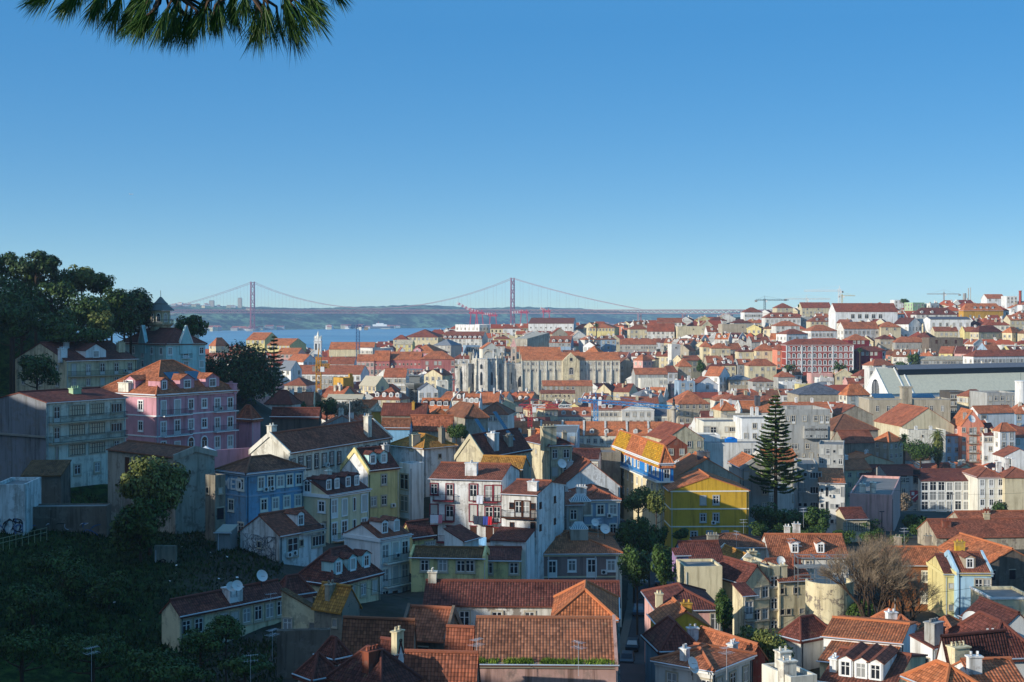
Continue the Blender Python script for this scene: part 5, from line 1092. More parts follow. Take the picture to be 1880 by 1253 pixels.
# iron street lift
def lift():
    o = at(761, 748, 700); s = .268; r = thing('iron_lift', 'grey iron gothic street lift tower with a viewing platform', 'lift tower', o); mt = M['paint']; g = C('#7d7f7c')
    m = MB()
    for x in (-2.6, 0, 2.6):
        for y in (0, 4): m.box(x - .35, x + .35, y - .3, y + .3, -14, 10)
    for k in range(9):
        z = -13 + k * 2.6
        m.box(-3, 3, -.2, .2, z, z + .5); m.box(-3, 3, 3.8, 4.2, z, z + .5)
        for x in (-2.6, 0): m.bar((x, 0, z + .5), (x + 2.6, 0, z + 2.6), .14); m.bar((x + 2.6, 0, z + .5), (x, 0, z + 2.6), .14)
    m.build('lattice_tower', mt, r, g)
    m = MB(); m.box(-2.3, 2.3, .4, 3.6, -14, 9.8); m.build('lift_shaft', M['worn'], r, C('#6e6a62'))
    m = MB(); m.lathe([(3.2, 9), (4.6, 10.4), (5.2, 11.4), (5.2, 12.0), (0, 12.0)], 0, 2, 8); m.build('platform', mt, r, g)
    m = MB()
    for i in range(16):
        t = 2 * math.pi * i / 16; m.bar((5.1 * math.cos(t), 2 + 5.1 * math.sin(t), 12), (5.1 * math.cos(t), 2 + 5.1 * math.sin(t), 13.1), .06)
        t2 = 2 * math.pi * (i + 1) / 16; m.bar((5.1 * math.cos(t), 2 + 5.1 * math.sin(t), 13.1), (5.1 * math.cos(t2), 2 + 5.1 * math.sin(t2), 13.1), .08)
    m.build('railing', mt, r, g)
    m = MB(); m.box(-2.6, 2.6, -.4, 4.4, 12, 15.4); m.box(-3.6, 3.6, -1.2, 5.2, 15.4, 15.8)
    for x in (-3.3, -1.1, 1.1, 3.3): m.bar((x, -1, 15.8), (x, -1, 18.4), .1); m.bar((x, 5, 15.8), (x, 5, 18.4), .1)
    m.box(-3.8, 3.8, -1.4, 5.4, 18.4, 18.7); m.build('pavilion', mt, r, g)
    m = MB(); m.box(3, 20, 1, 3.4, 13.2, 13.6)
    for i in range(9): m.bar((3 + 2 * i, 1, 11.8), (5 + 2 * i, 1, 13.4), .12); m.bar((3 + 2 * i, 1, 13.5), (3 + 2 * i, 1, 14.8), .08)
    m.bar((3, 1, 14.8), (20, 1, 14.8), .1); m.bar((3, 1, 11.8), (21, 1, 11.8), .12); m.build('walkway', mt, r, g)
lift()
# railway station shed
sta = B('long railway station shed with a white gable and zinc roof', 1586, 1630, 1960, 722, 735, 24, 12, 'r', 12.4, 'white', '#ded3b4', '', '', name='railway_station', cat='railway station', tm='slate', vg=2, ctl=1)
def station():
    q = dims(sta); a, b, h = q['a'], q['b'], q['h']; k = 12.4 / (b / 2)
    m = MB(); x0 = 12; e = b * .17; zt = h + 12.4 + 1.6
    m.slab([[(x0, b / 2 - e, zt - 2.2), (a, b / 2 - e, zt - 2.2), (a, b / 2, zt), (x0, b / 2, zt)], [(a, b / 2 + e, zt - 2.2), (x0, b / 2 + e, zt - 2.2), (x0, b / 2, zt), (a, b / 2, zt)]], .2)
    l = m.build('ridge_lantern', M['slate'], sta, C('#6c7076'))
    m = MB(); m.box(x0 + .2, a, b / 2 - e + .4, b / 2 + e - .4, h + 8, zt - 2.4); m.build('lantern_wall', M['metal'], l)
    for x in (x0 - .5, x0 + 4):
        m = MB(); m.slab([[(x, -.4, h - .2), (x + .7, -.4, h - .2), (x + .7, b / 2, h + 12.9), (x, b / 2, h + 12.9)]], .5); m.build('roof_rib', M['trim'], sta, C('white'))
    m = MB(); n = 12; pts = [(-.08, b / 2 + 1.5 * math.cos(t), 0) for t in ()]; W_ = b * .16
    arc = [(b / 2 - W_, h - 3)] + [(b / 2 - W_ * math.cos(math.pi * i / n), h + 2.2 + W_ * 1.5 * math.sin(math.pi * i / n)) for i in range(n + 1)] + [(b / 2 + W_, h - 3)]
    m.poly([(-.1, y, z) for y, z in reversed(arc)]); wo = m.build('arched_window', M['glass'], sta)
    m = MB()
    for (y, z), (y2, z2) in zip(arc, arc[1:]): m.bar((-.15, y, z), (-.15, y2, z2), .22, 0, 4)
    for i in range(1, 5): y = b / 2 - W_ + 2 * W_ * i / 5; m.bar((-.15, y, h - 3), (-.15, y, h + 2 + W_ * 1.2), .1, 0, 4)
    m.build('window_tracery', M['trim'], wo, C('white'))
station()
# tower of the teal mansion and its pointed gables
def teal_tower():
    base = at(295, 640, 345); rx, ry = base.x, base.y
    zz = lambda v_: CH - (v_ - CV) / F * 345
    m = MB(); m.lathe([(2.5, zz(690)), (2.4, zz(600)), (3.1, zz(596)), (3.2, zz(594)), (2.3, zz(594)), (2.3, zz(571)), (0, zz(571))], rx, ry, 8, 0, rad(22.5), rad(382.5))
    t = adopt(m.build('tower', M['worn'], None, C('cream2')), teal)
    m = MB(); m.lathe([(3.25, zz(570.5)), (3.25, zz(569.5)), (1.7, zz(559)), (1.75, zz(557.5)), (1.2, zz(554)), (.25, zz(545.5)), (.06, zz(545)), (.06, zz(534)), (0, zz(533))], rx, ry, 8, 0, rad(22.5), rad(382.5))
    o = m.build('tower_roof', M['slate'], None, C('#6b716c')); o.parent = t
    for i in range(8):
        a_ = rad(45 * i - 90); c_, s_ = math.cos(a_), math.sin(a_); R_ = 2.3 * math.cos(rad(22.5)) + .04
        g, _ = win_meshes('a', False); w_ = link(D.objects.new('tower_window', g), t, C('pale'), (rx + R_ * c_, ry + R_ * s_, zz(591)), a_ + math.pi / 2); w_.scale = (.62, 1, .95)
    m = MB()
    for i in range(8):
        a_, b_ = rad(22.5 + 45 * i), rad(67.5 + 45 * i); p, q = Vector((rx + 3.1 * math.cos(a_), ry + 3.1 * math.sin(a_), zz(594))), Vector((rx + 3.1 * math.cos(b_), ry + 3.1 * math.sin(b_), zz(594)))
        m.bar(p + Vector((0, 0, .9)), q + Vector((0, 0, .9)), .05)
        for k in range(7): c_ = p.lerp(q, k / 7); m.bar(c_, c_ + Vector((0, 0, .9)), .025, 0, 3)
    m.build('tower_railing', M['metal'], None).parent = t
    qd = dims(teal); a, b, h = qd['a'], qd['b'], qd['h']
    for face, L, f_ in (('R', a, .5), ('L', b, .5)):
        m = MB(); s0, s1 = f_ * L - 1.7, f_ * L + 1.7; pl = (lambda s, o, z: (s, -o, z)) if face == 'R' else (lambda s, o, z: (-o, s, z))
        f1 = [pl(s0, .25, h - 2.5), pl(s1, .25, h - 2.5), pl(s1, .25, h), pl((s0 + s1) / 2, .25, h + 4.2), pl(s0, .25, h)]; f2 = [pl(s0, -.6, h - 2.5), pl(s1, -.6, h - 2.5), pl(s1, -.6, h), pl((s0 + s1) / 2, -.6, h + 4.2), pl(s0, -.6, h)]
        m.poly(f1); m.poly(list(reversed(f2)))
        for i in range(5): j = (i + 1) % 5; m.poly([f1[i], f2[i], f2[j], f1[j]])
        m.build('gable', M['plaster'], teal, C('teal'))
        m = MB(); m.bar(f1[4], f1[3], .14); m.bar(f1[3], f1[2], .14); m.build('gable_trim', M['trim'], teal, C('white'))
teal_tower()
# white church tower by the river
def ctower():
    o = at(583, 652, 900); r = thing('church_tower', 'slim white church tower with corner pinnacles against the river', 'church tower', o)
    m = MB(); m.box(-2.3, 2.3, 0, 4.6, -6, 8.5); m.box(-2.6, 2.6, -.3, 4.9, 8.5, 8.9); m.box(-2.1, 2.1, .2, 4.4, 8.9, 10.4); m.build('shaft', M['plaster'], r, C('white'))
    for x in (-1.0, 1.0): m = MB(); m.box(x - .5, x + .5, -.06, .1, 3.2, 7.2); m.build('bell_opening', M['glass'], r)
    m = MB(); m.lathe([(2.0, 10.4), (1.6, 11.6), (.7, 12.4), (.6, 13.2), (.1, 15), (0, 15.6)], 0, 2.3, 8); m.build('spire', M['trim'], r, C('pale'))
    for x in (-2, 2):
        for y in (.3, 4.3): m = MB(); m.bar((x, y, 10.4), (x, y, 12.6), .42, 0, 4, .05); m.build('pinnacle', M['trim'], r, C('pale'))
ctower()
# cranes
def lattice(m, p, q, wd, n, r, mi=None):
    p = Vector(p); q = Vector(q); d = (q - p).normalized(); up = Vector((0, 0, 1)) if abs(d.z) < .8 else Vector((0, 1, 0)); a = d.cross(up).normalized() * wd / 2; b = d.cross(a).normalized() * wd / 2
    cs = [a + b, a - b, -a - b, -a + b]
    for i in range(n):
        s, t = p.lerp(q, i / n), p.lerp(q, (i + 1) / n); k = (mi[i % len(mi)] if mi else 0)
        for c in cs: m.bar(s + c, t + c, r, k)
        for j in range(4): c, e = cs[j], cs[(j + 1) % 4]; m.bar(s + c, t + e, r * .7, k); m.bar(s + c, s + e, r * .7, k)
def crane(label, um, v0, vt, uj0, uj1, vj, Y, c, c2=None, wd=1.7, tilt=0, cat='crane', ang=0.0, r=.16):
    o = at(um, v0, Y); s = Y / F; r_ = thing('tower_crane', label, cat, o, 0, None)
    H_ = (v0 - vt) * s; zj = (v0 - vj) * s; mats = [M['paint'], M['trim']]
    m = MB(); lattice(m, (0, 0, -8), (0, 0, H_), wd, max(4, int((H_ + 8) / 2.2)), r); m.build('mast', mats[:1], r_, C(c))
    if uj1 is None: return r_
    x0, x1 = (uj0 - um) * s, (uj1 - um) * s; f = Vector((math.cos(ang), math.sin(ang), 0))
    m = MB(); lattice(m, f * x0 + Vector((0, 0, zj)), f * x1 + Vector((0, 0, zj + tilt)), wd * .8, max(6, int(abs(x1 - x0) / 2.4)), r, [0, 0, 1, 1] if c2 else None)
    m.bar((0, 0, zj), (0, 0, max(H_, zj) + 3.2), .22); m.bar((0, 0, max(H_, zj) + 3), f * (x1 * .7) + Vector((0, 0, zj + tilt * .7 + .8)), .09); m.bar((0, 0, max(H_, zj) + 3), f * (x0 * .8) + Vector((0, 0, zj + .8)), .09)
    m.build('jib', [M['paint'], M['sash']], r_, C(c))
    m = MB(); k = x0 if abs(x0) < abs(x1) else x1; b = f * k; m.box(b.x - 1.3, b.x + 1.3, b.y - .8, b.y + .8, zj - 2.2, zj - .2); m.build('counterweight', M['concrete'], r_)
    m = MB(); m.box(.9, 2.4, -1.6, -.2, zj - 2.3, zj - .3); m.build('cab', M['paint'], r_, C('white'))
    return r_
crane('dark thin tower crane on the skyline, leftmost of the hill cranes', 1404, 572, 549, 1388, 1448, 551, 1500, '#4d545c')
crane('white tower crane with a red cab on the skyline', 1481, 562, 547, 1442, 1525, 549, 1520, '#d8d4cc', 'white')
crane('long white tower crane high on the skyline, highest of the hill cranes', 1541, 565, 530, 1477, 1546, 534, 1500, '#e4e2dc', None, 2.2)
crane('thin yellow jib crane on the skyline beside the long white crane', 1546, 566, 541, 1541, 1570, 543, 1540, '#cdbb8c', None, 1.2)
crane('faint distant tower crane on the right skyline', 1733, 560, 537, 1702, 1762, 540, 1700, '#a0968e', None, 1.2)
crane('bright blue tower crane with a long jib over the convent slope', 1094, 806, 734, 1062, 1246, 735, 640, '#2f86c0', None, 1.8, -3.4, r=.2)
crane('dark blue crane mast standing before the river', 657, 655, 598, 640, 672, 600, 900, '#31567e', None, 2.0)
crane('yellow crane mast by the araucaria', 585, 730, 655, 580, 606, 672, 560, '#c08a30', None, 1.9)
crane('red and white crane beam over the terrace roofs', 973, 800, 748, 953, 1050, 746, 545, '#b0343a', 'white', 1.5)
for i, (u, v0, u1, v1) in enumerate(((870, 592, 838, 556), (880, 592, 856, 566), (905, 596, 886, 576), (962, 590, 940, 574), (1003, 588, 992, 566))):
    Y = 2700 + 60 * i; s = Y / F; o = at(u, v0, Y); r_ = thing('harbour_crane', ('leftmost', 'second', 'middle', 'fourth', 'rightmost')[i] + ' of the red and white harbour cranes under the bridge', 'harbour crane', o, 0, 'harbour cranes by the river')
    m = MB(); hh = 16
    for x in (-8, 8):
        for y in (-6, 6): m.bar((x, y, -12), (x * .6, y, hh + 8), 1.1)
    m.box(-9, 9, -6, 6, hh, hh + 4); m.build('portal', M['paint'], r_, C('#b8434f'))
    m = MB(); lattice(m, (0, 0, hh + 4), ((u1 - u) * s, 0, (v0 - v1) * s), 3.4, 10, .7, [0, 1]); m.build('boom', [M['paint'], M['sash']], r_, C('#b8434f'))
# towers, stack and mast on the skylines
def stack():
    o = at(1873, 562, 1290); r = thing('brick_stack', 'tall round brick smokestack at the right skyline', 'smokestack', o); m = MB(); m.lathe([(1.5, -6), (1.2, 13), (1.45, 13.2), (1.45, 13.9), (1.1, 13.9)], 0, 0, 10); m.build('shaft', M['trim'], r, C('red'))
    o = at(1774, 562, 1350); r = thing('antenna_tower', 'pair of grey antenna masts with dishes on the right skyline', 'antenna mast', o)
    m = MB(); m.bar((-1.6, 0, -4), (-1.6, 0, 12), 1.6, 0, 8); m.build('equipment_drum', M['paint'], r, C('grey2')); m = MB(); m.bar((2, 0, -4), (2, 0, 17), .6, 0, 6); m.bar((4, 0, -4), (4, 0, 17.5), .4, 0, 6); m.build('mast', M['paint'], r, C('grey'))
stack()
for u, v0, v1, w_, lab in ((440, 566, 548, 7, 'lone pale tower block on the far hills left of the bridge tower'), (388, 566, 553, 9, 'squat reddish tower block on the far hills')):
    o = at(u, v0, 6600); r = thing('tower_block', lab, 'tower block', o); s = 6600 / F; m = MB(); m.box(-w_ * s / 2, w_ * s / 2, 0, 16, -30, (v0 - v1) * s); m.build('wall', M['plaster'], r, C('stone')); m = MB(); m.box(-w_ * s / 2 + 2, w_ * s / 2 - 2, 2, 14, (v0 - v1) * s, (v0 - v1) * s + 3); m.build('roof', M['felt'], r)
def silo():
    o = at(1874, 760, 590); r = thing('silo_tower', 'white cylindrical tower at the right edge', 'tower', o); m = MB(); m.lathe([(2.3, -6), (2.3, 13.2), (2.5, 13.3), (2.5, 13.7), (0, 13.9)], 0, 0, 20); m.build('shell', M['plaster'], r, C('white')); m = MB(); m.bar((0, 0, 13.8), (0, 0, 17), .06); m.build('aerial', M['metal'], r)
silo()
def column():
    o = at(1237, 800, 620); r = thing('monument_column', 'tall pale stone column with a statue in the square', 'monument', o); m = MB(); m.lathe([(1.6, -6), (1.6, -2), (1.05, -1.6), (.95, 11), (1.5, 11.6), (1.5, 12), (.8, 12.1), (.8, 13)], 0, 0, 12); m.build('shaft', M['stone'], r)
    m = MB(); m.lathe([(.55, 13), (.6, 14.2), (.42, 15), (.55, 15.6), (.2, 16), (.24, 16.4), (0, 16.7)], 0, 0, 8); m.build('statue', M['metal'], r)
column()
# ------------------------------------------------------------------ lettering and marks
def text(body, parent, face, s, z, size, c, off=.06, L=None, bold=.012, nm='lettering', mt='trim'):
    cu = D.curves.new(nm, 'FONT'); cu.body = body; cu.size = size; cu.extrude = .03; cu.offset = bold; cu.align_x = 'CENTER'; cu.materials.append(M[mt])
    t_ = D.objects.new(nm, cu); me = D.meshes.new_from_object(t_); D.objects.remove(t_); me.name = nm
    o = link(D.objects.new(nm, me), parent, C(c))
    if face == 'R': o.location = (s, -off, z); o.rotation_euler = (math.pi / 2, 0, 0)
    else: o.location = (-off, s, z); o.rotation_euler = (math.pi / 2, 0, -math.pi / 2)
    return o
q = dims(htl)
m = MB(); m.box(q['a'] * .40, q['a'] * .92, -1.6, -.02, q['h'] - 7.4, q['h'] - 3.6); sb = m.build('sign_block', M['plaster'], htl, C('grey'))
o = text('HOTEL MUNDIAL', sb, 'R', q['a'] * .66, q['h'] - 5.0, .92, 'dark', 1.66)
for i in range(6): put_window(htl, 'R', q['a'] * (.46 + .085 * i), q['h'] - 7.3 + .3, 's', False, C('grey'), off=1.6).parent = sb
q = dims(med); text('MED', med, 'L', q['b'] * .45, q['h'] - 2.6, 2.3, 'white', .08, bold=.03, nm='graffiti')
def strokes(root, face, s0, s1, z0, z1, n, seed, cols, nm, rr=.05, ln=1.4):
    R3 = random.Random(seed); m = MB()
    for i in range(n):
        s, z = R3.uniform(s0, s1), R3.uniform(z0, z1); t = R3.uniform(0, 6.28); dt = R3.uniform(-.55, .55)
        for k in range(R3.randint(4, 10)):
            s2, z2 = s + math.cos(t) * ln * .2, z + math.sin(t) * ln * .2
            s2 = min(max(s2, s0), s1); z2 = min(max(z2, z0), z1)
            p = (s, -.05, z) if face == 'R' else (-.05, s, z); q_ = (s2, -.05, z2) if face == 'R' else (-.05, s2, z2)
            m.bar(p, q_, R3.uniform(.5, 1.2) * rr, i % len(cols), 3); s, z = s2, z2; t += dt
    return m.build(nm, [plain(nm + '_paint', lin(c), .8, .2) for c in cols], root)
mur = next(q for q in ALL if q['label'].startswith('small white house with a charcoal')); strokes(mur['root'], 'L', .6, mur['b'] - .6, -.2, mur['h'] - .4, 170, 3, ['#4a4d52', '#6f7278'], 'mural', .03, 1.3)
gb = B('white graffiti covered low building at the left edge', None, -12, 46, 897, 182, 4, 985, 'f', .5, 'white', 'felt', '', '', d=8, wm='worn', ctl=0)
q = dims(gb); strokes(gb, 'R', .4, q['a'] - .3, -1.5, 2.2, 46, 5, ['#25272b', '#5f6f93', '#3c4048'], 'graffiti', .08, 1.6)
gw_ = B('stained retaining wall with graffiti beneath the gallery house', None, 46, 196, 934, 186, 5, 1010, 'f', .2, 'ruin', 'concrete', '', '', d=3, wm='ruin', name='retaining_wall', cat='retaining wall', ctl=0)
q = dims(gw_); strokes(gw_, 'R', .5, q['a'] - .4, -2.5, 3.4, 40, 8, ['#b9bcc4', '#3a5f8c', '#1d1f22'], 'graffiti', .07, 1.3)
B('dark stained house wall with a broken lean-to above the graffiti', None, 40, 112, 872, 197, 5, 940, 's', 1.4, 'ruin', 'moss', '', '', d=6, wm='ruin', ctl=0)
B('blotched garden wall below the weathered house', None, 508, 606, 1162, 141, 6, 1245, 'f', .2, 'ruin', 'concrete', '', '', d=.8, wm='ruin', name='garden_wall', cat='wall', ctl=0)
gs = B('low graffiti wall at the edge of the grass slope', None, 283, 322, 1005, 178, -8, 1035, 'f', .2, 'old', 'concrete', '', '', d=.6, wm='worn', name='garden_wall', cat='wall', ctl=1)
strokes(gs, 'R', .3, 2.4, -1, 1.2, 14, 9, ['#1d1f22'], 'graffiti', .08, .9)
B('small metal shed beside the charcoal mural house', None, 398, 423, 975, 184, -6, 1010, 's', .4, 'grey2', 'concrete', '', '', d=3, name='shed', cat='shed', tm='slate', ctl=1)
B('white rendered wall along the shaded street side', None, 1186, 1192, 1240, 140, -84, 6, 'f', .2, 'white2', 'concrete', '', '', d=.4, name='garden_wall', cat='wall', ctl=0) if False else None
def shield():
    q = dims(shd); s = 430 / F; x = q['a'] * .82; z = q['h'] - (911 - 872) * s
    m = MB(); o = [(-1.3, 1.6), (1.3, 1.6), (1.3, -.3), (.8, -1.2), (0, -1.8), (-.8, -1.2), (-1.3, -.3)]; f1 = [(x + a_, -.16, z + b_) for a_, b_ in o]; f2 = [(x + a_, .0, z + b_) for a_, b_ in o]; m.poly(list(reversed(f1)))
    for i in range(7): j = (i + 1) % 7; m.poly([f1[i], f1[j], f2[j], f2[i]])
    m.box(x - .95, x - .1, -.2, -.162, z + .2, z + 1.2, 1); m.bar((x - .8, -.19, z - .9), (x + .9, -.19, z + .5), .2, 1, 4)
    m.build('emblem', [plain('emblem_red', lin('#a33a44'), .6), M['sash']], shd)
    m = MB(); m.box(q['a'] * .78, q['a'] * .99, -.1, .02, z + 3.6, z + 8); m.build('window', M['glass'], shd)
    for k in range(3): m = MB(); m.box(q['a'] * .42, q['a'] * (.66 if k < 2 else .6), -.06, .02, z + 4.2 + k * .8, z + 4.5 + k * .8); m.build('name_line', M['metal'], shd)
shield()
# ------------------------------------------------------------------ finishing touches on single houses
def touches():
    q = dims(blu); a, b, h = q['a'], q['b'], q['h']
    m = MB(); m.box(-.022, a + .02, -.022, 0, h - 3.5, h - .5); m.box(-.022, 0, 0, b, h - 3.5, h - .5); m.build('tiled_storey', M['trim'], blu, C('#2f79b8'))
    m = MB(); m.box(-1.0, a, -.9, 0, h - 3.75, h - 3.5); m.box(-1.0, 0, 0, b, h - 3.75, h - 3.5); bl = m.build('balcony', M['trim'], blu, C('pale'))
    m = MB()
    for y0, y1 in ((0, b),):
        for zz in (.1, 1.0): m.bar((-.95, -.8, h - 3.5 + zz), (-.95, b, h - 3.5 + zz), .04)
        for i in range(int(b / .3)): m.bar((-.95, .3 * i, h - 3.5), (-.95, .3 * i, h - 2.5), .02, 0, 3)
    m.build('railing', M['paint'], bl, C('#4d86b5'))
    qn = min(a, b) / 2; k = q['rise'] / qn
    P = lambda x, y: (x, y, h + k * x + .05)
    for y0, y1, c in ((.2, b * .36, 'mustard'), (b * .70, b - .2, 'mustard')):
        m = MB(); m.slab([[P(-.36, y1), P(-.36, y0), P(qn * .96, max(y0, qn * .8) if y0 < 1 else y0), P(qn * .96, min(y1, b - qn * .8))]], .04); m.build('roof_panel', M['tile'], blu, C(c))
    tp = next(q for q in ALL if q['label'].startswith('taupe house'))
    r, a, h = tp['root'], tp['a'], tp['h']
    for nm, x, y, z, wd, dp, ht in (('roof_lantern', a * .60, 5.4, h + 2.2, 2.6, 2.6, 1.6), ('roof_lantern', a * .66, 13.5, h + 5.2, 3.2, 2.6, 1.8)):
        m = MB(); m.box(x - wd / 2, x + wd / 2, y - dp / 2, y + dp / 2, z - 1.5, z + .5, 0); o = m.build(nm, M['worn'], r, C('concrete'))
        m = MB(); zz = z + .5; B0 = [(x - wd / 2, y - dp / 2, zz), (x + wd / 2, y - dp / 2, zz), (x + wd / 2, y + dp / 2, zz), (x - wd / 2, y + dp / 2, zz)]; T0 = [(x - wd / 5, y, zz + ht * .6), (x + wd / 5, y, zz + ht * .6)]
        F4 = [[B0[0], B0[1], T0[1], T0[0]], [B0[1], B0[2], T0[1]], [B0[2], B0[3], T0[0], T0[1]], [B0[3], B0[0], T0[0]]]
        for f in F4: m.poly(f, 0)
        for i in range(9):
            t = i / 8; p = Vector(B0[0]).lerp(Vector(B0[1]), t); q_ = Vector(T0[0]).lerp(Vector(T0[1]), t); m.bar(p, q_, .05, 1)
        for i in range(4): m.bar(B0[i], B0[(i + 1) % 4], .07, 1)
        m.build('lantern_glass', [plain('lantern_pane', lin('#77878a'), .25, .6), M['sash']], o)
    for i, (x) in enumerate((a * .26, a * .74)):
        m = MB(); m.bar((x, -.09, -6), (x, -.09, h - .9), .06, 0, 6); m.bar((x, -.09, h - .9), (x, -.09, h - .6), .12, 0, 6); m.build('drainpipe', M['alu'], r)
    m = MB(); m.box(-.12, .75, -.10, 0, -6, h - .55); m.box(a - .75, a + .12, -.10, 0, -6, h - .55); m.build('corner_quoins', M['trim'], r, C('pale'))
    ph = dims(pal); m = MB(); a = ph['a']; h = ph['h']
    for i in range(2):
        x = a * (.40 + .26 * i); m = MB(); y0, y1 = 2.6, 4.8; k = ph['rise'] / (min(ph['a'], ph['b']) / 2); z = lambda y: h + k * y + .12
        m.slab([[(x - 1.6, y0, z(y0)), (x + 1.6, y0, z(y0)), (x + 1.6, y1, z(y1)), (x - 1.6, y1, z(y1))]], .1); m.build('skylight', M['panel'], pal)
    dk = next(q for q in ALL if q['label'].startswith('house with a dark red roof and long')); k = dk['rise'] / (dk['b'] / 2)
    for x, y0, y1 in ((.30, 1.6, 4.4), (.75, 1.2, 5.0)):
        x *= dk['a']; z = lambda y: dk['h'] + k * y + .12; m = MB(); m.slab([[(x - .6, y0, z(y0)), (x + .6, y0, z(y0)), (x + .6, y1, z(y1)), (x - .6, y1, z(y1))]], .1); m.build('skylight', M['panel'], dk['root'])
    tq = dims(the); a, h = tq['a'], tq['h']
    m = MB(); m.box(a * .40, a * .52, -.6, 3, h - 1, h + 6); m.box(a * .39, a * .53, -.8, 3.2, h + 6, h + 6.6); m.build('attic_block', M['worn'], the, C('stone'))
    for x0, x1 in ((.1, .36), (.58, .86)): m = MB(); m.slab([[(a * x0, 5, h + 1.4), (a * x1, 5, h + 1.4), (a * x1, 10, h + 3.0), (a * x0, 10, h + 3.0)]], .15); m.build('solar_panel', M['panel'], the)
    rq = dims(row); a, b, h = rq['a'], rq['b'], rq['h']
    for i in range(1, 7):
        y = b - b * (.18 + (i - 1) * .135); m = MB(); k = 5.0 / (a / 2)
        m.slab([[(-.4, y - .4, h + .3 - k * .4), (a / 2, y - .4, h + 5.5), (a / 2, y + .4, h + 5.5), (-.4, y + .4, h + .3 - k * .4)]], .9); m.build('firewall', M['plaster'], row, C('#c9c2b6'))
    nb_ = next(q for q in ALL if q['label'].startswith('narrow yellow house with green')); b, h, rs = nb_['b'], nb_['h'], nb_['rise']
    m = MB(); m.poly([(-.02, b, -5), (-.02, 0, -5), (-.02, 0, h), (-.02, b / 2, h + rs - .1), (-.02, b, h)]); m.build('side_wall', M['worn'], nb_['root'], C('white'))
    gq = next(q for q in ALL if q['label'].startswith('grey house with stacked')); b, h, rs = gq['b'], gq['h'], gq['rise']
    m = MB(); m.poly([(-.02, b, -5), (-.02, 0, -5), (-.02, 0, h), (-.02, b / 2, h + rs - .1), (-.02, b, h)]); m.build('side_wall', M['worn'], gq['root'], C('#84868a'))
    m = MB(); m.box(-.3, 0, -.1, b + .1, h - 5.4, h - 5.1); m.build('ledge', M['concrete'], gq['root'])
touches()
# ------------------------------------------------------------------ plants
def leafcloud(m, c, rx, rz, n, size, R_, flat=.0, hollow=.55, m_=0):
    for i in range(n):
        while True:
            x, y, z = R_.uniform(-1, 1), R_.uniform(-1, 1), R_.uniform(-1, 1); d = math.sqrt(x * x + y * y + z * z)
            if .05 < d <= 1: break
        k = (hollow + (1 - hollow) * R_.random() ** .6) / d if R_.random() < .8 else 1
        x, y, z = x * k, y * k, z * k
        px, py, pz = c[0] + x * rx, c[1] + y * rx, c[2] + z * rz
        nx, ny, nz = x + R_.uniform(-.7, .7), y + R_.uniform(-.7, .7), z + .3 + R_.uniform(-.6, .6)
        n_ = Vector((nx, ny, nz + flat)).normalized(); a = n_.cross(Vector((R_.uniform(-1, 1), R_.uniform(-1, 1), .2))).normalized(); b = n_.cross(a)
        s = size * R_.uniform(.55, 1.3); p = Vector((px, py, pz)); a *= s; b *= s * .7
        m.poly([p - a * .5, p + b * .42 - a * .1, p + a * .6, p - b * .42 - a * .05], m_)
def blobs(R_, rx, rz, n, low=-.5):
    out = [((0, 0, 0), rx * .7, rz * .75)]
    for i in range(n):
        t = R_.uniform(0, 6.283); z = R_.uniform(low, .85); q = math.sqrt(max(.05, 1 - z * z)) * R_.uniform(.5, .82)
        s = R_.uniform(.30, .50); out.append(((math.cos(t) * q * rx, math.sin(t) * q * rx, z * rz * .72), rx * s, rz * s * R_.uniform(.8, 1.2)))
    return out
def limbs(m, base, top, r, R_, n, spread, up):
    m.bar(base, top, r, 0, 7, r * .65)
    for i in range(n):
        t = R_.uniform(0, 6.283); p = Vector(base).lerp(Vector(top), R_.uniform(.55, 1)); e = p + Vector((math.cos(t) * spread, math.sin(t) * spread, up * R_.uniform(.5, 1.1))) * R_.uniform(.6, 1)
        mid = p.lerp(e, .5) + Vector((R_.uniform(-.1, .1) * spread, R_.uniform(-.1, .1) * spread, -.08 * up)); m.bar(p, mid, r * .42, 0, 5, r * .3); m.bar(mid, e, r * .3, 0, 5, r * .1)
def tree(name, label, cat, u, v, wpx, hpx, Y, n, size, leafm='leaf', seed=1, trunk=None, group=None, flat=0, nb=14, low=-.5, hollow=.5):
    """crown centred on the picture point (u, v); wpx, hpx its half sizes in picture pixels"""
    R_ = random.Random(seed); s = Y / F; c = at(u, v, Y); rx, rz = wpx * s, hpx * s
    g = ground_h(c.x, c.y); base = Vector((c.x, c.y, min(g, c.z - rz * .9) - .4))
    if trunk is not None: base.z = c.z - trunk * s
    r = thing(name, label, cat, base, 0, group)
    k = c - base
    m = MB(); limbs(m, (0, 0, -1), (0, 0, k.z), max(.12, rx * .07), R_, 9, rx * .75, rz * .6); m.build('trunk', M['bark'], r)
    m = MB(); bl = blobs(R_, rx, rz, nb, low); tot = sum(b[1] * b[1] * b[2] for b in bl)
    for cc, bx, bz in bl: leafcloud(m, (k.x + cc[0], k.y + cc[1], k.z + cc[2]), bx, bz, max(12, int(n * (bx * bx * bz) ** .67 / sum((b[1] * b[1] * b[2]) ** .67 for b in bl))), size, R_, flat, hollow)
    m.build('crown', M[leafm], r, uv=False)
    return r
TH = 'trees on the castle hill'
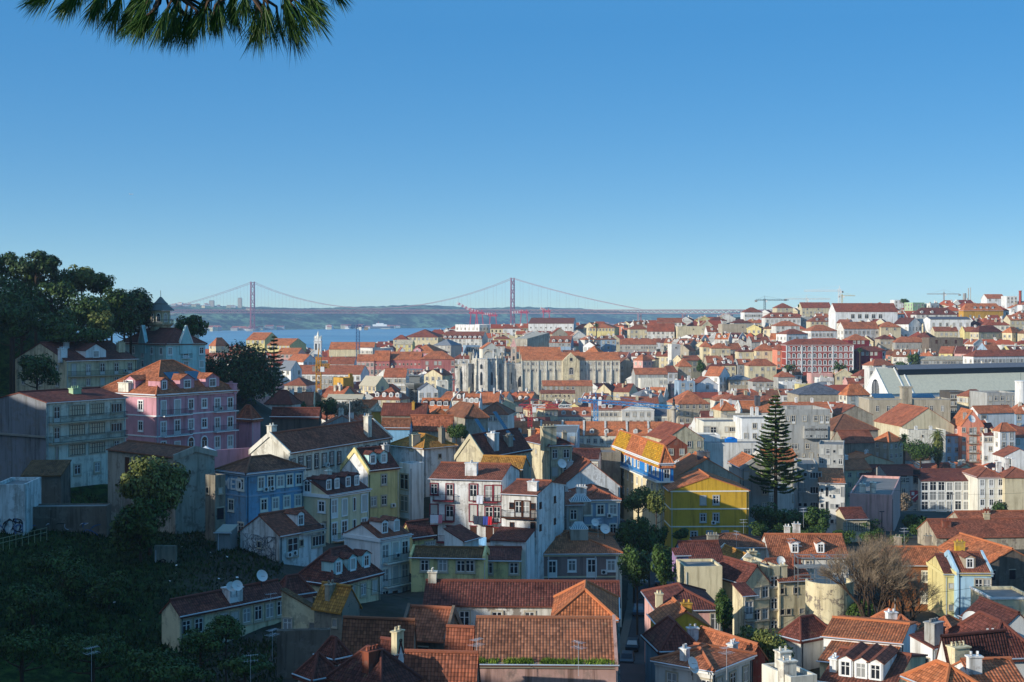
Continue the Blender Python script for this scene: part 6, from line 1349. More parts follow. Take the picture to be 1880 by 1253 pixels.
hill = [('tall umbrella pine with a bare pale limb, highest crown on the wooded hill', 66, 482, 44, 26, 330, 3800, 'pineleaf'),
    ('dark tree at the left picture edge behind the umbrella pine', 10, 490, 26, 28, 345, 1500, 'leaf'), ('dark crown left of the umbrella pine trunk', 20, 540, 44, 40, 320, 2600, 'leaf'),
    ('grey-green tree between the umbrella pine and the right slope', 150, 512, 34, 26, 340, 2400, 'olive'), ('bushy crown on the crest right of the grey-green tree', 185, 522, 26, 26, 345, 1700, 'leaf'),
    ('broad dark pine at the right end of the wooded hill', 240, 550, 40, 26, 340, 3400, 'pineleaf'), ('shaded crown under the umbrella pine', 95, 548, 50, 40, 322, 3000, 'leaf'),
    ('big shaded crown in the middle of the wooded hill', 150, 574, 52, 38, 315, 3200, 'leaf'), ('pale olive crown low on the wooded hill', 190, 598, 28, 30, 308, 2000, 'olive'),
    ('dark crown above the cream house roof', 95, 598, 50, 30, 305, 2600, 'leaf'), ('dark crown low at the left edge above the roofs', 25, 590, 46, 40, 300, 2600, 'leaf'),
    ('low foliage behind the cream house at the foot of the wooded hill', 140, 612, 60, 20, 300, 2600, 'leaf'), ('dark crown between the umbrella pine and the crest', 112, 515, 36, 30, 338, 2200, 'leaf'), ('dense crown below the crest of the wooded hill', 205, 558, 34, 32, 332, 2200, 'leaf'), ('dark crown beneath the broad pine', 228, 588, 36, 34, 335, 2200, 'leaf'), ('dark crown in the upper left of the wooded hill', 45, 512, 40, 30, 335, 2400, 'leaf'), ('small dark crown touching the pagoda roofed tower', 272, 578, 24, 26, 352, 1800, 'leaf'), ('dark mass of leaves at the left edge under the pines', 40, 566, 50, 36, 312, 2600, 'leaf'),
    ('dark tree behind the teal mansion chimney', 240, 592, 36, 34, 350, 2400, 'pineleaf'), ('round dark tree right of the pagoda roofed tower', 350, 600, 33, 24, 350, 2600, 'leaf')]
for i, (lab, u, v_, a_, b_, Y, n, lf) in enumerate(hill):
    tree('pine_tree' if lf == 'pineleaf' else 'tree', lab, 'tree', u, v_, a_, b_, Y, n, .75, lf, 20 + i, group=TH, flat=.3 if lf == 'pineleaf' else 0, low=-.55 if lf == 'pineleaf' else -.8)
tree('tree', 'dark tree in front of the cream house with the balcony', 'tree', 68, 682, 38, 32, 262, 2600, .6, 'leaf', 41)
tree('tree', 'huge round dark evergreen right of the pink palace', 'tree', 446, 690, 60, 64, 345, 9000, .75, 'pineleaf', 42, nb=26)
tree('tree', 'dark tree left beside the huge round evergreen', 'tree', 395, 690, 24, 40, 350, 1800, .7, 'leaf', 43)
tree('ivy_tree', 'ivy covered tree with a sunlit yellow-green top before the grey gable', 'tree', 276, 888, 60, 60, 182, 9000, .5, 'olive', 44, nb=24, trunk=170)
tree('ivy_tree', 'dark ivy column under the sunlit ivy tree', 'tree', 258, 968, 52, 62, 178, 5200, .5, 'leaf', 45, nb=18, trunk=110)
tree('shrub', 'dark rounded shrub by the cream long house, left of two', 'shrub', 368, 1178, 42, 26, 136, 3000, .3, 'leaf', 46); tree('shrub', 'dark rounded shrub by the cream long house, right of two', 'shrub', 415, 1155, 32, 26, 138, 2600, .3, 'leaf', 47)
for i, (u, v_, a_, b_, Y) in enumerate(((60, 1100, 60, 34, 150), (130, 1060, 50, 40, 162), (200, 1080, 40, 30, 158), (40, 1180, 70, 30, 134), (170, 1190, 80, 28, 134), (280, 1215, 60, 26, 128), (100, 1030, 60, 24, 172), (330, 1232, 60, 20, 122), (450, 1215, 50, 18, 126))):
    tree('bramble', 'dark tangled bramble thicket on the shaded grass slope', 'bramble', u, v_, a_, b_, Y, 2200, .32, 'leaf', 60 + i, group='bramble thickets on the shaded slope', low=-.8)
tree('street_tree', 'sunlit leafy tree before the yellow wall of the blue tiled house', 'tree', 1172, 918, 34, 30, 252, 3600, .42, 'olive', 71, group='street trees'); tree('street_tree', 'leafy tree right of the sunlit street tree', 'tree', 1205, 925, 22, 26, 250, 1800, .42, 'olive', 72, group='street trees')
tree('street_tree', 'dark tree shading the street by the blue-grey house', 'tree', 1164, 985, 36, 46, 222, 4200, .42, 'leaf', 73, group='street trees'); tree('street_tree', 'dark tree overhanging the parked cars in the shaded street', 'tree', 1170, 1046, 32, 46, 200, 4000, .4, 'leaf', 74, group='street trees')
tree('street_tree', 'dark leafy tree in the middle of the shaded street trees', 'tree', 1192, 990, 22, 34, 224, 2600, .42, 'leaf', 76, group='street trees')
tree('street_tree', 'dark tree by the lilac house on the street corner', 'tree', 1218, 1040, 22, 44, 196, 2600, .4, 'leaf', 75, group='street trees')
for i, (u, v_, a_, b_, Y, t) in enumerate(((1405, 955, 28, 30, 276, 'left'), (1450, 962, 36, 28, 272, 'middle'), (1502, 955, 28, 26, 270, 'right'))):
    tree('evergreen_bush', 'dark evergreen under the araucaria, ' + t + ' of three', 'bush', u, v_, a_, b_, Y, 3000, .5, 'leaf', 80 + i, group='evergreens under the araucaria')
for i, (u, v_, a_, b_, Y, lab) in enumerate(((1330, 1125, 16, 44, 168, 'green creeper climbing the cream tenement wall'), (1378, 1170, 30, 24, 160, 'dark green bush between the creeper and the sunlit thicket'), (1420, 1196, 42, 44, 150, 'sunlit green thicket behind the brick-red wall'), (1590, 968, 34, 16, 285, 'dark shrubs below the pinkish block'), (1680, 960, 22, 18, 300, 'dark shrub at the foot of the hotel'),
        (1690, 830, 32, 24, 440, 'dark green tree under the palms'), (1836, 938, 16, 20, 408, 'small green tree before the white hotel pavilion'), (838, 794, 20, 15, 292, 'round dark bush beside the big workshop'), (640, 752, 34, 22, 420, 'dark tree right of the bare grey tree'), (548, 748, 24, 16, 400, 'dark bush below the maroon hipped house'), (600, 748, 22, 20, 415, 'dark conifer behind the school roof'),
        (1287, 674, 9, 15, 790, 'round dark tree among the roofs of the far slope'), (1450, 680, 14, 12, 830, 'dark tree at the left foot of the red building'), (1541, 678, 12, 15, 825, 'cypress-like tree at the right foot of the red building'), (1567, 684, 7, 6, 830, 'small tree beside the cypress-like tree'), (1676, 660, 14, 14, 820, 'dark tree above the station shed'), (1650, 672, 20, 9, 822, 'dark shrubbery left of the station tree'),
        (1780, 640, 14, 8, 940, 'dark hedge beneath the beige villa'), (1870, 590, 18, 12, 1050, 'bare brownish tree at the right edge of the hill'), (1660, 553, 8, 5, 1320, 'dark tree on the skyline'), (1470, 562, 5, 4, 1340, 'small tree on the skyline by the maroon roof'), (1655, 925, 22, 20, 420, 'bare twiggy bush before the emblem wall'))):
    bare = 'bare' in lab
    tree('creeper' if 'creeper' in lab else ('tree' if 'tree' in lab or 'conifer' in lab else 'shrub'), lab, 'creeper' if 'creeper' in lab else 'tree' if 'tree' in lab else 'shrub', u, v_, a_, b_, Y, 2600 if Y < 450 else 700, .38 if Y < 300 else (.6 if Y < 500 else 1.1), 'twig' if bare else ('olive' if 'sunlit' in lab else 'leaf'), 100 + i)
for i, (u, v_, a_, b_, Y) in enumerate(((1440, 975, 26, 14, 262), (1490, 980, 28, 14, 256), (1545, 985, 24, 16, 252), (1600, 985, 24, 14, 262), (1650, 990, 26, 14, 262), (1690, 975, 22, 14, 280), (1755, 1000, 24, 10, 244), (1395, 972, 20, 16, 258), (1580, 1120, 24, 20, 190), (1620, 1140, 30, 16, 184), (1500, 1000, 30, 12, 244), (1215, 985, 12, 20, 240), (1250, 980, 14, 12, 240), (1300, 1185, 22, 14, 152))):
    tree('shrub', 'dark leafy shrub in the yards between the rooftops', 'shrub', u, v_, a_, b_, Y, 1500, .36, 'leaf', 140 + i, group='dark shrubs in the yards', low=-.8)
# tall araucaria
def araucaria(label, u, vb, vt, wpx, Y, tiers, seed):
    R_ = random.Random(seed); s = Y / F; o = at(u, vb, Y); r = thing('araucaria', label, 'tree', o); Ht = (vb - vt) * s; W_ = wpx * s
    m = MB(); m.bar((0, 0, -3), (0, 0, Ht * .6), .42, 0, 8, .26); m.bar((0, 0, Ht * .6), (0, 0, Ht), .26, 0, 6, .04); m.build('trunk', M['bark'], r)
    m = MB(); br = MB()
    for k in range(tiers * 6):
        f = (k + R_.random()) / (tiers * 6); f = f ** .92; tier = round(f * tiers) / tiers; f = .55 * tier + .45 * f
        z = Ht * (.11 + .87 * f); t = k * 2.4 + R_.uniform(-.5, .5)
        L = (W_ * (1.03 - f) ** .66 * (1 if f > .1 else .7) + .2) * R_.uniform(.58, 1.08); dr = (.16 + .2 * (1 - f)) * R_.uniform(.6, 1.4)
        d = Vector((math.cos(t), math.sin(t), 0)); sd = Vector((-d.y, d.x, 0))
        P = lambda x: d * (L * x) + Vector((0, 0, z - dr * L * x + (dr + .10) * L * x * x))
        for q in range(4): br.bar(P(q / 4), P((q + 1) / 4), .055 * (1.2 - q / 4), 0, 4)
        ns = int(14 + L * 14)
        for j in range(ns):
            x = .2 + .8 * (j + R_.random()) / ns; p = P(x); ww = (.85 * (1 - .5 * x) + .16) * (L / W_ * .5 + .5)
            for sgn in (-1, 1):
                e = p + sd * sgn * ww * R_.uniform(.4, 1.1) + d * ww * .6 + Vector((0, 0, R_.uniform(-.15, .4) * ww)); w2 = d * .16; up = Vector((0, 0, .13))
                m.poly([p - w2, p + up, e + w2 * .4, e - w2 * .4]); m.poly([p - up * .6, p + w2, e + up * .5, e - up * .5])
    br.build('branches', M['bark'], r, uv=False); m.build('crown', M['araucaria'], r, uv=False)
araucaria('tall tiered araucaria standing above the rooftops on the right', 1424, 925, 724, 50, 286, 26, 5)
araucaria('pale araucaria behind the huge round evergreen', 503, 735, 616, 26, 430, 14, 6)
def palm(label, u, vb, vt, rpx, Y, seed, skirt=False):
    R_ = random.Random(seed); s = Y / F; o = at(u, vb, Y); r = thing('palm_tree', label, 'palm', o); Ht = (vb - vt) * s; L = rpx * s
    m = MB(); m.bar((0, 0, -3), (0, 0, Ht), .42 if Y < 600 else .5, 0, 8, .32); m.build('trunk', M['bark'], r)
    if skirt: m = MB(); leafcloud(m, (0, 0, Ht * .55), 1.7, Ht * .45, 1200, .7, R_); m.build('ivy', M['olive'], r, uv=False)
    m = MB()
    for i in range(46):
        t = R_.uniform(0, 6.283); el = R_.uniform(-.9, 1.3); d = Vector((math.cos(t), math.sin(t), 0)); sd = Vector((-d.y, d.x, 0)); LL = L * R_.uniform(.75, 1.1)
        P = lambda x: d * (LL * x * math.cos(el)) + Vector((0, 0, Ht + LL * x * math.sin(el) - .55 * LL * x * x))
        for j in range(9):
            x = (j + 1) / 9; p = P(x - .11); w_ = LL * .24 * (1 - .5 * x)
            for sg in (-1, 1): e = P(x) + sd * sg * w_ - Vector((0, 0, w_ * .5)); m.poly([p, P(x), e])
    m.build('crown', M['olive' if skirt else 'leaf'], r, uv=False)
palm('tall palm with a shaggy trunk, left of the two palms', 1660, 862, 803, 16, 450, 1); palm('palm with an ivy clad trunk, right of the two palms', 1722, 860, 795, 17, 446, 2, True)
palm('small palm beside the red building', 1579, 690, 641, 6, 850, 3); palm('thin palm before the yellow villa on the far slope', 1095, 625, 596, 7, 1090, 4)
# bare winter trees
def bare(label, u, vb, vt, wpx, Y, seed, depth=6, name='bare_tree', group=None):
    R_ = random.Random(seed); s = Y / F; o = at(u, vb, Y); r = thing(name, label, 'tree', o, 0, group); Ht = (vb - vt) * s; W_ = wpx * s; m = MB(); tw = MB()
    def grow(p, d, L, rr, k):
        e = p + d * L
        if k <= 2: tw.bar(p, e, rr, 0, 3, rr * .6)
        else: m.bar(p, e, rr, 0, 5, rr * .7)
        if k == 0: return
        for i in range(4 if k < 4 else 3):
            q = d + Vector((R_.uniform(-1, 1), R_.uniform(-1, 1), R_.uniform(-.35, .75))) * .62; q.x *= 1.0 + .25 * (W_ / Ht > .5); q.normalize()
            grow(p.lerp(e, R_.uniform(.55, 1)), q, L * R_.uniform(.62, .84), rr * .62, k - 1)
    for i in range(5):
        t = 6.28 * i / 5 + R_.uniform(-.3, .3); grow(Vector((math.cos(t) * .3, math.sin(t) * .3, -1)), Vector((math.cos(t) * 1.3 * W_ / Ht, math.sin(t) * .5, 1)).normalized(), Ht * .345, .17, depth)
    m.build('trunk', M['bark'], r, uv=False); tw.build('crown', M['twig'], r, uv=False)
bare('tall bare brown tree left of the brown house', 1598, 1150, 972, 46, 186, 3); bare('wide bare brown tree before the brown house', 1655, 1158, 1015, 60, 196, 7); bare('bare grey tree by the yellow crane', 570, 760, 705, 22, 420, 9, 5)
# grass on the left slope and on the mossy eaves
def grass():
    R_ = random.Random(8); m = MB(); n = 0
    while n < 26000:
        Y = R_.uniform(118, 215); u = R_.uniform(-20, 520); x = (u - CU) / F * Y
        if x > -.24 * Y + 22 : continue
        n += 1; z = ground_h(x, Y) if n % 1 == 0 else 0; h = R_.uniform(.2, .6); t = R_.uniform(0, 6.28); w_ = R_.uniform(.08, .2); l = Vector((R_.uniform(-.25, .25), R_.uniform(-.25, .25), h))
        p = Vector((x, Y, z - .05)); a = Vector((math.cos(t), math.sin(t), 0)) * w_; m.poly([p - a, p + a, p + l])
    o = m.build('grass', M['grassy'], uv=False); o['kind'] = 'stuff'
    bq = next(q for q in ALL if q['label'].startswith('pink stuccoed')); r = bq['root']; m = MB()
    for i in range(5200):
        y = R_.uniform(.0, bq['b']); clump = noise.noise(Vector((y * .9, 0, 1)))
        if R_.random() > .45 + clump * 1.2: continue
        x = R_.uniform(-.38, .15); k = bq['rise'] / (bq['a'] / 2); z = bq['h'] + k * x + .02; h = R_.uniform(.12, .42); p = Vector((x, y, z)); t = R_.uniform(0, 6.28); a = Vector((math.cos(t), math.sin(t), 0)) * .05
        m.poly([p - a, p + a, p + Vector((R_.uniform(-.2, .1), R_.uniform(-.15, .15), h))])
    o = m.build('eave_grass', leaf('eave_grass_blades', (lin('#3d5a1c'), lin('#8aa03c')), .7), r, uv=False); o['kind'] = 'stuff'
grass()
def litter():
    R_ = random.Random(31); m = MB()
    for cu_, cv_, du, dv, Y0, n in ((316, 1046, 14, 14, 172, 6), (405, 1030, 40, 10, 176, 9), (430, 1055, 16, 14, 170, 4), (190, 1108, 40, 8, 158, 9)):
        for i in range(n):
            u = cu_ + R_.gauss(0, du); Y = Y0 + R_.gauss(0, 7); x = (u - CU) / F * Y; z = ground_h(x, Y); w_ = R_.uniform(.05, .15); t = R_.uniform(0, 3.1); a = Vector((math.cos(t), math.sin(t), R_.uniform(-.2, .5))) * w_; b = Vector((-math.sin(t), math.cos(t), .6)) * w_ * .7; p = Vector((x, Y, z + .35)); m.poly([p - a - b, p + a - b, p + a + b, p - a + b])
    o = m.build('litter', M['sash'], uv=False); o['kind'] = 'stuff'
litter()
# pine branch hanging into the top of the picture
def pine_branch():
    R_ = random.Random(12); Y = 6.0; s = Y / F
    r = thing('pine_tree', 'pine branch with long drooping needles at the top left', 'pine tree', (-4.6, 4.2, 74))
    L0 = Vector((-4.6, 4.2, 74)); W = lambda u, v_, dy=0: at(u, v_, Y + dy) - L0
    m = MB(); m.bar((0, 0, -10), (0, 0, 8.9), .22, 0, 8, .16); m.build('trunk', M['bark'], r)
    bm = MB(); pts = [Vector((0, 0, 8.6)), W(-60, -80, -.5), W(120, -48), W(300, -30), W(450, -25), W(560, -32), W(640, -60)]
    for i in range(len(pts) - 1): bm.bar(pts[i], pts[i + 1], .035 - .004 * i, 0, 6, .031 - .004 * i)
    nd = MB()
    shoots = []
    for u0, v0, ang, L in ((110, -16, 200, 70), (150, -12, 225, 62), (190, -14, 250, 70), (120, -34, 190, 90), (230, -12, 240, 80), (270, -6, 235, 74), (250, 10, 240, 66), (300, 6, 232, 74), (320, 14, 245, 70), (350, 10, 250, 72), (290, 26, 228, 66), (330, 34, 240, 66), (380, 4, 255, 66), (360, 26, 245, 68),
                           (410, 0, 262, 66), (430, 10, 275, 52), (395, 20, 268, 44), (460, -6, 270, 70), (480, 10, 262, 70), (500, 16, 275, 74), (515, 20, 300, 80), (530, 10, 310, 74), (490, 24, 250, 66), (550, -8, 310, 76), (560, -20, 320, 60), (590, -24, 330, 56), (520, -10, 290, 70), (440, -14, 260, 60), (340, -10, 245, 70), (400, -16, 255, 60), (210, -24, 240, 60), (170, -30, 225, 60), (280, -22, 240, 60)):
        for rep in range(2):
            dy = R_.uniform(-.35, .35); p = W(u0 + R_.uniform(-12, 12), v0 - 8 + R_.uniform(-8, 8), dy); t = rad(-ang + R_.uniform(-14, 14)); d = Vector((math.cos(t), R_.uniform(-.3, .3), math.sin(-t) * -1 if False else -abs(math.sin(t)))).normalized()
            q = min(pts, key=lambda z: (z - p).length); bm.bar(q, p, .008, 0, 4, .006)
            sl_ = L * s * .5; bm.bar(p, p + d * sl_, .006, 0, 4, .003)
            for k in range(70):
                f = R_.random(); b = p + d * (sl_ * f); e = (d + Vector((R_.uniform(-1, 1), R_.uniform(-1, 1), R_.uniform(-1, .6))) * .52).normalized() * (L * s * R_.uniform(.5, .9))
                e += Vector((0, 0, -.02)); sd = e.cross(Vector((R_.uniform(-1, 1), R_.uniform(-1, 1), R_.uniform(-1, 1)))).normalized() * .0013
                nd.poly([b - sd, b + sd, b + e * .6 + sd, b + e + Vector((0, 0, -.008)), b + e * .6 - sd])
    bo = bm.build('branch', M['bark'], r, uv=False); nd.build('needles', M['needle'], bo, uv=False)
pine_branch()
# ------------------------------------------------------------------ small things
def roofpt(u, v_, Y): return at(u, v_, Y)
def antenna_mesh():
    m = MB(); m.bar((0, 0, -1.2), (0, 0, 2.6), .03, 0, 5)
    for z, n, l in ((2.5, 7, .55), (1.9, 5, .8)):
        m.bar((-.8, 0, z), (.9, 0, z + .12), .02, 0, 4)
        for i in range(n): x = -.75 + 1.6 * i / (n - 1); m.bar((x, -l * (1 - .04 * i), z + .06), (x, l * (1 - .04 * i), z + .06), .014, 0, 3)
    return m.mesh('aerial', [M['alu']], uv=False)
AN = antenna_mesh()
for i, (u, v_, Y, rz, lab) in enumerate(((1062, 952, 221, .3, 'glass lantern of the taupe house'), (1098, 968, 216, 1.2, 'right slope of the taupe house'), (1030, 962, 208, .7, 'white house with the timber veranda'), (905, 852, 230, .2, 'lit mustard roof'), (917, 868, 222, 1.9, 'valley between the white houses'), (1076, 938, 224, .9, 'blue-grey corner house'), (1365, 968, 238, .4, 'brown tile roof before the yellow house'), (1352, 990, 230, 2.0, 'roof ridge before the yellow house'),
        (1475, 948, 228, .8, 'long ribbed orange roof'), (1452, 1005, 210, .3, 'tenement beside the ribbed orange roof'), (1465, 1012, 206, 1.4, 'tenement roof with washing'), (497, 1112, 152, .5, 'long cream house'), (500, 1180, 140, 1.1, 'garden wall of the weathered house'), (1660, 985, 222, .4, 'left chimney of the brown house'), (875, 1200, 127, .9, 'grassy eaves of the pink house'), (1062, 1205, 126, 2.2, 'eaves centre of the pink house'), (735, 1228, 124, .3, 'orange shed roof at the bottom'),
        (1334, 1214, 131, .6, 'half-lit roof of the white corner house'), (1735, 1225, 138, 1.0, 'white house with the grey chimney'), (460, 1230, 122, .2, 'dark yard at the bottom left'), (168, 1215, 126, .8, 'bramble slope at the bottom left'), (1790, 1165, 150, .4, 'white wall beside the satellite dish'))):
    t = thing('television_antenna', 'thin metal television antenna over the ' + lab, 'antenna', roofpt(u, v_, Y) - Vector((0, 0, .8)), rz, 'television antennas on the roofs'); link(D.objects.new('aerial', AN), t); t.scale = (.72, .72, .8)
def dish_mesh():
    m = MB(); pr = [(.0, 0), (.2, .02), (.36, .07), (.46, .13)]; m.lathe(pr, 0, 0, 14); return m.mesh('reflector', [M['sash']], True, False)
DM = dish_mesh(); m = MB(); m.bar((0, 0, -.9), (0, .05, 0), .03, 0, 5); m.bar((0, 0, 0), (0, -.5, .05), .015, 0, 4); DA = m.mesh('mount', [M['metal']], uv=False)
for i, (u, v_, Y, rz, sc2, lab) in enumerate(((424, 1078, 150, .6, 1.2, 'left on the long cream house roof'), (435, 1076, 150, .6, 1.3, 'right on the long cream house roof'), (1782, 1138, 158, -.3, 2.0, 'big on the ribbed orange roof at the right'), (1783, 770, 500, .4, 3.2, 'huge on the dark roof by the salmon house'), (864, 1225, 124, .9, 1.6, 'at the left eaves of the pink house'), (1110, 972, 214, .4, 1.7, 'on the right slope of the taupe house'), (1092, 960, 218, .4, 1.4, 'beside the lantern of the taupe house'), (1031, 852, 246, .5, 1.9, 'on the cream house with the tall chimney wall'),
        (1270, 1218, 133, .7, 1.3, 'on the white corner house, upper of two'), (1272, 1226, 133, .7, 1.3, 'on the white corner house, lower of two'), (480, 1058, 160, .7, 1.5, 'on the wall behind the long cream house'), (1433, 1030, 200, .2, 1.4, 'on the tenement beside the building site'))):
    t = thing('satellite_dish', 'white round satellite dish ' + lab, 'satellite dish', roofpt(u, v_, Y), rz, 'satellite dishes on the roofs'); t.scale = (sc2,) * 3
    o = link(D.objects.new('reflector', DM), t); o.rotation_euler = (rad(62), 0, 0); link(D.objects.new('mount', DA), t)
# cars along the street
def car_meshes():
    b = MB(); prof = [(-2.05, .35), (-2.1, .75), (-1.5, .92), (-.75, 1.42), (.75, 1.46), (1.5, .98), (2.0, .9), (2.1, .6), (2.05, .35)]
    w1 = lambda z: .84 if z < 1 else .66
    L_ = [(x, -w1(z), z) for x, z in prof]; R__ = [(x, w1(z), z) for x, z in prof]; n = len(prof)
    b.poly(L_); b.poly(list(reversed(R__)))
    for i in range(n): j = (i + 1) % n; b.poly([L_[i], R__[i], R__[j], L_[j]])
    body = b.mesh('body', [M['paint']], uv=False)
    g = MB()
    for sg in (-1, 1): g.poly([(-1.3, sg * .80, .98), (1.25, sg * .80, 1.0), (.7, sg * .672, 1.40), (-.7, sg * .672, 1.38)])
    g.poly([(-1.47, -.7, .97), (-1.47, .7, .97), (-.8, .6, 1.40), (-.8, -.6, 1.40)]); g.poly([(1.49, -.7, 1.01), (1.49, .7, 1.01), (.8, .6, 1.44), (.8, -.6, 1.44)])
    win = g.mesh('window', [M['glass']], uv=False)
    t = MB(); t.lathe([(0, -.1), (.31, -.1), (.31, .1), (0, .1)], 0, 0, 14); wh = t.mesh('wheel', [M['rubber']], uv=False)
    h = MB(); h.box(-.02, .02, -.14, .14, -.07, .07); hl = h.mesh('headlight', [M['sash']], uv=False); return body, win, wh, hl
CB, CW, CWh, CL = car_meshes()
for i, (k, side, c, lab) in enumerate(((.66, -1.55, '#c9ccd0', 'silver parked car under the dark street trees'), (.70, 1.55, '#d8d8d6', 'white parked car on the right kerb nearest the yellow house'), (.62, 1.55, '#8e9299', 'grey parked car by the lilac house corner'), (.56, -1.55, '#e0e0de', 'white parked car on the left kerb beside the taupe house'), (.52, 1.55, '#3a4048', 'black parked car on the right kerb'), (.47, -1.55, '#55606e', 'blue-grey parked car on the left kerb'), (.36, -1.55, '#20242a', 'dark parked car near the long wine-red roof'), (.28, -1.55, '#34383e', 'charcoal parked car on the left kerb lowest in the street'), (.74, -1.0, '#b03a34', 'red car driving beneath the leafy trees'))):
    j = int(k * (len(SL) - 1)); p, n_, z = SL[j]; q = SL[min(j + 1, len(SL) - 1)][0]; d = (q - p).xy
    o = thing('parked_car' if 'parked' in lab else 'car', lab, 'car', (p.x + n_.x * side, p.y + n_.y * side, z + .02), math.atan2(d.y, d.x), 'cars in the shaded street')
    link(D.objects.new('body', CB), o, lin(c)); link(D.objects.new('window', CW), o)
    for x in (-1.25, 1.3):
        for y in (-.76, .76): w_ = link(D.objects.new('wheel', CWh), o); w_.location = (x, y, .31); w_.rotation_euler = (math.pi / 2, 0, 0)
    for y in (-.6, .6): link(D.objects.new('headlight', CL), o, None, (2.1, y, .68))
def misc():
    # laundry hung on the rear balconies
    lr = next(q for q in ALL if q['label'].startswith('white rear facade')); r = lr['root']
    t = lr['t']; ex, ey = math.cos(t), math.sin(t)
    wp = lambda x, y, z: Vector((r.location.x + x * ex - y * ey, r.location.y + x * ey + y * ex, r.location.z + z))
    for i, (f, row_, c, wd, lab) in enumerate(((.92, 1, '#d8d9de', 1.3, 'white towel'), (.84, 1, '#d6848e', .7, 'pink towel'), (.30, 1, '#39404c', 1.4, 'dark jumper'), (.20, 1, '#3c4a8a', .8, 'blue shirt'), (.14, 1, '#b23038', .7, 'red shirt'), (.27, 2, '#7fb0d8', 1.8, 'light blue sheet'), (.28, 0, '#c7cad2', 1.0, 'pale towel'))):
        y = f * lr['b']; z = lr['h'] - .25 - (row_ + 1) * 3.1 + .95; m = MB(); n = 6
        for k in range(n): y0, y1 = -wd / 2 + wd * k / n, -wd / 2 + wd * (k + 1) / n; o0, o1 = .06 * math.sin(k * 1.7), .06 * math.sin((k + 1) * 1.7); m.poly([(-.9, y0, 0), (-.9, y1, 0), (-.92 - o1, y1, -1.25), (-.92 - o0, y0, -1.25)]); m.poly([(-.88, y1, 0), (-.88, y0, 0), (-.90 - o0, y0, -1.25), (-.90 - o1, y1, -1.25)])
        o = m.build('laundry', M['cloth'], None, lin(c), wp(0, y, z), t); tag(o, lab + ' hanging over a rear balcony of the white laundry facade', 'laundry', 'laundry on the white rear facade')
    o = at(378, 822, 224); r = thing('parasol', 'white open parasol on the pink palace terrace', 'parasol', o); m = MB(); m.bar((0, 0, -2.6), (0, 0, .3), .04, 0, 6); m.build('pole', M['alu'], r); m = MB(); m.lathe([(1.7, -.5), (0, .25)], 0, 0, 8); m.build('canopy', M['cloth'], r, C('white'))
    o = at(400, 838, 225); m = MB(); m.box(-6, 6, 0, .4, -3, 1.0); tw = m.build('terrace_wall', M['plaster'], None, C('pink'), o, rad(38)); tag(tw, 'pink parapet wall along the palace terrace', 'wall')
    o = at(1446, 803, 404) ; m = MB(); 
    o = at(1342, 812, 398); m = MB(); m.box(-1.6, 1.6, -1, 1, 0, 1.0); m.lathe([(1.3, 1.0), (1.0, 1.35), (0, 1.5)], 0, 0, 8); tp = m.build('tarpaulin', M['cloth'], None, C('#1f6fc0'), o); tag(tp, 'bright blue tarpaulin over a heap on the white flat roof', 'tarpaulin')
    # handrail on the slope
    a, b = at(-6, 996, 172), at(86, 974, 178); r = thing('handrail', 'pale metal handrail above the grass slope at the left edge', 'handrail', a); d = b - a; m = MB()
    for z in (0, .55): m.bar(Vector((0, 0, z - .2)), d + Vector((0, 0, z - .2)), .04)
    for i in range(9): p = d * (i / 8); m.bar(p + Vector((0, 0, -1.2)), p + Vector((0, 0, .38)), .04)
    m.build('rail', plain('pale_rail', lin('#8b8f72'), .6), r)
    # round concrete ruin with scaffolding
    o = at(1532, 1140, 190); r = thing('round_ruin', 'roofless round wall of stained yellow concrete', 'ruin', o); m = MB(); m.lathe([(3.2, -5), (3.2, 4.9), (2.9, 4.9), (2.9, 0)], 0, 3, 24, 0, math.pi * .9, math.pi * 2.15); m.build('wall', M['ruin'], r, C('cream'))
    o = at(1525, 1078, 196); r = thing('scaffold', 'grey steel scaffold above the round concrete ruin', 'scaffold', o); m = MB()
    for x in (-4.5, -2.2, 0, 2.2, 3.8): m.bar((x, 0, -1.5), (x, 0, 4.2), .07); m.bar((x, 2.5, -1.5), (x, 2.5, 4.2), .07); m.bar((x, 0, 4), (x, 2.5, 4), .06)
    for z in (1.2, 2.6, 4.0): m.bar((-4.5, 0, z), (3.8, 0, z), .07); m.bar((-4.5, 2.5, z), (3.8, 2.5, z), .07)
    m.bar((-2.2, 0, 4), (2.2, 0, -.5), .07); m.bar((0, 0, 4), (3.8, 0, 0), .07); m.build('tubes', M['steel'], r)
    m = MB(); m.box(-4.6, 2, .1, 2.4, 2.55, 2.66); m.build('platform', M['concrete'], r)
    for i, (u, vb, vt, Y, lab) in enumerate(((1747, 965, 908, 330, 'tall white lamp mast in front of the hotel'), (1619, 975, 940, 300, 'dark lamp post by the pinkish block'), (642, 770, 735, 300, 'grey lamp post behind the long white hall'))):
        o = at(u, vb, Y); s = Y / F; r = thing('lamp_post', lab, 'lamp post', o); h = (vb - vt) * s; m = MB(); m.bar((0, 0, -2), (0, 0, h), .12, 0, 8, .08); m.build('pole', M['alu' if i != 1 else 'metal'], r); m = MB(); m.box(-.5, .5, -.15, .15, h, h + .14); m.build('lamp_head', M['metal'], r)
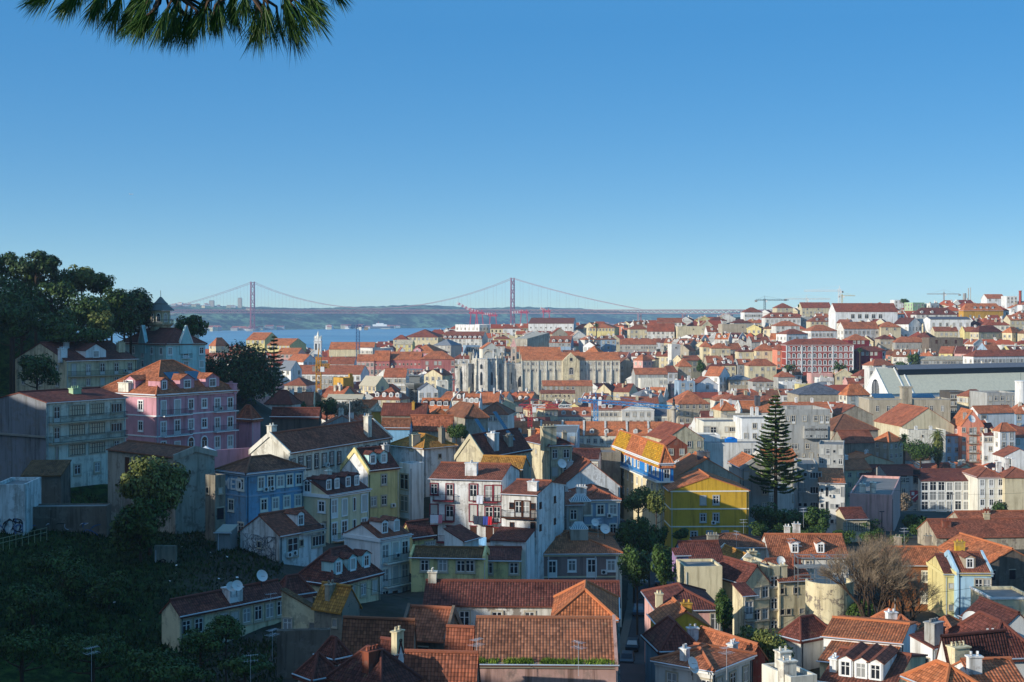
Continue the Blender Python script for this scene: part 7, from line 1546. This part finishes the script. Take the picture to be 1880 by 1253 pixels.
    # aeroplane
    o = at(241, 357, 3000); r = thing('airplane', 'tiny white airplane high in the blue sky', 'airplane', o); m = MB(); m.bar((-4, 0, 0), (4, 0, .3), .7, 0, 8, .5); m.bar((4, 0, .3), (5.5, 0, .35), .5, 0, 8, .1); m.build('fuselage', M['alu'], r); m = MB(); m.poly([(.8, 0, 0), (-.6, 0, 0), (-2.6, 5, .3), (-1.8, 5, .3)]); m.poly([(.8, 0, 0), (-.6, 0, 0), (-2.6, -5, .3), (-1.8, -5, .3)]); m.build('wing', M['alu'], r); m = MB(); m.poly([(-3, 0, .2), (-4.2, 0, .2), (-4.8, 0, 2.2), (-4.0, 0, 2.2)]); m.build('tail_fin', M['alu'], r)
    # ferry by the far bank
    o = at(700, 602, 5050); r = thing('ferry', 'small white ferry near the far bank', 'ferry', o); m = MB(); hull = [(-40, -6), (34, -6), (44, 0), (34, 6), (-40, 6)]; m.poly([(x, y, 5) for x, y in hull])
    for i in range(5): j = (i + 1) % 5; m.poly([(hull[i][0], hull[i][1], -2), (hull[j][0], hull[j][1], -2), (hull[j][0], hull[j][1], 5), (hull[i][0], hull[i][1], 5)])
    m.build('hull', M['paint'], r, C('slate')); m = MB(); m.box(-30, 20, -5, 5, 5, 12); m.box(-18, 8, -4, 4, 12, 16); m.build('cabin', M['paint'], r, C('white')); m = MB(); m.bar((-10, 0, 16), (-10, 0, 22), 1.5, 0, 8); m.build('funnel', M['paint'], r, C('red'))
    # overhead cables
    for i, (a, b, lab) in enumerate(((at(92, 796, 205), at(288, 826, 232), 'thin cable slung from the gallery house to the pink palace'), (at(230, 700, 232), at(430, 730, 232), 'thin cable slung across the pink palace front'), (at(560, 1040, 168), at(752, 1100, 176), 'thin cable slung between the cream and the white houses'), (at(800, 1000, 200), at(960, 1020, 202), 'thin cable slung above the yellow terrace'), (at(1320, 1180, 150), at(1480, 1120, 190), 'thin cable slung over the green thicket'), (at(1700, 1090, 200), at(1880, 1060, 200), 'thin cable slung before the light blue house'), (at(1500, 880, 290), at(1880, 905, 330), 'long thin cable slung across the white hotel'))):
        m = MB(); n = 14; p0 = None
        for k in range(n + 1):
            f = k / n; p = a.lerp(b, f) - Vector((0, 0, 4 * (.02 * (b - a).length) * f * (1 - f)))
            if p0 is not None: m.bar(p0 - a, p - a, .025, 0, 3)
            p0 = p
        tag(m.build('overhead_cable', M['metal'], None, None, a), lab, 'cable')
misc()
# ------------------------------------------------------------------ the crowd of roofs between the houses above
def corners(cx, cy, a, b, t):
    c, s = math.cos(t), math.sin(t)
    return [(cx + (i * a * c - j * b * s) / 2, cy + (i * a * s + j * b * c) / 2) for i, j in ((-1, -1), (1, -1), (1, 1), (-1, 1))]
def hits(P, Q):
    for A_, B_ in ((P, Q), (Q, P)):
        for i in (0, 1):
            ax, ay = A_[i + 1][0] - A_[i][0], A_[i + 1][1] - A_[i][1]
            p = [x * ax + y * ay for x, y in A_]; q = [x * ax + y * ay for x, y in B_]
            if max(p) <= min(q) or max(q) <= min(p): return False
    return True
OCC = [(corners(q['cx'], q['cy'], q['a'] + .6, q['b'] + .6, q['t']), q['cy'], 0) for q in ALL]
for u, Y, a, b in ((890, 890, 60, 50), (761, 702, 12, 10), (583, 902, 8, 8), (503, 430, 8, 8), (446, 345, 20, 20)): OCC.append((corners((u - CU) / F * Y, Y + 4, a, b, 0), Y, 0))
PROT = [(832, 990, 719, 880), (958, 1137, 704, 885), (1443, 1567, 678, 862), (1586, 1660, 716, 735), (1650, 1900, 716, 800), (744, 778, 738, 700), (1596, 1745, 774, 610), (574, 592, 648, 900), (940, 1250, 826, 592), (1730, 1880, 850, 520), (1142, 1201, 776, 690),
        (1690, 1880, 945, 430), (1560, 1700, 960, 430), (1436, 1555, 850, 430), (1020, 1262, 778, 690), (1290, 1430, 818, 440), (360, 520, 760, 345), (1640, 1740, 850, 450), (480, 560, 752, 385), (600, 672, 740, 505)]
for q in ALL:
    s = F / q['Y']; P_ = corners(q['cx'], q['cy'], q['a'], q['b'], q['t']); us = [CU + F * x / y for x, y in P_]
    ve = CV + (CH - q['zb'] - q['h']) * s
    if q['Y'] > 380: PROT.append((min(us) + 1, max(us) - 1, ve + min(14, q['h'] * s * .55), q['Y']))
SKY = [(-50, 700), (380, 640), (430, 632), (520, 634), (600, 640), (690, 630), (760, 612), (850, 594), (1000, 592), (1180, 588), (1300, 580), (1400, 566), (1480, 560), (1700, 552), (1800, 548), (1900, 544)]
def skyv(u):
    for (a, b), (c, d) in zip(SKY, SKY[1:]):
        if a <= u <= c: return b + (d - b) * (u - a) / (c - a)
    return 560
LM = [(890, 690, 'ruined church'), (1050, 675, 'cream convent'), (1505, 650, 'red building'), (761, 715, 'iron lift'), (583, 630, 'white church tower'), (760, 670, 'pink row'), (1700, 690, 'station shed'), (1670, 750, 'stone theatre'), (1095, 810, 'long red terrace'), (1170, 755, 'pediment palace'), (1590, 570, 'white church nave'), (1800, 580, 'yellow palace'), (1745, 598, 'white hill block'),
      (1287, 674, 'round far tree'), (1348, 605, 'beige skyline block'), (585, 690, 'yellow crane'), (1310, 700, 'sunlit gable'), (1015, 600, 'long white palace'), (775, 612, 'barn-like house'), (640, 635, 'river roof'), (1424, 780, 'araucaria'), (1392, 790, 'white cubic block'), (1510, 730, 'grey market roof'), (446, 690, 'round evergreen'), (1100, 610, 'yellow villa'), (875, 790, 'big workshop'), (1440, 588, 'green dormer row'), (1215, 610, 'brown-red roof'), (1570, 790, 'brown church'), (1270, 730, 'wide orange hip')]
WC = [('white', 'white', 9), ('white2', 'off-white', 6), ('pale', 'pale', 5), ('cream', 'cream', 5), ('cream2', 'beige', 5), ('grey', 'grey', 4), ('yellow', 'yellow', 2), ('pink2', 'pink', 2), ('blue2', 'bluish', 2), ('stone', 'stone-grey', 3), ('salmon', 'salmon', 1), ('rose', 'rose', 1)]
RC = [('terra', 'orange', 8), ('terra2', 'rust-orange', 6), ('orange', 'bright orange', 3), ('rust', 'rust', 5), ('brick', 'brick-red', 3), ('wine', 'wine-red', 3), ('umber', 'brown', 2), ('slate2', 'grey', 1)]
def pick(L, R_):
    t = R_.uniform(0, sum(x[2] for x in L))
    for x in L:
        t -= x[2]
        if t <= 0: return x
    return L[0]
FR = random.Random(77)
cand = []
Y = 352.0
while Y < 1430:
    u = -40.0 + FR.uniform(0, 20)
    while u < 1920:
        wide = FR.uniform(7, 14) if Y < 600 else FR.uniform(8, 19); dep = FR.uniform(8, 11)
        blk = noise.noise(Vector(((u - CU) / F * Y / 130, Y / 130, 4.2)))
        th = rad((3 if blk > -.05 else (20 if blk > -.18 else 64)) + FR.uniform(-4, 6))
        kx = (u - CU) / F; yy = Y + FR.uniform(-4, 4); cx = kx * yy
        step = wide * math.cos(th) * F / Y * (FR.choice((.9, .98, .98, 1.0)) if blk > -.05 else .8)
        u += step
        if u < 372 and Y < 2000: continue
        if u < 520 and Y < 380: continue
        if kx < -.05 and Y < 420 and u < 600: continue
        if 1370 < u < 1560 and Y < 400: continue
        if u > 1560 and Y < 415: continue
        if u < 1000 and Y < 300: continue
        z = base_h(cx, yy)
        if z < 4: continue
        P_ = corners(cx, yy, wide, dep, th)
        if any(abs(o[1] - yy) < 60 and hits(P_, o[0]) for o in OCC): continue
        h = FR.choice((9, 11, 12, 13, 14, 15, 16, 18)) if Y > 500 else FR.choice((7, 8, 9, 10, 11)); rise = FR.uniform(2.4, 4.2)
        us = [CU + F * x / y for x, y in P_]; u0, u1 = min(us), max(us)
        lim = max([v_ for a_, b_, v_, yv in PROT if yv > yy + 4 and a_ < u1 and b_ > u0] + [skyv((u0 + u1) / 2) + FR.uniform(0, 10)])
        hm = CH - (lim - CV) / F * yy - z - rise
        if hm < h: h = hm
        if h < 3.4: continue
        vt = CV + (CH - z - h) * F / yy
        OCC.append((P_, yy, 1)); cand.append((yy, cx, z, th, wide, dep, h, rise, (u0 + u1) / 2, vt))
    Y += 12 if Y < 560 else 17 + (Y - 560) * .008
cand.sort()
cover = [1253.0] * 1880
order = [(q['Y'], q, None) for q in ALL] + [(c[0], None, c) for c in cand]; order.sort(key=lambda o: o[0])
vis = {}
for Y_, q, c in order:
    if q: P_ = corners(q['cx'], q['cy'], q['a'], q['b'], q['t']); zt = q['zb'] + q['h'] + .5 * q['rise']; yc = q['cy']
    else: P_ = corners(c[1], c[0], c[4], c[5], c[3]); zt = c[2] + c[6] + .5 * c[7]; yc = c[0]
    us = [CU + F * x / y for x, y in P_]; vt = CV + (CH - zt) * F / yc; k = 0
    for u in range(max(0, int(min(us))), min(1880, int(max(us)) + 1)):
        if cover[u] > vt: k += min(cover[u] - vt, 40); cover[u] = vt
    if c: vis[c] = k
cand = [c for c in cand if vis[c] > 6]; cand.sort(key=lambda c: -vis[c])
NIND = min(len(cand), 160)
seen = {}
fills = []
for i, (yy, cx, z, th, wide, dep, h, rise, uc, vt) in enumerate(cand[:NIND]):
    wc, wn, _ = pick(WC, FR); rc, rn, _ = pick(RC, FR); roof = FR.choice('rrrhhlf') if th < .7 else FR.choice('lllhr')
    if roof == 'f': rise = .7; rc = 'felt'
    X = cx - (wide * math.cos(th) - dep * math.sin(th)) / 2; Yc = yy - (wide * math.sin(th) + dep * math.cos(th)) / 2
    fl = 3.4 if yy < 700 else 3.8; nr = max(1, int((h - .6) / fl)); nc = max(2, int(wide / FR.uniform(2.3, 3.0))); nl = max(2, int(dep / 3.0))
    if yy > 800: nc = max(2, int(wide / 3.2)); nr = min(nr, 3)
    wR = '/'.join(''.join('.' if FR.random() < .15 else 'n' for _ in range(nc)) for _ in range(nr))
    wL = '/'.join([str(nl) + 'n'] * nr) if math.degrees(th) > 14 and FR.random() < .6 else ''
    dm = [('R', s, 'white', 1.7) for s in ((.3, .7) if wide > 10 else (.5,))] if roof in 'rh' and FR.random() < .35 else []
    if roof == 'l' and th > .8 and FR.random() < .5: dm = [('L', .3, 'white', 1.7), ('L', .7, 'white', 1.7)]
    ch = [(FR.uniform(.1, .9), FR.uniform(.2, .6), FR.uniform(.9, 1.8), FR.choice(('white', 'pale', 'cream2')), 1.3, .8) for _ in range(FR.choice((1, 1, 2, 3)))]
    best = min(LM, key=lambda l: ((l[0] - uc) / 1.3) ** 2 + (l[1] - vt) ** 2); du, dv = uc - best[0], vt - best[1]
    rel = ('left of' if du < 0 else 'right of') if abs(du) > 1.6 * abs(dv) else ('above' if dv < 0 else 'below')
    st = {1: 'low', 2: 'two-storey', 3: 'three-storey', 4: 'four-storey'}.get(nr, 'tall')
    if roof == 'f' : rn = 'grey'
    lab = f"{st} {wn} house with {'a flat' if roof == 'f' else ('a hipped ' if roof == 'h' else 'a gabled ') + rn} roof {rel} the {best[2]}"
    big = nr >= 4 or wide > 11.5
    if big: lab = lab.replace(' house ', ' apartment house ')
    r = house(lab, X, Yc, z, th, wide, dep, h, roof, rise, wc, rc, wR, wL, fl=fl, ch=ch, dm=dm, ctl=0, vg=1 if roof in 'rl' and FR.random() < .55 else 0, group='apartment houses crowding the far slope' if big else 'houses crowding the far slope', name='apartment_house' if big else 'house', cat='apartment house' if big else 'house')
    fills.append((r, lab, uc, yy))
by = {}
for f in fills: by.setdefault(f[1], []).append(f)
ORD = ['leftmost', 'second from left', 'third from left', 'fourth from left', 'fifth from left', 'sixth from left', 'seventh from left', 'eighth from left']
for lab, L in by.items():
    if len(L) > 1:
        for i, f in enumerate(sorted(L, key=lambda q: q[2])): f[0]['label'] = lab.replace(' house', ' house', 1) + ', ' + ORD[min(i, 7)]
for f in fills:
    if len(f[0]['label'].split()) > 16: f[0]['label'] = f[0]['label'].replace(' apartment house', ' block', 1).replace(' gabled', '', 1)
# the farthest roofs, past counting
mm = MB(); mats = [plain('far_wall', lin('#d2cfc6'), .9), plain('far_wall_cream', lin('#cfc09a'), .9), plain('far_wall_grey', lin('#a4a39d'), .9), plain('far_roof', lin('#a9573a'), .9, sc_=.2), plain('far_roof_rust', lin('#8a4534'), .9, sc_=.2), M['glass']]
def far_house(x, y, z, t, a, b, h, rise):
    c, s = math.cos(t), math.sin(t); W = lambda p, q, zz: (x + p * c - q * s, y + p * s + q * c, zz); k = FR.randint(0, 2); r_ = 3 + FR.randint(0, 1); a2, b2 = a / 2, b / 2
    for (p, q), (p2, q2) in (((-a2, -b2), (a2, -b2)), ((a2, -b2), (a2, b2)), ((a2, b2), (-a2, b2)), ((-a2, b2), (-a2, -b2))): mm.poly([W(p, q, z - 4), W(p2, q2, z - 4), W(p2, q2, z + h), W(p, q, z + h)], k)
    e = .5; i_ = min(a2 * .9, b2) * FR.choice((0, 1)); zt = z + h + rise; z += h
    mm.poly([W(-a2 - e, -b2 - e, z), W(a2 + e, -b2 - e, z), W(a2 - i_, 0, zt), W(-a2 + i_, 0, zt)], r_); mm.poly([W(a2 + e, b2 + e, z), W(-a2 - e, b2 + e, z), W(-a2 + i_, 0, zt), W(a2 - i_, 0, zt)], r_)
    mm.poly([W(a2 + e, -b2 - e, z), W(a2 + e, b2 + e, z), W(a2 - i_, 0, zt)], r_ if i_ else k); mm.poly([W(-a2 - e, b2 + e, z), W(-a2 - e, -b2 - e, z), W(-a2 + i_, 0, zt)], r_ if i_ else k)
    for q_ in range(FR.choice((0, 1, 1, 2)) if a < 20 else 0):
        p, q = FR.uniform(-a2 * .8, a2 * .8), FR.uniform(-b2 * .5, .4); hh = FR.uniform(.8, 1.8); zz = z + rise * (1 - abs(q) / b2) - .6
        for (p0, q0), (p1, q1) in (((-.7, -.4), (.7, -.4)), ((.7, -.4), (.7, .4)), ((.7, .4), (-.7, .4)), ((-.7, .4), (-.7, -.4))): mm.poly([W(p + p0, q + q0, zz), W(p + p1, q + q1, zz), W(p + p1, q + q1, zz + .6 + hh), W(p + p0, q + q0, zz + .6 + hh)], 0)
        mm.poly([W(p - .8, q - .5, zz + .6 + hh), W(p + .8, q - .5, zz + .6 + hh), W(p + .8, q + .5, zz + .6 + hh), W(p - .8, q + .5, zz + .6 + hh)], 3)
    if not i_ and FR.random() < .5:
        for p in (-a2, a2):
            for sg in (-1, 1): mm.poly([W(p - .2, sg * (b2 + .5), z + .2), W(p + .2, sg * (b2 + .5), z + .2), W(p + .2, 0, zt + .4), W(p - .2, 0, zt + .4)], 0); mm.poly([W(p - .2, sg * (b2 + .5), z - .2), W(p - .2, sg * (b2 + .5), z + .2), W(p - .2, 0, zt + .4), W(p - .2, 0, zt)], 0)
    n = int(a / 3.2)
    for j in range(max(1, int(h / 4.2))):
        for i in range(n): p = -a2 + a * (i + .5) / n; zz = z - 3.2 - j * 4; mm.poly([W(p - .55, -b2 - .05, zz), W(p + .55, -b2 - .05, zz), W(p + .55, -b2 - .05, zz + 2), W(p - .55, -b2 - .05, zz + 2)], 5)
for (yy, cx, z, th, wide, dep, h, rise, uc, vt) in cand[NIND:]: far_house(cx, yy, z, th, wide, dep, h, rise)
o = mm.build('distant_houses', mats, uv=False); o['kind'] = 'stuff'
# village and quay at the far bank
mm = MB()
for i in range(60):
    u = FR.choice((FR.uniform(370, 400), FR.uniform(430, 520), FR.uniform(600, 730), FR.uniform(1030, 1180))); y = 5430 + max(0, u - 380) * 2.3 + FR.uniform(-25, 60); far_house((u - CU) / F * y, y, 1, FR.uniform(-.3, .3), FR.uniform(14, 50), 18, FR.uniform(6, 16), 4)
for i in range(20):
    u = FR.choice((FR.uniform(318, 385), FR.uniform(318, 385), FR.uniform(400, 470))); y = 6500 + FR.uniform(-200, 300); x = (u - CU) / F * y; far_house(x, y, far_h(x, y) - 2, FR.uniform(-.3, .3), FR.uniform(12, 26), 14, FR.uniform(6, 15), 2)
o = mm.build('distant_houses', mats, uv=False); o['kind'] = 'stuff'
print('HOUSES', len(ALL), 'cand', len(cand), len(D.objects))
# ------------------------------------------------------------------ the air
HAZE = 6.6e-5
def haze():
    m = MB(); m.box(-5200, 5200, -420, 8400, -60, 205); mt = D.materials.new('haze'); mt.use_nodes = True; nt = mt.node_tree; nt.nodes.clear()
    o_ = nt.nodes.new('ShaderNodeOutputMaterial'); v_ = nt.nodes.new('ShaderNodeVolumePrincipled'); v_.inputs['Color'].default_value = (.52, .75, 1.0, 1); v_.inputs['Density'].default_value = HAZE; v_.inputs['Anisotropy'].default_value = 0.0
    nt.links.new(v_.outputs[0], o_.inputs['Volume']); o = m.build('haze', mt, uv=False); o['kind'] = 'stuff'
haze()
